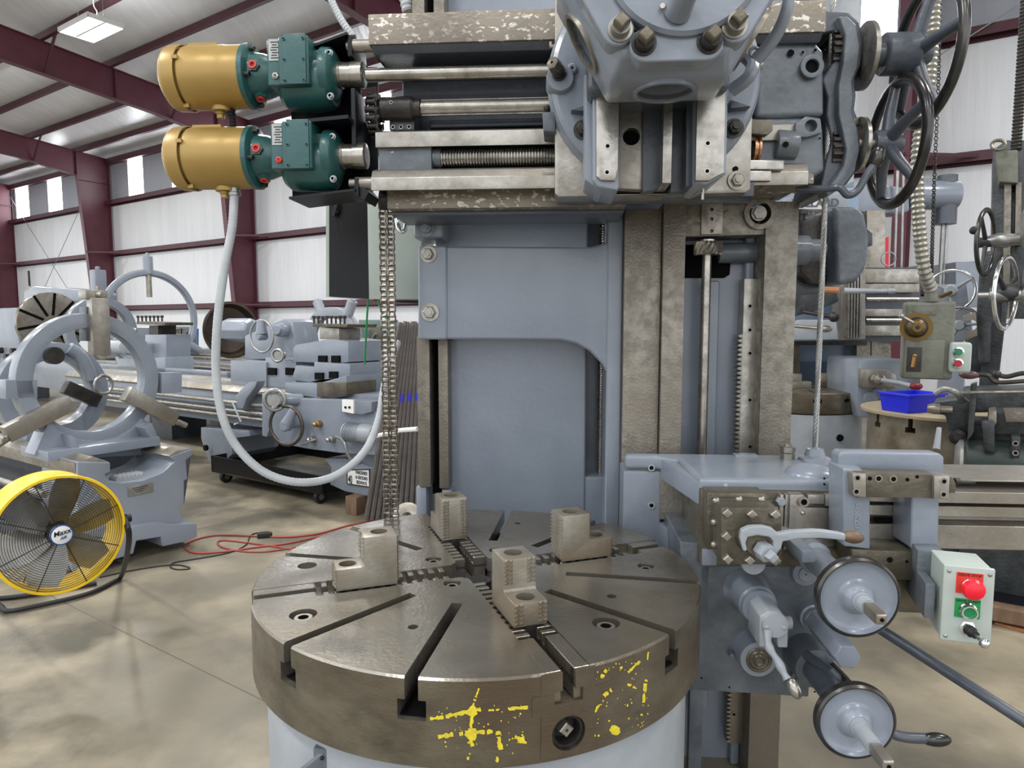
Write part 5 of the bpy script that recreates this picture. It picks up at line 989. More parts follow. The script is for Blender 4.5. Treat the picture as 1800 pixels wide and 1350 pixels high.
b = MB(FB); q = bx(182, 676, XT + .2); b.torus(q, (1, .2, 0), .07, .012, 32, 8); b.build('handwheel', GALV, s2)

# ---------------- yellow drum fan
fx = Vector((-2.565, 2.93, 0))
FFm = Matrix.Translation(fx) @ Matrix.Rotation(R(0), 4, 'Z')
fc0 = pix(108, 940, FW, 1, 3.0)
ax_ = Vector((.76, -.65, .04)).normalized()
fan = thing('drum_fan', 'yellow drum floor fan on a black tube frame standing on the concrete', 'fan', (fc0.x, fc0.y + .1, 0), FW)
FR = .262
fcp = fc0 - ax_ * .0
b = MB(FW); b.lathe(fcp - ax_ * .21, ax_, [(0, FR - .006), (0, FR + .006), (.006, FR + .004), (.19, FR + .002), (.204, FR + .007), (.21, FR + .004), (.21, FR - .006), (.20, FR - .008), (.006, FR - .006)], 80, closed=True); b.build('drum', YEL, fan)
def grille(o_, s):
    b = MB(FW)
    for i in range(22): rr = .045 + (FR - .055) * i / 21; b.torus(o_ + ax_ * s * .0, ax_, rr, .0012, 56, 5)
    return b.build('grille', DARKST, fan)
grille(fcp + ax_ * -.004, 1); grille(fcp - ax_ * .205, -1)
u_ = Vector((0, 0, 1)).cross(ax_).normalized(); v_ = ax_.cross(u_)
for o_, k_ in ((fcp - ax_ * .002, 8), (fcp - ax_ * .207, 8)):
    b = MB(FW)
    for i in range(k_):
        a = 2 * math.pi * i / k_ + .35; e = u_ * math.cos(a) + v_ * math.sin(a); b.tube([o_ + e * .04, o_ + e * (FR + .002)], .0022, 6)
    b.build('grille_spokes', RUBBER, fan)
for i in range(6):
    a = 2 * math.pi * i / 6 + .25; e = u_ * math.cos(a) + v_ * math.sin(a); t_ = ax_.cross(e); o_ = fcp - ax_ * .08; b = MB(FW); A_ = []; B_ = []
    for j in range(7):
        r_ = .04 + (.245 - .04) * j / 6; w0 = .035 + .045 * math.sin(math.pi * (j / 6) * .75 + .3); tw = R(38 - 20 * j / 6)
        d_ = t_ * math.cos(tw) + ax_ * math.sin(tw); A_.append(o_ + e * r_ - d_ * w0); B_.append(o_ + e * r_ + d_ * w0)
    vs = A_ + B_; vs2 = [v + ax_ * .002 for v in vs]; n_ = 7
    fs = [(j, j + 1, n_ + j + 1, n_ + j) for j in range(6)]; fs += [tuple(2 * n_ + k for k in f[::-1]) for f in fs]; lp = list(range(7)) + list(range(13, 6, -1)); fs += [(lp[k], lp[(k + 1) % 14], lp[(k + 1) % 14] + 14, lp[k] + 14) for k in range(14)]
    b.add(vs + vs2, fs); b.build('blade', GALV, fan)
b = MB(FW); b.lathe(fcp - ax_ * .23, ax_, [(0, .05), (.13, .055), (.18, .04), (.19, .02)], 24); b.build('motor', DARKST, fan)
b = MB(FW); b.lathe(fcp - ax_ * .004, ax_, [(0, .046), (.006, .046), (.01, .04), (.011, 0)], 40); bdg = b.build('badge', WHITE, fan)
b = MB(FW); b.torus(fcp + ax_ * .004, ax_, .044, .0035, 40, 8); b.build('badge_ring', mat('badge_blue', (30, 70, 130), .4), bdg)
TB = Matrix.Translation(fcp + ax_ * .0085) @ Matrix((tuple(u_) + (0,), tuple(v_) + (0,), tuple(ax_) + (0,), (0, 0, 0, 1))).transposed()
text('Maxx', .032, TB @ Matrix.Translation((0, .010, 0)) @ Matrix.Rotation(R(8), 4, 'Z'), INK, bdg, 'badge_lettering', .0005, .0004, .25); text('AIR', .018, TB @ Matrix.Translation((.004, -.014, 0)) @ Matrix.Rotation(R(8), 4, 'Z'), mat('badge_lettering_blue', (30, 80, 160), .4), bdg, 'badge_lettering', .0005, .0004, .3)
# stand: bent black tube either side and along the floor
b = MB(FW); s0 = pix(213, 985, FW, 1, 3.05); pts = [pix(x_, y_, FW, 2, .018) for x_, y_ in [(212, 1022), (150, 1045), (60, 1066), (15, 1074), (2, 1066), (-8, 1058)]]
r0_ = fcp - ax_ * .06 + u_ * (FR + .02); b.tube(curve([r0_ + Vector((0, 0, .02)), r0_ + Vector((.02, .0, -.1)), Vector((pts[0].x + .01, pts[0].y, .06)), pts[0] + Vector((-.04, -.01, 0)), pts[1], pts[2], pts[3], pts[4], pts[5]], 8), .0135, 12); b.build('stand_tube', RUBBER, fan)
r1_ = fcp - ax_ * .06 - u_ * (FR + .02); b = MB(FW); e1 = pix(70, 1043, FW, 2, .018); e0 = pix(170, 1025, FW, 2, .018)
b.tube(curve([r1_ + Vector((0, 0, .02)), r1_ + Vector((-.02, 0, -.1)), pts[5] + Vector((-.05, 0, .03)), pix(0, 1052, FW, 2, .018), e1, e0], 8), .0135, 12); b.build('stand_tube', RUBBER, fan)
for s in (r0_, r1_): MB(FW).cyl(s - u_ * .0, s + u_ * (.03 if s is r0_ else -.03), .02, n=16).build('pivot_knob', RUBBER, fan)

# ---------------- hoses and cords on the floor
def floorline(pts, r, m, name, label, cat):
    b = MB(FW); b.tube(curve([pix(x_, y_, FW, 2, r) for x_, y_ in pts], 10), r, 8); return solo(b, name, m, label, cat)
floorline([(780, 893), (700, 908), (620, 922), (560, 938), (500, 944), (440, 942), (380, 941), (340, 950), (326, 962), (345, 972), (400, 969), (450, 962), (500, 956), (540, 948), (640, 925)], .007, HOSE, 'air_hose', 'red hose lying in loops on the concrete left of the chuck table', 'hose')
floorline([(520, 962), (460, 970), (410, 967), (384, 958), (392, 950), (450, 956), (530, 968)], .006, HOSE, 'air_hose', 'short inner loop of red hose on the concrete beside the chuck table', 'hose')
floorline([(175, 1015), (230, 1003), (300, 993), (328, 996), (332, 1000), (312, 1001), (300, 997), (306, 989), (340, 983), (400, 972), (432, 958), (442, 940), (470, 935), (474, 939), (455, 944)], .0045, RUBBER, 'extension_cord', 'thin black cord with a small loop running from the fan over the concrete', 'cord')
q = pix(465, 941, FW, 2, .02); b = MB(FW); b.bar(q - Vector((.05, .01, 0)), q + Vector((.05, .02, 0)), .035, .035); solo(b, 'cord_plug', RUBBER, 'black plug connector where the cord meets the red hose', 'plug', bev=.006)
# ---------------- leaning bars, timber, ring, tie
for i in range(10):
    t = i / 9; xb_ = 644 + 88 * t; xt_ = 703 + 40 * t; dpt = 5.15 - .1 * t
    p0 = pix(xb_, 914 - 6 * t, FW, 2, .03); p1 = pix(xt_, 566 + 2 * math.sin(i * 2), FW, 1, p0.y + .06)
    b = MB(FW); d = (p1 - p0); b.tube([p0, p0 + d * .97, p0 + d * .985, p1], .0215, 8, rf=lambda s: .0215 if s < .8 else .014)
    o = solo(b, 'steel_bar', PIPE, 'long dull steel bar in the bundle leaning behind the hanging chain', 'steel bar', group='bundle of steel bars leaning behind the chain')
    if i in (4, 6, 8, 9):
        b = MB(FW); q = p0 + d * .60; b.tube([q, q + d * .04], .0228, 8); b.build('blue_tape_band', TAPE, o)
b = MB(FW); q = pix(632, 893, FW, 1, 5.55); M_ = Matrix.Translation((q.x, q.y, 0)) @ Matrix.Rotation(R(-30), 4, 'Z'); b = MB(M_); b.box(-.08, .04, -.08, .12, 0, .15); solo(b, 'timber_block', WOOD, 'square timber block on the floor at the foot of the leaning steel bars', 'timber block', bev=.006)
b = MB(FW); q = pix(716, 905, FW, 1, 4.7); d = Vector((.1, -.86, .5)); b.lathe(q + Vector((0, 0, -.02)), d, [(0, .105), (.02, .105), (.02, .035), (0, .035)], 36, closed=True); solo(b, 'steel_ring', STEEL, 'grey flat steel ring leaning beside the foot of the chain', 'ring', bev=.002)
b = MB(FW); b.tube(curve([pix(x_, y_, FW, 1, d_) for x_, y_, d_ in [(655, 768, 3.2), (680, 762, 3.0), (700, 757, 2.9), (735, 754, 2.7)]], 6), .010, 8); solo(b, 'plastic_tube', WHITE, 'thin white plastic tube crossing behind the chain to the column', 'tube')
for i, pts in enumerate(([(648, 515, 2.8), (645, 560, 2.85), (641, 640, 3.0)], [(664, 522, 2.75), (668, 540, 2.75), (680, 562, 2.7)])):
    b = MB(FW); b.tube(curve([pix(*p_[:2], FW, 1, p_[2]) for p_ in pts], 6), .0045, 6); solo(b, 'green_wire', GREENW, ['green wire hanging from the left corner of the pale enclosure', 'green wire curving behind the chain under the pale enclosure'][i], 'wire')

# ================================================================== second lathe, on its wheeled drip tray
YF = 3.9
l2 = thing('engine_lathe', 'grey engine lathe with large dark apron handwheel standing over a black wheeled tray', 'lathe', (-6, 4.3, 0), FB)
b = MB(FB); b.box(-9.6, -3.95, 4.0, 4.55, .62, .93); b.box(-9.6, -3.95, 3.98, 4.57, .58, .66); b.box(-9.6, -3.95, 3.975, 4.0, .74, .77); b.build('bed', PAINT, l2, bev=.006)
b = MB(FB); b.px([(3.97, .90), (4.02, .955), (4.10, .955), (4.12, .93), (3.98, .88)], -9.6, -3.9); b.build('front_way', STEEL, l2, bev=.002)
b = MB(FB); b.px([(4.44, .93), (4.46, .955), (4.55, .955), (4.58, .93), (4.56, .88)], -9.6, -3.9); b.build('rear_way', STEEL, l2, bev=.002)
for z_, r_, m_ in ((.80, .018, STEEL), (.72, .022, STEELB), (.665, .018, STEEL)):
    b = MB(FB); b.cyl((-9.4, 3.93, z_), (-5.3, 3.93, z_), r_, n=14); b.build('feed_rod', m_, l2)
b = MB(FB); PY(b, 4.0, 4.55, [(345, 752), (430, 758), (432, 768), (400, 772), (400, 800), (378, 822), (358, 812), (345, 772)], 3.95); b.build('bed_foot', PAINT, l2, bev=.01)
b = MB(FB); q = bz(363, 787, 3.95); b.cyl((q.x, 3.93, q.z), (q.x, 3.955, q.z), .03); b.build('foot_hole', VOID, l2)
b = MB(FB); PY(b, 3.9, 4.5, [(607, 806), (658, 822), (656, 874), (607, 864), (580, 852), (582, 822), (570, 806)], 3.9); b.build('bed_foot', PAINT, l2, bev=.008)
b = MB(FB); b.box(bz(608, 790, 3.9).x, -3.7, 3.92, 4.5, .2, .62); b.build('tail_leg', PAINT, l2, bev=.008)
sg = MB(FB); PY(sg, 3.888, 3.9, [(609, 825), (650, 824), (650, 857), (610, 851)], 3.89); sp_ = sg.build('bedways_sign', WHITE, l2)
q = bz(630, 839, 3.885)
SW = (bz(650, 840, 3.9) - bz(609, 840, 3.9)).x; text('40', .10, facing(FB, q + Vector((-SW * .36, 0, -.035))), INK, sp_, 'sign_lettering', .0005, .001, sx=.48)
for i, s_ in enumerate(('HARDENED', '& GROUND', 'BEDWAYS')): text(s_, .040, facing(FB, q + Vector((SW * .13, 0, .040 - .042 * i))), INK, sp_, 'sign_lettering', .0005, .0005, sx=.66)
b = MB(FB)
for pts in ([(609, 825), (650, 824), (650, 826), (609, 827)], [(610, 849.5), (650, 855.5), (650, 857), (610, 851)], [(609, 825), (610.5, 825), (611, 851), (610, 851)], [(648.6, 824), (650, 824), (650, 857), (648.8, 857)]): PY(b, 3.884, 3.889, pts, 3.886)
b.build('sign_border', INK, sp_)
# apron and carriage
b = MB(FB); PY(b, 3.84, 3.98, [(462, 690), (476, 690), (476, 752), (470, 768), (462, 766)], 3.85); b.build('apron_edge', PAINT, l2, bev=.01)
b = MB(FB); PY(b, 3.80, 4.0, [(520, 700), (600, 702), (660, 712), (668, 740), (664, 800), (600, 796), (540, 788), (500, 780), (482, 760), (478, 715)], 3.82); b.build('apron', PAINT, l2, bev=.012, seg=3)
b = MB(FB); PY(b, 3.9, 4.65, [(504, 672), (560, 674), (612, 660), (612, 696), (575, 702), (504, 690)], 3.92); b.build('saddle', PAINT, l2, bev=.01)
b = MB(FB); PY(b, 3.86, 4.2, [(560, 672), (612, 672), (612, 694), (560, 698)], 3.88); b.build('saddle_way', BROWN, l2, bev=.006)
b = MB(FB); PY(b, 3.95, 4.5, [(572, 702), (604, 694), (680, 700), (676, 724), (640, 728), (600, 722), (572, 720)], 3.85); b.build('feed_housing', PAINT, l2, bev=.008)
b = MB(FB); PY(b, 3.76, 3.9, [(602, 702), (656, 706), (656, 724), (640, 728), (602, 724)], 3.78); sb_ = b.build('switch_box', PAINT, l2, bev=.006)
b = MB(FB); PY(b, 3.745, 3.762, [(602, 702), (622, 703), (622, 727), (602, 723)], 3.75); b.build('switch_plate', WHITE, sb_)
for x_ in (608, 615): q = bz(x_, 716, 3.745); MB(FB).cyl(q, q - Vector((0, .01, 0)), .010, n=12).build('switch', INK, sb_)
handwheel(l2, FB, bz(503, 748, 3.66), (0.25, -1, 0), .165, .016, 1, mat('oiled_rim', (84, 78, 72), .35, .6), PAINT, .08, .05, R(60), 0, .045, name='apron_handwheel')
b = MB(FB); q = bz(503, 748, 3.66); b.cyl(q, q + Vector((0, .16, 0)), .035); b.build('handwheel_shaft', PAINT, l2)
q = bz(483, 703, 3.62); b = MB(FB); b.cyl(q, bz(530, 703, 3.85), .052); b.build('cross_feed_sleeve', PAINT, l2, bev=.004)
b = MB(FB); b.torus(q, (.7, -1, 0), .085, .018, 36, 10); b.cyl(q, q + Vector((.03, -.03, 0)), .05); b.build('cross_feed_wheel', GALV, l2)
for x_, y_, m_ in ((562, 745, BRASS), (551, 772, GALV), (585, 772, GALV)):
    q = bz(x_, y_, 3.79); b = MB(FB); b.lathe(q, (0, -1, 0), [(0, .03), (.03, .026), (.035, .016), (.06, .02), (.07, .008)], 16); b.build('apron_knob', m_, l2)
b = MB(FB); b.tube([bz(556, 772, 3.75), bz(530, 782, 3.72)], .010, 8); b.build('apron_lever', GALV, l2)
b = MB(FB); b.tube(curve([bz(590, 768, 3.75), bz(604, 775, 3.7), (bz(612, 800, 3.7)), bz(625, 815, 3.75), bz(636, 812, 3.8)], 6), .012, 8); b.build('coolant_pipe', GALV, l2)
b = MB(FB); q = bz(606, 758, 3.75); b.lathe(q, (1, .1, 0), [(0, .05), (.02, .075), (.26, .075), (.30, .06)], 24); mt_ = b.build('rapid_motor', PAINTL, l2)
b = MB(FB)
for i in range(7): b.torus(q + Vector((.04 + i * .022, .0, 0)), (1, .1, 0), .077, .004, 24, 6)
b.build('cooling_fins', PAINT, mt_)
# gib lever and long angled bracket on the bed
b = MB(FB); PY(b, 3.86, 3.95, [(440, 672), (455, 670), (452, 680), (436, 700), (430, 718), (420, 718), (418, 696), (425, 686)], 3.88); b.build('bed_bracket', PAINT, l2, bev=.006)
b = MB(FB); b.tube([bz(409, 708, 3.84), bz(424, 742, 3.82), bz(412, 746, 3.8)], .010, 8); b.build('crank_handle', PAINTL, l2)
# headstock blocks behind
b = MB(FB); PY(b, 4.1, 4.6, [(405, 633), (468, 637), (468, 690), (405, 682)], 4.1); PY(b, 4.12, 4.6, [(466, 628), (520, 632), (520, 690), (466, 690)], 4.12); b.build('carriage_block', PAINT, l2, bev=.01)
for x_ in (480, 511):
    b = MB(FB); PY(b, 4.1, 4.118, [(x_ - 7, 646), (x_ + 7, 647), (x_ + 7, 659), (x_ - 7, 659)], 4.118); b.build('window_recess', VOID, l2)
b = MB(FB); PY(b, 4.05, 4.5, [(515, 612), (520, 606), (578, 596), (612, 600), (612, 637), (578, 640), (560, 638), (515, 636)], 4.05); b.build('compound_slide', PAINT, l2, bev=.01)
b = MB(FB); PY(b, 4.0, 4.5, [(520, 642), (552, 645), (552, 636), (615, 640), (615, 664), (560, 668), (545, 672), (512, 668)], 4.0); b.build('cross_slide', PAINT, l2, bev=.008)
for x_, y_ in ((569, 632), (592, 632), (563, 662), (588, 660)):
    b = MB(FB); yy = 4.0 if y_ > 640 else 4.05; PY(b, yy - .02, yy + .003, [(x_ - 7, y_ - 7), (x_ + 7, y_ - 7), (x_ + 7, y_ + 5), (x_ - 7, y_ + 5)], yy); b.build('window_recess', VOID, l2)
b = MB(FB); PY(b, 4.1, 4.35, [(562, 575), (596, 577), (596, 597), (562, 596)], 4.1); b.build('tool_block', STEEL, l2, bev=.003)
b = MB(FB); PY(b, 4.05, 4.4, [(549, 569), (611, 570), (609, 576), (549, 574)], 4.05); b.build('tool_block_plate', BROWN, l2, bev=.003)
for k_ in range(8):
    q = bz(552 + 7.7 * k_, 568, 4.08 + .1 * (k_ % 3)); b = MB(FB); b.lathe(q - Vector((0, 0, .01)), (0, 0, 1), [(0, .009), (.05, .009), (.05, .018), (.075, .018)], 6); b.build('clamp_screw', DARKST, l2)
# tailstock-like head with thin rimmed wheel
b = MB(FB); b.lathe(bz(400, 580, 4.5), (1, 0, 0), [(0, .11), (.02, .13), (.42, .13), (.46, .1)], 8); b.build('spindle_head', PAINT, l2, bev=.01)
b = MB(FB); PY(b, 4.3, 4.6, [(430, 590), (500, 560), (512, 566), (520, 610), (516, 632), (430, 632)], 4.3); b.build('tailstock', PAINT, l2, bev=.015)
b = MB(FB); q = bz(497, 580, 4.25); b.lathe(q, (.5, -1, 0), [(0, .07), (.08, .065), (.1, .045), (.14, .04)], 24); b.build('quill_cap', PAINT, l2)
handwheel(l2, FB, bz(460, 591, 4.1), (0.1, -1, 0), .155, .011, 1, GALV, PAINT, .1, .04, R(90), 0, .05, name='tailstock_handwheel')
b = MB(FB); q = bz(488, 625, 4.0); b.torus(q, (.4, -1, 0), .055, .013, 28, 8); b.cyl(q, q + Vector((-.03, .08, 0)), .04); b.build('slide_handwheel', GALV, l2)
q = bz(399, 580, 4.75); b = MB(FB); b.lathe((q.x, q.y, q.z), (1, -.15, 0), [(0, .26), (.10, .33), (.12, .33), (.12, .30), (.04, .26), (.02, .12), (.08, .1), (.08, 0)], 56); b.build('dished_faceplate', mat('dark_faceplate', (92, 80, 70), .35, .7, (60, 52, 46), 5, .5, .2), l2)
# rear C shaped steady rest
b = MB(FB); q = bz(590, 597, 5.2); ringx(b, (0, 0), 0, .1, .36, .25); b.v = [tuple(Matrix.Translation(q) @ Matrix.Rotation(R(-78), 4, 'Z') @ Vector(v)) for v in b.v]
s3 = thing('steady_rest', 'pale C-shaped steady rest with two stubby jacks behind the lathe tool block', 'steady rest', (q.x, q.y, .95), FB); b.build('ring', PAINTL, s3, bev=.006)
for x_, y_, dx in ((566, 552, -.06), (612, 552, .06)):
    b = MB(FB); q2 = bz(x_, y_, 5.15); b.cyl(q2, q2 + Vector((dx * 1.2, 0, .14)), .055, n=20); b.cyl(q2 + Vector((dx * 1.2, 0, .14)), q2 + Vector((dx * 1.35, 0, .16)), .03); b.build('jack', PAINTL, s3)
b = MB(FB); b.box(q.x - .3, q.x + .32, 5.1, 5.3, .9, 1.2); b.build('base', PAINTL, s3, bev=.01)
# green motor starter
ge = thing('switch_box', 'green-grey wall type switch box on a post between the lathe and the chain', 'switch box', bz(655, 640, 5.6), FB)
b = MB(FB); PY(b, 5.5, 5.7, [(630, 562), (678, 562), (678, 626), (632, 624)], 5.5); b.build('box', mat('green_grey_enamel', (112, 132, 126), .4), ge, bev=.01)
b = MB(FB); PY(b, 5.48, 5.5, [(648, 574), (668, 574), (666, 610), (648, 608)], 5.48); b.build('handle_plate', OLIVE, ge, bev=.004)
b = MB(FB); q = bz(655, 594, 5.47); b.bar(q, q + Vector((.08, -.03, .05)), .02, .02); b.build('handle', GALV, ge)
b = MB(FB); q = bz(655, 626, 5.6); b.cyl((q.x, 5.62, 0), (q.x, 5.62, q.z), .03); b.build('post', PAINT, ge)
# black tray on casters
tr = thing('drip_tray', 'black wheeled drip tray on the floor beneath the grey engine lathe', 'tray', (-5.2, 4.1, 0), FB)
xa, xb = bz(375, 825, 3.86).x, bz(572, 850, 3.86).x
b = MB(FB); b.box(xa, xb, 3.84, 3.86, .10, .26); b.box(xa, xa + .02, 3.84, 4.9, .10, .26); b.box(xb - .02, xb, 3.84, 4.9, .10, .26); b.box(xa, xb, 4.88, 4.9, .1, .26); b.build('side_panel', BLACK, tr)
b = MB(FB); b.box(xa, xb, 3.84, 4.9, .10, .115); b.build('tray_floor', mat('oily_tray_floor', (128, 122, 104), .3, .2, (60, 58, 52), 2.2, .5, .1), tr)
for x_ in (xa + .15, xb - .12):
    for y_ in (3.9, 4.8):
        b = MB(FB); b.cyl((x_ - .02, y_, .06), (x_ + .02, y_, .06), .06, n=24); cs_ = b.build('caster', RUBBER, tr); b = MB(FB); b.cyl((x_ - .023, y_, .06), (x_ + .023, y_, .06), .028, n=16); b.box(x_ - .035, x_ - .028, y_ - .02, y_ + .02, .05, .11); b.build('caster_fork', GALV, cs_)
# ================================================================== far lathes
def far_lathe(label, xh, yc, disc_r, xlen, disc_t=.12, hh=1.55, m=PAINT, dark=CHUCK, ztop=1.9):
    t = thing('engine_lathe', label, 'lathe', (xh + xlen / 2, yc, 0), FB)
    b = MB(FB); b.box(xh - 2.0, xh + xlen, yc - .38, yc + .38, .35, .88); b.build('bed', m, t, bev=.01)
    for s in (-1, 1):
        b = MB(FB); b.box(xh, xh + xlen, yc + s * .3 - .07, yc + s * .3 + .07, .88, .93); b.build('bed_way', STEEL, t, bev=.004)
    for x_ in (xh - 1.5, xh + xlen * .5, xh + xlen - .4):
        b = MB(FB); b.box(x_ - .3, x_ + .3, yc - .4, yc + .4, 0, .4); b.build('bed_foot', m, t, bev=.01)
    b = MB(FB); b.box(xh - 1.7, xh - .1, yc - .5, yc + .5, .6, hh + .3); b.build('headstock', m, t, bev=.05, seg=3)
    b = MB(FB); b.cyl((xh - .15, yc, hh), (xh, yc, hh), .2, n=32); b.build('spindle_nose', STEEL, t)
    b = MB(FB); b.lathe((xh, yc, hh), (1, 0, 0), [(0, disc_r), (disc_t, disc_r)], 64); d = b.build('faceplate', dark, t, bev=.004)
    c = MB(FB)
    for i in range(10):
        a = 2 * math.pi * (i + .3) / 10; e = Vector((0, math.cos(a), math.sin(a))); n_ = Vector((0, -e.z, e.y)) * disc_r * .045; o_ = Vector((xh + disc_t - .02, yc, hh))
        c.prism([o_ + e * disc_r * .25 - n_, o_ + e * disc_r * .25 + n_, o_ + e * disc_r * 1.1 + n_, o_ + e * disc_r * 1.1 - n_], [v + Vector((.1, 0, 0)) for v in (o_ + e * disc_r * .25 - n_, o_ + e * disc_r * .25 + n_, o_ + e * disc_r * 1.1 + n_, o_ + e * disc_r * 1.1 - n_)])
    cut(d, c)
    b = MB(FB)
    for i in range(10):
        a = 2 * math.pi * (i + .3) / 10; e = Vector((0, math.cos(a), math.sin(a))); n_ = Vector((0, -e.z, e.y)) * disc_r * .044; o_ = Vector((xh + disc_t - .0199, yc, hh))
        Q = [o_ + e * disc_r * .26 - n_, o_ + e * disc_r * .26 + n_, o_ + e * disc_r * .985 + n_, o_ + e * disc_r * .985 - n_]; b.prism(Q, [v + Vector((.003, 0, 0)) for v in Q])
    b.build('slot_shade_plate', VOID, d)  # near-black strips so the faceplate slots look shaded
    b = MB(FB); b.cyl((xh + disc_t, yc, hh), (xh + disc_t + .03, yc, hh), disc_r * .16); b.build('spindle_bore', DARKST, t)
    for k_ in range(4): b = MB(FB); b.cyl((xh - 1.2 + k_ * .3, yc - .5, .9 + .12 * (k_ % 2)), (xh - 1.2 + k_ * .3, yc - .58, .9 + .12 * (k_ % 2)), .06, n=16); b.build('control_knob', DARKST, t)
    return t
l3 = far_lathe('far lathe at left with the big slotted faceplate', -15.0, 6.0, .60, 8.0)
b = MB(FB); PY(b, 6.65, 7.3, [(42, 512), (60, 503), (140, 509), (148, 516), (148, 530), (42, 532)], 6.65); b.build('gear_cover', PAINT, l3, bev=.03, seg=3)
b = MB(FB); q = bz(52, 503, 5.9); b.cyl(q, q + Vector((0, 0, .3)), .02, n=10); b.build('exhaust_stub', DARKST, l3)
RG = bz(268, 561, 6.0)
s4 = thing('steady_rest', 'tall slender ring steady rest on the far lathe, taller than everything around it', 'steady rest', (RG.x, 6, .93), FB)
b = MB(FB); ringx(b, (RG.y, RG.z), RG.x - .12, RG.x, .79, .72, 72); b.build('ring', PAINT, s4, bev=.008)
b = MB(FB); ringx(b, (RG.y, RG.z), RG.x - .08, RG.x - .04, .81, .70, 72); b.build('ring_web', PAINTL, s4)
b = MB(FB); b.cyl((RG.x - .06, 6, RG.z + .74), (RG.x - .06, 6, RG.z + 1.02), .075, n=20); b.cyl((RG.x - .06, 6, RG.z + 1.02), (RG.x - .06, 6, RG.z + 1.08), .03); b.build('top_jack', PAINT, s4)
b = MB(FB); b.cyl((RG.x - .06, 6, RG.z + .36), (RG.x - .06, 6, RG.z + .74), .045, n=12); b.build('jack_tip', STEEL, s4)
for s in (-1, 1):
    e = Vector((0, s * .83, -.56)); o_ = Vector((RG.x - .06, 6, RG.z)); b = MB(FB); b.cyl(o_ + e * .62, o_ + e * 1.0, .075, n=20); b.build('lower_jack', PAINT, s4); b = MB(FB); b.cyl(o_ + e * .3, o_ + e * .62, .045, n=14); b.build('jack_tip', STEEL, s4)
b = MB(FB); b.box(RG.x - .25, RG.x + .15, 5.5, 6.5, .93, 1.02); b.build('base', PAINT, s4, bev=.01)
q = bz(222, 545, 6.0)
s5 = thing('steady_rest', 'arched steady rest with a square post jack behind the big tall ring', 'steady rest', (q.x, 6, .93), FB)
b = MB(FB); ringx(b, (6, 1.42), q.x - 1.0, q.x - .84, .60, .46, 48); b.build('ring', PAINT, s5, bev=.008)
b = MB(FB); b.box(q.x - 1.1, q.x - .75, 5.45, 6.55, .93, 1.0); b.build('base', PAINT, s5)
b = MB(FB); b.box(q.x - 1.02, q.x - .82, 5.9, 6.1, 2.0, 2.5); b.cyl((q.x - .92, 6, 2.5), (q.x - .92, 6, 2.56), .04); b.build('post_jack', PAINT, s5, bev=.02)
b = MB(FB); b.cyl((q.x - .92, 6, 1.4), (q.x - .92, 6, 1.9), .08, n=14); b.build('jack_tip', STEEL, s5)
# tool post carriage on the far lathe seen through the rings
cr_ = thing('lathe_carriage', 'grey lathe carriage with a comb of tool clamp screws seen behind the large ring', 'lathe carriage', (bz(260, 620, 4.9).x, 4.9, .6), FB)
b = MB(FB); PY(b, 4.9, 5.3, [(205, 630), (290, 628), (292, 680), (210, 690)], 4.9); PY(b, 4.95, 5.3, [(255, 588), (292, 588), (292, 630), (255, 630)], 4.95); b.build('slide', PAINT, cr_, bev=.01)
b = MB(FB); PY(b, 4.95, 5.2, [(262, 572), (278, 572), (278, 588), (262, 588)], 4.95); b.build('tool_block', DARKST, cr_)
b = MB(FB); PY(b, 4.9, 5.3, [(240, 565), (290, 567), (289, 572), (240, 570)], 4.9); b.build('tool_block_plate', BROWN, cr_)
for k_ in range(7): q = bz(243 + 7 * k_, 565, 4.95 + .08 * (k_ % 2)); b = MB(FB); b.lathe(q, (0, 0, 1), [(0, .012), (.05, .012), (.05, .022), (.08, .022)], 6); b.build('clamp_screw', DARKST, cr_)
b = MB(FB); PY(b, 4.8, 5.3, [(195, 600), (252, 604), (250, 622), (195, 620)], 4.8); b.lathe(bz(190, 610, 4.8), (1, 0, 0), [(0, .1), (.5, .1)], 16); b.build('compound_slide', PAINTL, cr_, bev=.01)
b = MB(FB); b.box(bz(205, 690, 4.9).x - .4, bz(400, 690, 4.9).x, 4.9, 5.5, .5, .9); b.box(bz(205, 690, 4.9).x - .4, bz(400, 690, 4.9).x, 4.9, 5.0, .9, .97); b.build('bed_section', PAINT, cr_, bev=.01)
b = MB(FB); b.box(-9.4, -8.9, 4.95, 5.45, 0, .5); b.build('bed_foot', PAINTD, cr_); b = MB(FB); b.box(-8.0, -7.4, 4.95, 5.45, 0, .5); b.build('bed_foot', PAINTD, cr_)
l4 = far_lathe('far grey lathe with a small slotted faceplate beside the blue cabinet', bz(312, 600, 7.6).x, 7.6, .26, 3.6, hh=bz(312, 600, 7.6).z)
b = MB(FB); PY(b, 8.6, 9.2, [(278, 578), (306, 578), (306, 640), (278, 640)], 8.6); q = bz(290, 600, 8.6); b.box(q.x - .5, q.x + .35, 8.62, 9.2, 0, .8); solo(b, 'blue_cabinet', BLUEB, 'small bright blue cabinet far behind the lathes', 'cabinet')
b = MB(FB); PY(b, 8.3, 8.9, [(328, 568), (352, 562), (352, 640), (328, 640)], 7.4); q = bz(340, 640, 8.3); b.box(q.x - .35, q.x + .35, 8.32, 8.9, 0, 1.0); solo(b, 'machine_cabinet', PAINTL, 'pale grey machine cabinet standing behind the dished faceplate', 'cabinet', bev=.01)
# ================================================================== RIGHT BACKGROUND: more boring mills (frame FM)
F = FM
def P2(b, y0, y1, pts): return b.py(Y(FM, y0, pts), y0, y1)
fz = lambda a, c_, y: pix(a, c_, FM, 1, y)
V = Vector
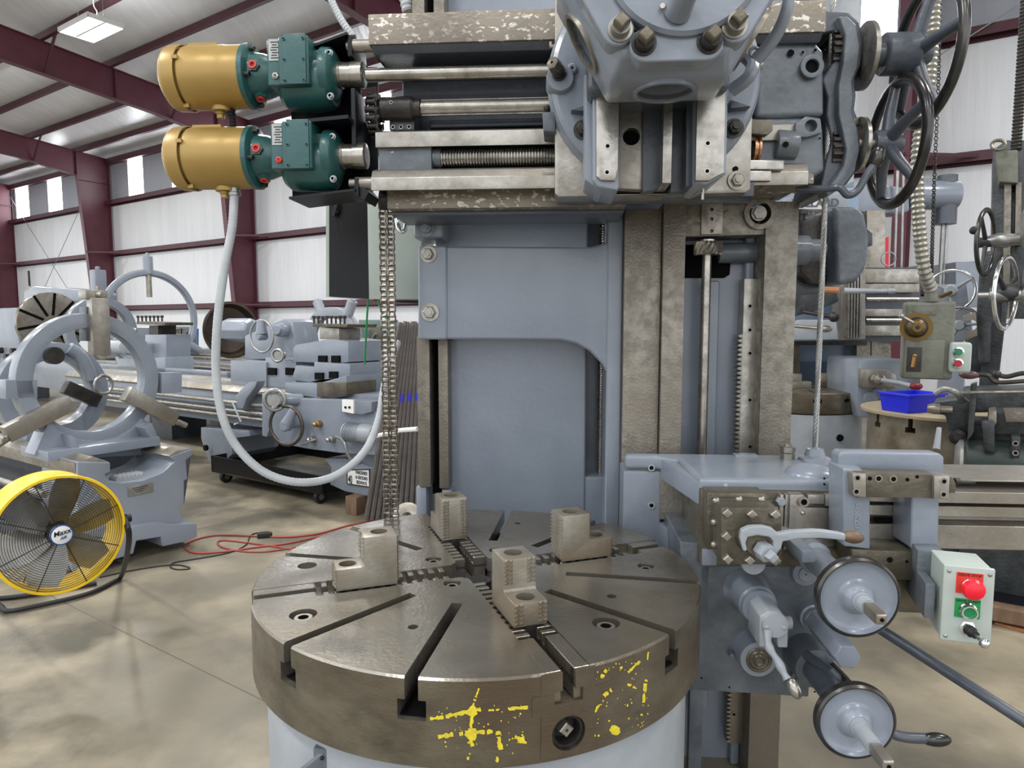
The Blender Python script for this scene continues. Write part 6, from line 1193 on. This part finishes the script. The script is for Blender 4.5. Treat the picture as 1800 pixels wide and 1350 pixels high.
# ---------------- the blue-grey mill right behind
q = fz(1407, 684, 6.5)
bm_ = thing('background_mill', 'blue-grey boring mill standing behind the steel ways at right, with its own chuck table', 'machine', (q.x, 7.2, 0), FM)
b = MB(FM); b.lathe((q.x, 6.5, 0), (0, 0, 1), [(0, .54), (.78, .52)], 64); tb2 = b.build('round_bed', PAINTL, bm_)
p_ = fz(1477, 770, 5.99); b = MB(FM); b.cyl(p_, p_ + V((0, .05, 0)), .03, n=18); b.build('bed_hole', VOID, tb2)
b = MB(FM); b.lathe((q.x, 6.5, 0), (0, 0, 1), [(.79, .53), (.80, .535), (.965, .535), (.97, .53)], 80); tt = b.build('chuck_table', RIM, bm_)
c = MB(FM)
for i in range(12):
    a = 2 * math.pi * i / 12 - .07; u = V((math.cos(a), math.sin(a), 0)); v = V((-u.y, u.x, 0)); o = V((q.x, 6.5, 0))
    for hw, za, zb in ((.018, .90, 1.0), (.038, .885, .92)):
        Pp = [o + u * .2 - v * hw, o + u * .7 - v * hw, o + u * .7 + v * hw, o + u * .2 + v * hw]; c = MB(FM); c.prism([w_ + V((0, 0, za)) for w_ in Pp], [w_ + V((0, 0, zb)) for w_ in Pp]); cut(tt, c)
for a_, dd, m in ((1400, 6.5, 0), (1452, 6.6, 1), (1384, 6.45, 1)):
    p_ = pix(a_, 676, FM, 1, dd); b = MB(FM); b.box(p_.x - .06, p_.x + .03, dd - .05, dd + .05, .971, 1.10); b.box(p_.x - .06, p_.x + .12, dd - .05, dd + .05, .971, 1.03); b.build('chuck_jaw', JAW, bm_, bev=.004)
b = MB(FM); P2(b, 7.15, 8.0, [(1395, 330), (1510, 330), (1512, 690), (1395, 690)]); b.box(fz(1390, 600, 7.15).x, fz(1515, 600, 7.15).x, 7.15, 8.0, 0, 1.2); b.build('column_body', mat('blue_grey_paint', (128, 146, 166), .3, 0, (112, 128, 150), 3, .5, .2, .04, 40, coat=.2), bm_, bev=.02)
b = MB(FM); P2(b, 7.05, 7.2, [(1384, 600), (1406, 600), (1406, 690), (1384, 690)]); b.build('guide_way', BROWN, bm_)
b = MB(FM); P2(b, 7.0, 7.2, [(1506, 440), (1530, 440), (1530, 636), (1506, 636)]); P2(b, 7.02, 7.2, [(1532, 600), (1566, 600), (1566, 636), (1532, 636)]); b.build('guide_way', STEELW, bm_)
b = MB(FM); P2(b, 6.85, 7.1, [(1384, 600), (1524, 600), (1524, 607), (1384, 607)]); b.build('rail_underside', DARKST, bm_)
for (ya, yb_, m, y) in ((473, 497, STEEL, 6.75), (498, 514, STEEL, 6.78), (543, 556, STEEL, 6.75), (572, 590, STEEL, 6.75)):
    b = MB(FM); P2(b, y, 7.0, [(1480, ya), (1616, ya), (1616, yb_), (1480, yb_)]); b.build('rail_way', m, bm_, bev=.004)
b = MB(FM); P2(b, 6.9, 7.1, [(1480, 470), (1618, 470), (1618, 600), (1480, 600)]); b.build('rail_back', PAINTD, bm_)
for yy in (526, 563): b = MB(FM); b.cyl(fz(1522, yy, 6.7), fz(1614, yy, 6.7), .02, n=12); b.build('feed_rod', STEELB, bm_)
b = MB(FM); P2(b, 6.6, 6.8, [(1478, 400), (1516, 412), (1521, 470), (1521, 596), (1478, 598)]); b.build('saddle_plate', STEEL, bm_)
for k_ in range(5): b = MB(FM); P2(b, 6.56, 6.62, [(1492 + k_ * 5.5, 410 + k_), (1495 + k_ * 5.5, 410 + k_), (1493 + k_ * 5, 594), (1490 + k_ * 5, 594)]); b.build('saddle_strip', STEELB, bm_)
b = MB(FM); P2(b, 6.4, 6.7, [(1384, 505), (1470, 503), (1476, 530), (1440, 545), (1384, 560)]); b.build('slide_block', DKMAC, bm_, bev=.02)
b = MB(FM); P2(b, 6.3, 6.6, [(1384, 575), (1408, 562), (1470, 562), (1474, 597), (1384, 598)]); b.build('clamp_block', PAINTL, bm_, bev=.01)
b = MB(FM); b.tube(curve([fz(1388, 505, 6.2), fz(1440, 502, 6.15)], 4), .02, 10); l_ = b.build('handle', STEEL, bm_)
b = MB(FM); b.tube([fz(1450, 510, 6.0), fz(1475, 511, 5.95)], .03, 10); b.build('rusty_sleeve', BOARD, bm_)
b = MB(FM); b.tube([fz(1484, 511, 5.9), fz(1560, 512, 5.8)], .018, 10, rf=lambda t: .026 - .01 * t); b.ball(fz(1568, 512, 5.8), .024, d=(1, 0, 0), st=1.7); b.build('turret_handle', PAINTL, bm_)
b = MB(FM); b.tube([fz(1386, 572, 6.1), fz(1440, 577, 6.0)], .015, 10); b.ball(fz(1452, 578, 6.0), .03, d=(1, 0, 0), st=1.8); b.build('clamp_handle', STEEL, bm_)
b = MB(FM); b.tube([fz(1412, 548, 6.1), fz(1460, 556, 6.0)], .018, 10); b.ball(fz(1466, 557, 6.0), .045); b.build('crank_handle', DARKST, bm_)
# big rounded gear guard of our own mill's drive, seen between ways and rope
gg = col
gc = fz(1446, 442, 2.9)
b = MB(FM); b.py(Y(FM, 2.9, [(1440, 372), (1478, 374), (1492, 386), (1499, 420), (1499, 452), (1492, 480), (1478, 500), (1446, 505)]), 2.75, 3.15); b.build('guard_band', PAINTO, gg, bev=.035, seg=4)
b = MB(FM); b.py(Y(FM, 2.9, [(1400, 392), (1442, 378), (1446, 500), (1420, 498), (1400, 480)]), 2.85, 3.1); b.build('guard_mouth', DARKST, gg, bev=.01)
b = MB(FM); b.lathe(fz(1390, 440, 2.7), (1, .1, 0), [(0, .055), (.06, .055), (.065, .042), (.12, .042)], 28); b.build('drive_shaft', PAINTO, gg)
b = MB(FM); b.lathe(fz(1417, 440, 2.75), (1, .1, 0), [(0, .036), (.05, .036)], 24); b.build('shaft_sleeve', STEEL, gg)
b = MB(FM); b.lathe(fz(1405, 400, 2.9), (0, 0, 1), [(-.06, .012), (.0, .012), (.0, .022), (.05, .022), (.05, .03), (.07, .03)], 14); b.build('screw_jack', DARKST, gg)
b = MB(FM); P2(b, 2.95, 3.05, [(1392, 470), (1444, 500), (1444, 516), (1392, 520)]); P2(b, 2.95, 3.05, [(1392, 388), (1446, 374), (1446, 384), (1392, 398)]); b.build('guard_arm', PAINTD, gg, bev=.008)
# name casting
nb = MB(FM); P2(nb, 3.4, 3.6, [(1398, 338), (1492, 338), (1492, 378), (1398, 378)]); no = solo(nb, 'maker_casting', PAINTL, 'light grey housing with raised maker lettering above the gear guard', 'housing', bev=.01)
pl = MB(FM); P2(pl, 3.385, 3.4, [(1400, 345), (1450, 345), (1450, 368), (1400, 368)]); plo = pl.build('lettered_panel', WHITE, no, bev=.004)
text('BULLARD', .052, facing(FM, fz(1421, 357.5, 3.383) + V((.03, 0, 0))), PAINTD, plo, 'cast_lettering', .002, .001)
text('TRADE MARK', .022, facing(FM, fz(1418, 374, 3.396) + V((.03, 0, 0))), PAINTD, plo, 'cast_lettering', .002)
tag_ = None
# tall light column, top beam and hanging gearmotor of the mill beyond
c2 = thing('background_mill', 'light grey mill column with a round arm and hanging spindle motor, beyond the wire rope', 'machine', (fz(1470, 300, 8.0).x, 8.2, 0), FM)
b = MB(FM); xa, xb = fz(1432, 300, 8.0).x, fz(1503, 300, 8.0).x; b.box(xa, xb, 8.0, 8.9, 0, 5.2); b.build('column', PAINTL, c2, bev=.03)
b = MB(FM); P2(b, 7.8, 8.2, [(1500, 316), (1600, 330), (1600, 372), (1556, 376), (1500, 372)]); b.build('arm_base', PAINT, c2, bev=.04)
b = MB(FM); b.cyl(fz(1596, 344, 7.9), fz(1680, 343, 7.9), .155, n=28); b.build('round_arm', PAINT, c2, bev=.01)
p_ = fz(1663, 355, 7.9); b = MB(FM); b.lathe(p_, (0, 0, -1), [(0, .06), (.03, .11), (.24, .11)], 24); b.build('spindle_motor', PAINTD, c2); b = MB(FM); b.lathe(p_ + V((0, 0, .28)), (0, 0, 1), [(-.1, .1), (0, .1)], 20); b.build('arm_cap', PAINTD, c2)
b = MB(FM); b.cyl(p_ - V((.02, 0, .2)), p_ - V((.02, 0, 1.1)), .02, n=10); b.cyl(p_ - V((-.02, 0, .2)), p_ - V((-.02, 0, 1.1)), .012, n=10); b.build('spindle_rod', GALV, c2)
b = MB(FM); P2(b, 7.6, 7.9, [(1524, 370), (1556, 370), (1556, 476), (1524, 476)]); b.build('vertical_slide', STEEL, c2)
b = MB(FM); P2(b, 7.5, 7.7, [(1500, 400), (1520, 398), (1534, 410), (1534, 432), (1500, 430)]); b.build('bracket', DKMAC, c2, bev=.01)
b = MB(FM); b.cyl(fz(1578, 300, 7.7), fz(1572, 470, 7.7), .015, n=8); b.cyl(fz(1588, 300, 7.7), fz(1584, 470, 7.7), .015, n=8); b.build('guide_rods', GALV, c2)
b = MB(FM); b.torus(fz(1562, 455, 7.4), (0, -1, 0), .07, .008, 28, 6); b.build('lifting_ring', GALV, c2)
b = MB(FM); P2(b, 7.8, 8.4, [(1680, 460), (1700, 460), (1722, 458), (1724, 540), (1680, 540)]); b.build('rail_end_box', PAINT, c2, bev=.02)
b = MB(FM); P2(b, 7.4, 7.8, [(1618, 466), (1640, 462), (1646, 500), (1618, 500)]); b.build('rail_end_cap', PAINT, c2, bev=.02)
# red wall sign at the column
b = MB(FM); P2(b, 9.3, 9.32, [(1556, 418), (1562, 416), (1562, 474), (1556, 474)]); solo(b, 'fire_sign', REDM, 'narrow red wall sign on the maroon building column', 'sign')
# side head of that mill
b = MB(FM); P2(b, 5.9, 6.6, [(1510, 632), (1600, 632), (1620, 650), (1620, 735), (1512, 735), (1506, 700)]); sdh = solo(b, 'mill_side_head', PAINT, 'blue-grey side head with small steel tool post and red tipped lever, beyond the bin', 'side head', bev=.03)
b = MB(FM); P2(b, 5.75, 5.9, [(1522, 650), (1560, 650), (1576, 660), (1576, 682), (1522, 682)]); b.build('tool_post', STEEL, sdh, bev=.01)
b = MB(FM); b.lathe(fz(1541, 667, 5.72), (0, -1, 0), [(0, .05), (.06, .045), (.07, .02)], 20); b.build('clamp_nut', STEELB, sdh)
b = MB(FM); b.tube([fz(1548, 668, 5.65), fz(1580, 673, 5.6), fz(1600, 678, 5.55)], .018, 10); b.build('lever', PAINTL, sdh); b = MB(FM); b.ball(fz(1610, 679, 5.55), .03, d=(1, 0, 0), st=1.7); b.build('red_lever_tip', mat('dark_red_grip', (120, 30, 46), .4), sdh)
for a_, c_ in ((1530, 700), (1545, 690)): b = MB(FM); b.lathe(fz(a_, c_, 5.9), (0, -1, 0), [(0, .06), (.02, .055), (.025, .03)], 20); b.build('shaft_cover', PAINT, sdh)
for c_ in (640, 653, 666): b = MB(FM); b.torus(fz(1494, c_, 6.9), (0, -1, 0), .03, .008, 16, 6, ); b.build('lifting_hook', PAINTD, bm_)
b = MB(FM); P2(b, 6.9, 7.1, [(1484, 632), (1512, 632), (1512, 680), (1484, 680)]); b.build('hook_plate', PAINT, bm_)
# ---------------- pendant
pd = thing('control_pendant', 'worn olive-grey control pendant with a brown dial, hanging on ribbed flexible conduit', 'control pendant', fz(1630, 665, 3.2), FM)
G = FM @ Matrix.Translation(fz(1634, 597, 3.2)) @ Matrix.Rotation(R(-22), 4, 'Z')
b = MB(G); b.box(-.105, .095, 0, .14, -.18, .17); b.build('case', OLIVE, pd, bev=.018, seg=4)
b = MB(G); b.box(-.095, .06, -.012, .003, -.175, .0); b.build('lower_cover', OLIVE, pd, bev=.006)
b = MB(G); b.box(-.07, .02, -.004, .002, .11, .145); b.build('blank_plate', OLIVE, pd, bev=.003)
b = MB(G); b.lathe((-.055, 0, .055), (0, -1, 0), [(0, .066), (.012, .066), (.012, .035), (.02, .045), (.05, .034), (.06, .022), (.075, .02)], 36); b.build('dial', mat('brown_dial', (112, 88, 44), .45, .5), pd)
b = MB(G); b.lathe((-.055, -.014, .055), (0, -1, 0), [(0, .046), (.02, .044), (.04, .03), (.041, .022), (.06, .02), (.062, 0)], 32); b.build('dial_knob', DARKST, pd)
b = MB(G); b.tube([(-.06, -.05, .07), (-.11, -.055, .10)], .006, 8); b.ball((-.118, -.055, .105), .013); b.build('dial_lever', GALV, pd)
b = MB(G); b.box(-.086, -.028, -.018, -.01, -.145, -.035); sw_ = b.build('switch_plate', DARKST, pd, bev=.002)
b = MB(G); b.bar((-.055, -.025, -.07), (-.062, -.035, -.125), .014, .012); b.ball((-.055, -.026, -.072), .01); b.build('brass_toggle', BRASS, sw_)
b = MB(G); b.box(.075, .16, -.03, .07, -.145, -.01); bb_ = b.build('button_box', ENCL, pd, bev=.018, seg=3)
for z_, m in ((-.052, GREENM), (-.102, mat('dark_red_button', (170, 20, 40), .35))):
    b = MB(G); b.lathe((.108, -.03, z_), (0, -1, 0), [(0, .021), (.012, .021), (.014, .015), (.012, .013)], 24); b.build('button_ring', CHROME, bb_); b = MB(G); b.cyl((.108, -.03, z_), (.108, -.046, z_), .0135); b.build('push_button', m, bb_)
b = MB(G); b.lathe((.0, .05, .17), (0, 0, 1), [(0, .05), (.008, .05), (.01, .026), (.04, .026), (.042, .022), (.06, .022)], 20); b.build('conduit_collar', OLIVE, pd)
ct = G @ V((0, .05, .22)); ct = FM.inverted() @ ct
L = [ct, fz(1624, 470, 3.2), fz(1616, 400, 3.2), fz(1612, 300, 3.2), fz(1618, 230, 3.2), fz(1632, 150, 3.2), fz(1640, 60, 3.2), fz(1642, -40, 3.2)]
flexline(L, .026, FLEX, 'flexible_conduit', 'thick ribbed flexible conduit holding up the olive pendant', 'conduit', .12, .012)
b = MB(FM); pts = [fz(1637, 500, 3.3), fz(1639, 420, 3.3), fz(1643, 300, 3.3), fz(1650, 130, 3.3), fz(1652, -20, 3.3)]
cv = curve(pts, 30)
for i, p_ in enumerate(cv[:-1]): 
    d = (cv[i + 1] - p_); b.torus(p_ + d / 2, (1, 0, 0) if i % 2 else (0, 1, 0), .008, .0022, 8, 5)
solo(b, 'safety_chain', DARKST, 'thin link chain hanging beside the ribbed pendant conduit', 'chain')
# ---------------- second table with a blue bin
q = fz(1672, 722, 4.9)
t2 = thing('mill_table', 'brown steel mill table with T-slots standing under the tan board and blue bin', 'mill table', (q.x, 4.9, 0), FM)
b = MB(FM); zt3 = .955; b.lathe((q.x, 4.9, 0), (0, 0, 1), [(.28, .50), (.52, .50), (.54, .515), (zt3, .515)], 72); tm = b.build('table_body', mat('worn_table_steel', (136, 128, 112), .4, .45, (96, 88, 74), 6, .5, .15, .05, 60), t2)
for i in range(12):
    a = 2 * math.pi * i / 12 + .1; u = V((math.cos(a), math.sin(a), 0)); v = V((-u.y, u.x, 0)); o = V((q.x, 4.9, 0))
    for hw, za, zb in ((.015, .87, 1.0), (.033, .855, .89)):
        Pp = [o + u * .2 - v * hw, o + u * .7 - v * hw, o + u * .7 + v * hw, o + u * .2 + v * hw]; c = MB(FM); c.prism([w_ + V((0, 0, za)) for w_ in Pp], [w_ + V((0, 0, zb)) for w_ in Pp]); cut(tm, c)
b = MB(FM); b.lathe((q.x, 4.9, 0), (0, 0, 1), [(0, .56), (.27, .54)], 60); b.build('table_bed', DKMAC, t2)
b = MB(FM); b.lathe((q.x, 4.87, zt3), (0, 0, 1), [(.003, .57), (.022, .575), (.026, .565)], 72); solo(b, 'round_board', mat('tan_board', (164, 150, 124), .55), 'thin tan round board lying on the mill table under the blue bin', 'board')
b = MB(FM); zb_ = zt3 + .028
def frustum(b, cx_, cy_, w0, d0, w1, d1, z0, z1):
    return b.prism([(cx_ - w0, cy_ - d0, z0), (cx_ + w0, cy_ - d0, z0), (cx_ + w0, cy_ + d0, z0), (cx_ - w0, cy_ + d0, z0)], [(cx_ - w1, cy_ - d1, z1), (cx_ + w1, cy_ - d1, z1), (cx_ + w1, cy_ + d1, z1), (cx_ - w1, cy_ + d1, z1)])
p_ = fz(1602, 718, 4.75); G = FM @ Matrix.Translation((p_.x, 4.75, 0)) @ Matrix.Rotation(R(24), 4, 'Z')
b = MB(G); frustum(b, 0, 0, .15, .10, .165, .115, zb_, zb_ + .125); b.box(-.175, .175, -.125, .125, zb_ + .11, zb_ + .125); bn = b.build('plastic_bin', BLUE, None, bev=.003)
c = MB(G); frustum(c, 0, 0, .144, .094, .158, .108, zb_ + .008, zb_ + .2); cut(bn, c); rebase(bn, (0, 0, zb_), G); tag(bn, 'bright blue plastic bin standing on the round board', 'bin')
# ---------------- dark machine at the right edge
def yB(d): return (FB.inverted() @ (FM @ pix(1760, 600, FM, 1, d))).y
def P2(b, y0, y1, pts): k = yB(y0); return b.py(Y(FB, k, pts), k, k + (y1 - y0))
def fz(a, c_, y): return pix(a, c_, FB, 1, yB(y))

q = fz(1770, 640, 4.6)
dm = thing('dark_mill', 'dark oily boring mill at the right edge with vertical ways and chrome handwheels', 'machine', (q.x + .3, q.y, 0), FB)
b = MB(FB); P2(b, 4.7, 5.3, [(1746, 262), (1770, 246), (1850, 246), (1850, 560), (1768, 560), (1752, 700), (1720, 700), (1730, 560), (1742, 500)]); b.build('column', DKMAC, dm, bev=.01)
for pts in ([(1766, 320), (1778, 320), (1774, 560), (1762, 560)], [(1786, 320), (1796, 320), (1794, 430), (1784, 430)]):
    b = MB(FB); P2(b, 4.6, 4.72, pts); b.build('guide_way', STEELW, dm)
b = MB(FB); P2(b, 4.55, 4.8, [(1750, 266), (1790, 262), (1790, 322), (1756, 320)]); b.build('screw_bracket', OLIVE, dm, bev=.015)
s_ = fz(1786, 264, 4.7); screw(dm, FB, (s_.x, s_.y, s_.z), (s_.x, s_.y, s_.z + .95), .03, .022, DARKST, 'vertical_screw')
b = MB(FB); b.lathe((s_.x, s_.y, s_.z + .95), (0, 0, 1), [(0, .04), (.06, .04)], 12); b.build('screw_cap', DARKST, dm)
b = MB(FB); b.torus(fz(1755, 255, 4.5), (.2, -1, .5), .036, .010, 28, 8); b.build('eye_bolt', BROWN, dm)
b = MB(FB); b.tube([fz(1724, 424, 4.2), fz(1712, 406, 4.15)], .008, 8); l_ = b.build('shift_lever', STEELB, dm); b = MB(FB); b.ball(fz(1712, 405, 4.15), .024); b.build('black_ball', RUBBER, l_)
handwheel(dm, FB, fz(1733, 426, 4.3), (1, -.25, 0), .19, .016, 3, DARKRIM, DKMAC, .1, .03, .2, 0, .012)
b = MB(FB); b.lathe(fz(1736, 424, 4.3), (1, -.1, 0), [(0, .03), (.05, .045), (.1, .045), (.12, .035), (.3, .035)], 24); b.build('feed_shaft', GALV, dm)
handwheel(dm, FB, fz(1768, 515, 4.1), (1, -.3, 0), .20, .014, 3, CHROME, DKMAC, .14, .05, .5, 0, .014)
b = MB(FB); b.lathe(fz(1720, 520, 4.1), (1, -.1, 0), [(0, .022), (.05, .022), (.06, .034), (.2, .034), (.22, .05), (.4, .05)], 24); b.build('feed_shaft', GALV, dm)
for a_, c_ in ((1796, 400), (1798, 500)):
    b = MB(FB); b.lathe(fz(a_, c_, 4.2), (1, -.1, 0), [(0, .09), (.02, .13), (.05, .13), (.06, .09), (.2, .09)], 40); b.build('graduated_dial', GALV, dm)
b = MB(FB); P2(b, 4.65, 5.0, [(1730, 440), (1768, 440), (1764, 565), (1744, 570), (1742, 640), (1720, 640), (1716, 560), (1722, 470)]); b.build('gear_casing', DKMAC, dm, bev=.03)
b = MB(FB); P2(b, 4.4, 4.7, [(1692, 555), (1715, 548), (1718, 590), (1698, 598)]); bp2 = b.build('bearing_plate', STEELW, dm, bev=.004)
c = MB(FB); p_ = fz(1706, 572, 4.4); c.cyl(p_ - V((0, .2, 0)), p_ + V((0, .5, 0)), .035); cut(bp2, c)
b = MB(FB); P2(b, 4.8, 5.0, [(1696, 596), (1736, 566), (1742, 660), (1700, 668)]); b.build('lower_casing', DKMAC, dm, bev=.02)
hw_ = thing('spoked_handwheel', 'pale ringed handwheel with a brass handle behind the olive pendant', 'handwheel', fz(1672, 545, 5.4), FB)
handwheel(hw_, FB, fz(1672, 511, 5.3), (-.05, -1, 0), .155, .012, 3, CHROME, PAINTL, .08, .045, .6, 0, .013, name='wheel_hub')
b = MB(FB); b.tube([fz(1672, 514, 5.15), fz(1652, 522, 5.1)], .014, 10); b.build('brass_handle', BRASS, hw_)
b = MB(FB); P2(b, 5.4, 5.8, [(1645, 500), (1700, 498), (1712, 600), (1650, 600)]); b.box(fz(1650, 600, 5.4).x, fz(1700, 600, 5.4).x, yB(5.4) + .14, yB(5.4) + .4, 0, 1.5); b.build('bearing_box', PAINT, hw_, bev=.02)
handwheel(hw_, FB, fz(1686, 572, 5.1), (.1, -1, 0), .13, .012, 3, GALV, PAINTL, .08, .04, .1, 0, .012, name='wheel_hub')
# dark turret lathe bed crossing at the far right
dl = thing('dark_turret_slide', 'dark oily machine slide with square turret block and curved levers at the right edge', 'machine', (fz(1770, 800, 3.9).x, fz(1770, 800, 3.9).y, 0), FB)
b = MB(FB); P2(b, 3.85, 4.3, [(1738, 722), (1800, 722), (1850, 722), (1850, 764), (1740, 764)]); b.build('slide_body', DKMAC, dl, bev=.01)
b = MB(FB); P2(b, 3.78, 4.0, [(1738, 724), (1752, 722), (1752, 742), (1745, 756), (1735, 756)]); P2(b, 3.78, 4.0, [(1765, 724), (1850, 724), (1850, 742), (1768, 742)]); b.build('slide_top', STEELW, dl, bev=.004)
b = MB(FB); P2(b, 3.75, 3.95, [(1725, 742), (1748, 740), (1750, 798), (1730, 792)]); b.build('slide_jaw', DKMAC, dl, bev=.01)
b = MB(FB); P2(b, 4.0, 4.5, [(1690, 690), (1850, 686), (1850, 724), (1690, 726)]); b.build('cross_slide', DKMAC, dl, bev=.02)
b = MB(FB); P2(b, 3.9, 4.2, [(1640, 708), (1698, 700), (1712, 712), (1712, 772), (1690, 782), (1668, 776), (1662, 730), (1640, 728)]); b.build('turret_block', DKMAC, dl, bev=.015)
b = MB(FB); b.lathe(fz(1630, 718, 3.85), (1, .1, 0), [(0, .022), (.03, .03), (.06, .03), (.065, .02), (.12, .02)], 18); b.build('turret_nozzle', STEEL, dl)
b = MB(FB); b.lathe(fz(1684, 768, 3.88), (0, -1, 0), [(0, .05), (.02, .045), (.025, .022), (.04, .02)], 8); b.build('clamp_nut', DARKST, dl)
b = MB(FB); b.tube(curve([fz(1642, 692, 3.8), fz(1660, 684, 3.8), fz(1680, 690, 3.8), fz(1692, 706, 3.85)], 6), .016, 10); b.build('curved_pipe', GALV, dl)
b = MB(FB); P2(b, 3.8, 3.9, [(1706, 676), (1718, 672), (1712, 760), (1700, 776)]); b.build('side_plate', DKMAC, dl, bev=.005)
b = MB(FB); b.lathe(fz(1690, 800, 3.9), (1, .05, 0), [(0, .10), (1.2, .10)], 28); b.build('saddle_cylinder', mat('dark_green_paint', (62, 76, 72), .35), dl)
b = MB(FB); b.lathe(fz(1678, 810, 3.8), (1, .05, 0), [(0, .09), (.02, .12), (.035, .12), (.05, .08)], 32); b.build('graduated_ring', GALV, dl)
b = MB(FB); b.tube([fz(1651, 752, 3.7), fz(1646, 790, 3.65)], .016, 10, rf=lambda t: .012 + .006 * t); b.build('lever', PAINTL, dl)
b = MB(FB); P2(b, 3.7, 3.85, [(1778, 768), (1794, 768), (1792, 806), (1776, 806)]); cl_ = b.build('clamp_plate', DKMAC, dl, bev=.004)
for c_ in (779, 796): bolt(cl_, FB, fz(1785, c_, 3.7), r=.014, h=.01, m=STEEL, kind='socket', washer=False)
b = MB(FB); b.box(fz(1690, 900, 3.9).x, fz(1690, 900, 3.9).x + 2, yB(3.95), yB(4.35), 0, 1.0); b.build('machine_base', DKMAC, dl, bev=.02)
b = MB(FB); b.tube(curve([fz(1690, 660, 3.6), fz(1712, 658, 3.6), fz(1736, 660, 3.6), (fz(1752, 672, 3.6)), fz(1800, 670, 3.6), fz(1840, 668, 3.6)], 6), .011, 10); l_ = b.build('long_lever', DARKST, dl)
b = MB(FB); b.ball(fz(1703, 659, 3.58), .022, d=(1, 0, 0), st=2.0); b.build('maroon_grip', mat('maroon_grip', (84, 54, 58), .35), l_)
b = MB(FB); b.tube(curve([fz(1752, 658, 3.7), fz(1770, 662, 3.7), fz(1800, 656, 3.7), fz(1840, 660, 3.7)], 6), .012, 10); b.ball(fz(1752, 658, 3.7), .022); b.build('ball_lever', DARKST, dl)
b = MB(FB); b.cyl(fz(1690, 690, 3.7), fz(1840, 688, 3.7), .009, n=10); b.build('cross_rod', STEELB, dl)
b = MB(FB); b.box(fz(1700, 1040, 3.65).x, fz(1700, 1040, 3.65).x + 2, yB(3.62), yB(3.62) + .1, .03, .10); b.build('skid_rail', WOOD, dl)
b = MB(FB); b.box(fz(1690, 1040, 3.7).x, fz(1690, 1040, 3.7).x + 2, yB(3.8), yB(4.9), 0, .06); b.build('drip_pan', BLACK, dl)
b = MB(FW); pts = [pix(x_, y_, FW, 2, .0) for x_, y_ in [(1748, 1098), (1768, 1068), (1850, 1068), (1850, 1128)]]; b.pz([(p_.x, p_.y) for p_ in pts], .001, .014); solo(b, 'floor_board', BOARD, 'brown hardboard sheet lying flat on the concrete at the right edge', 'board', bev=.002)
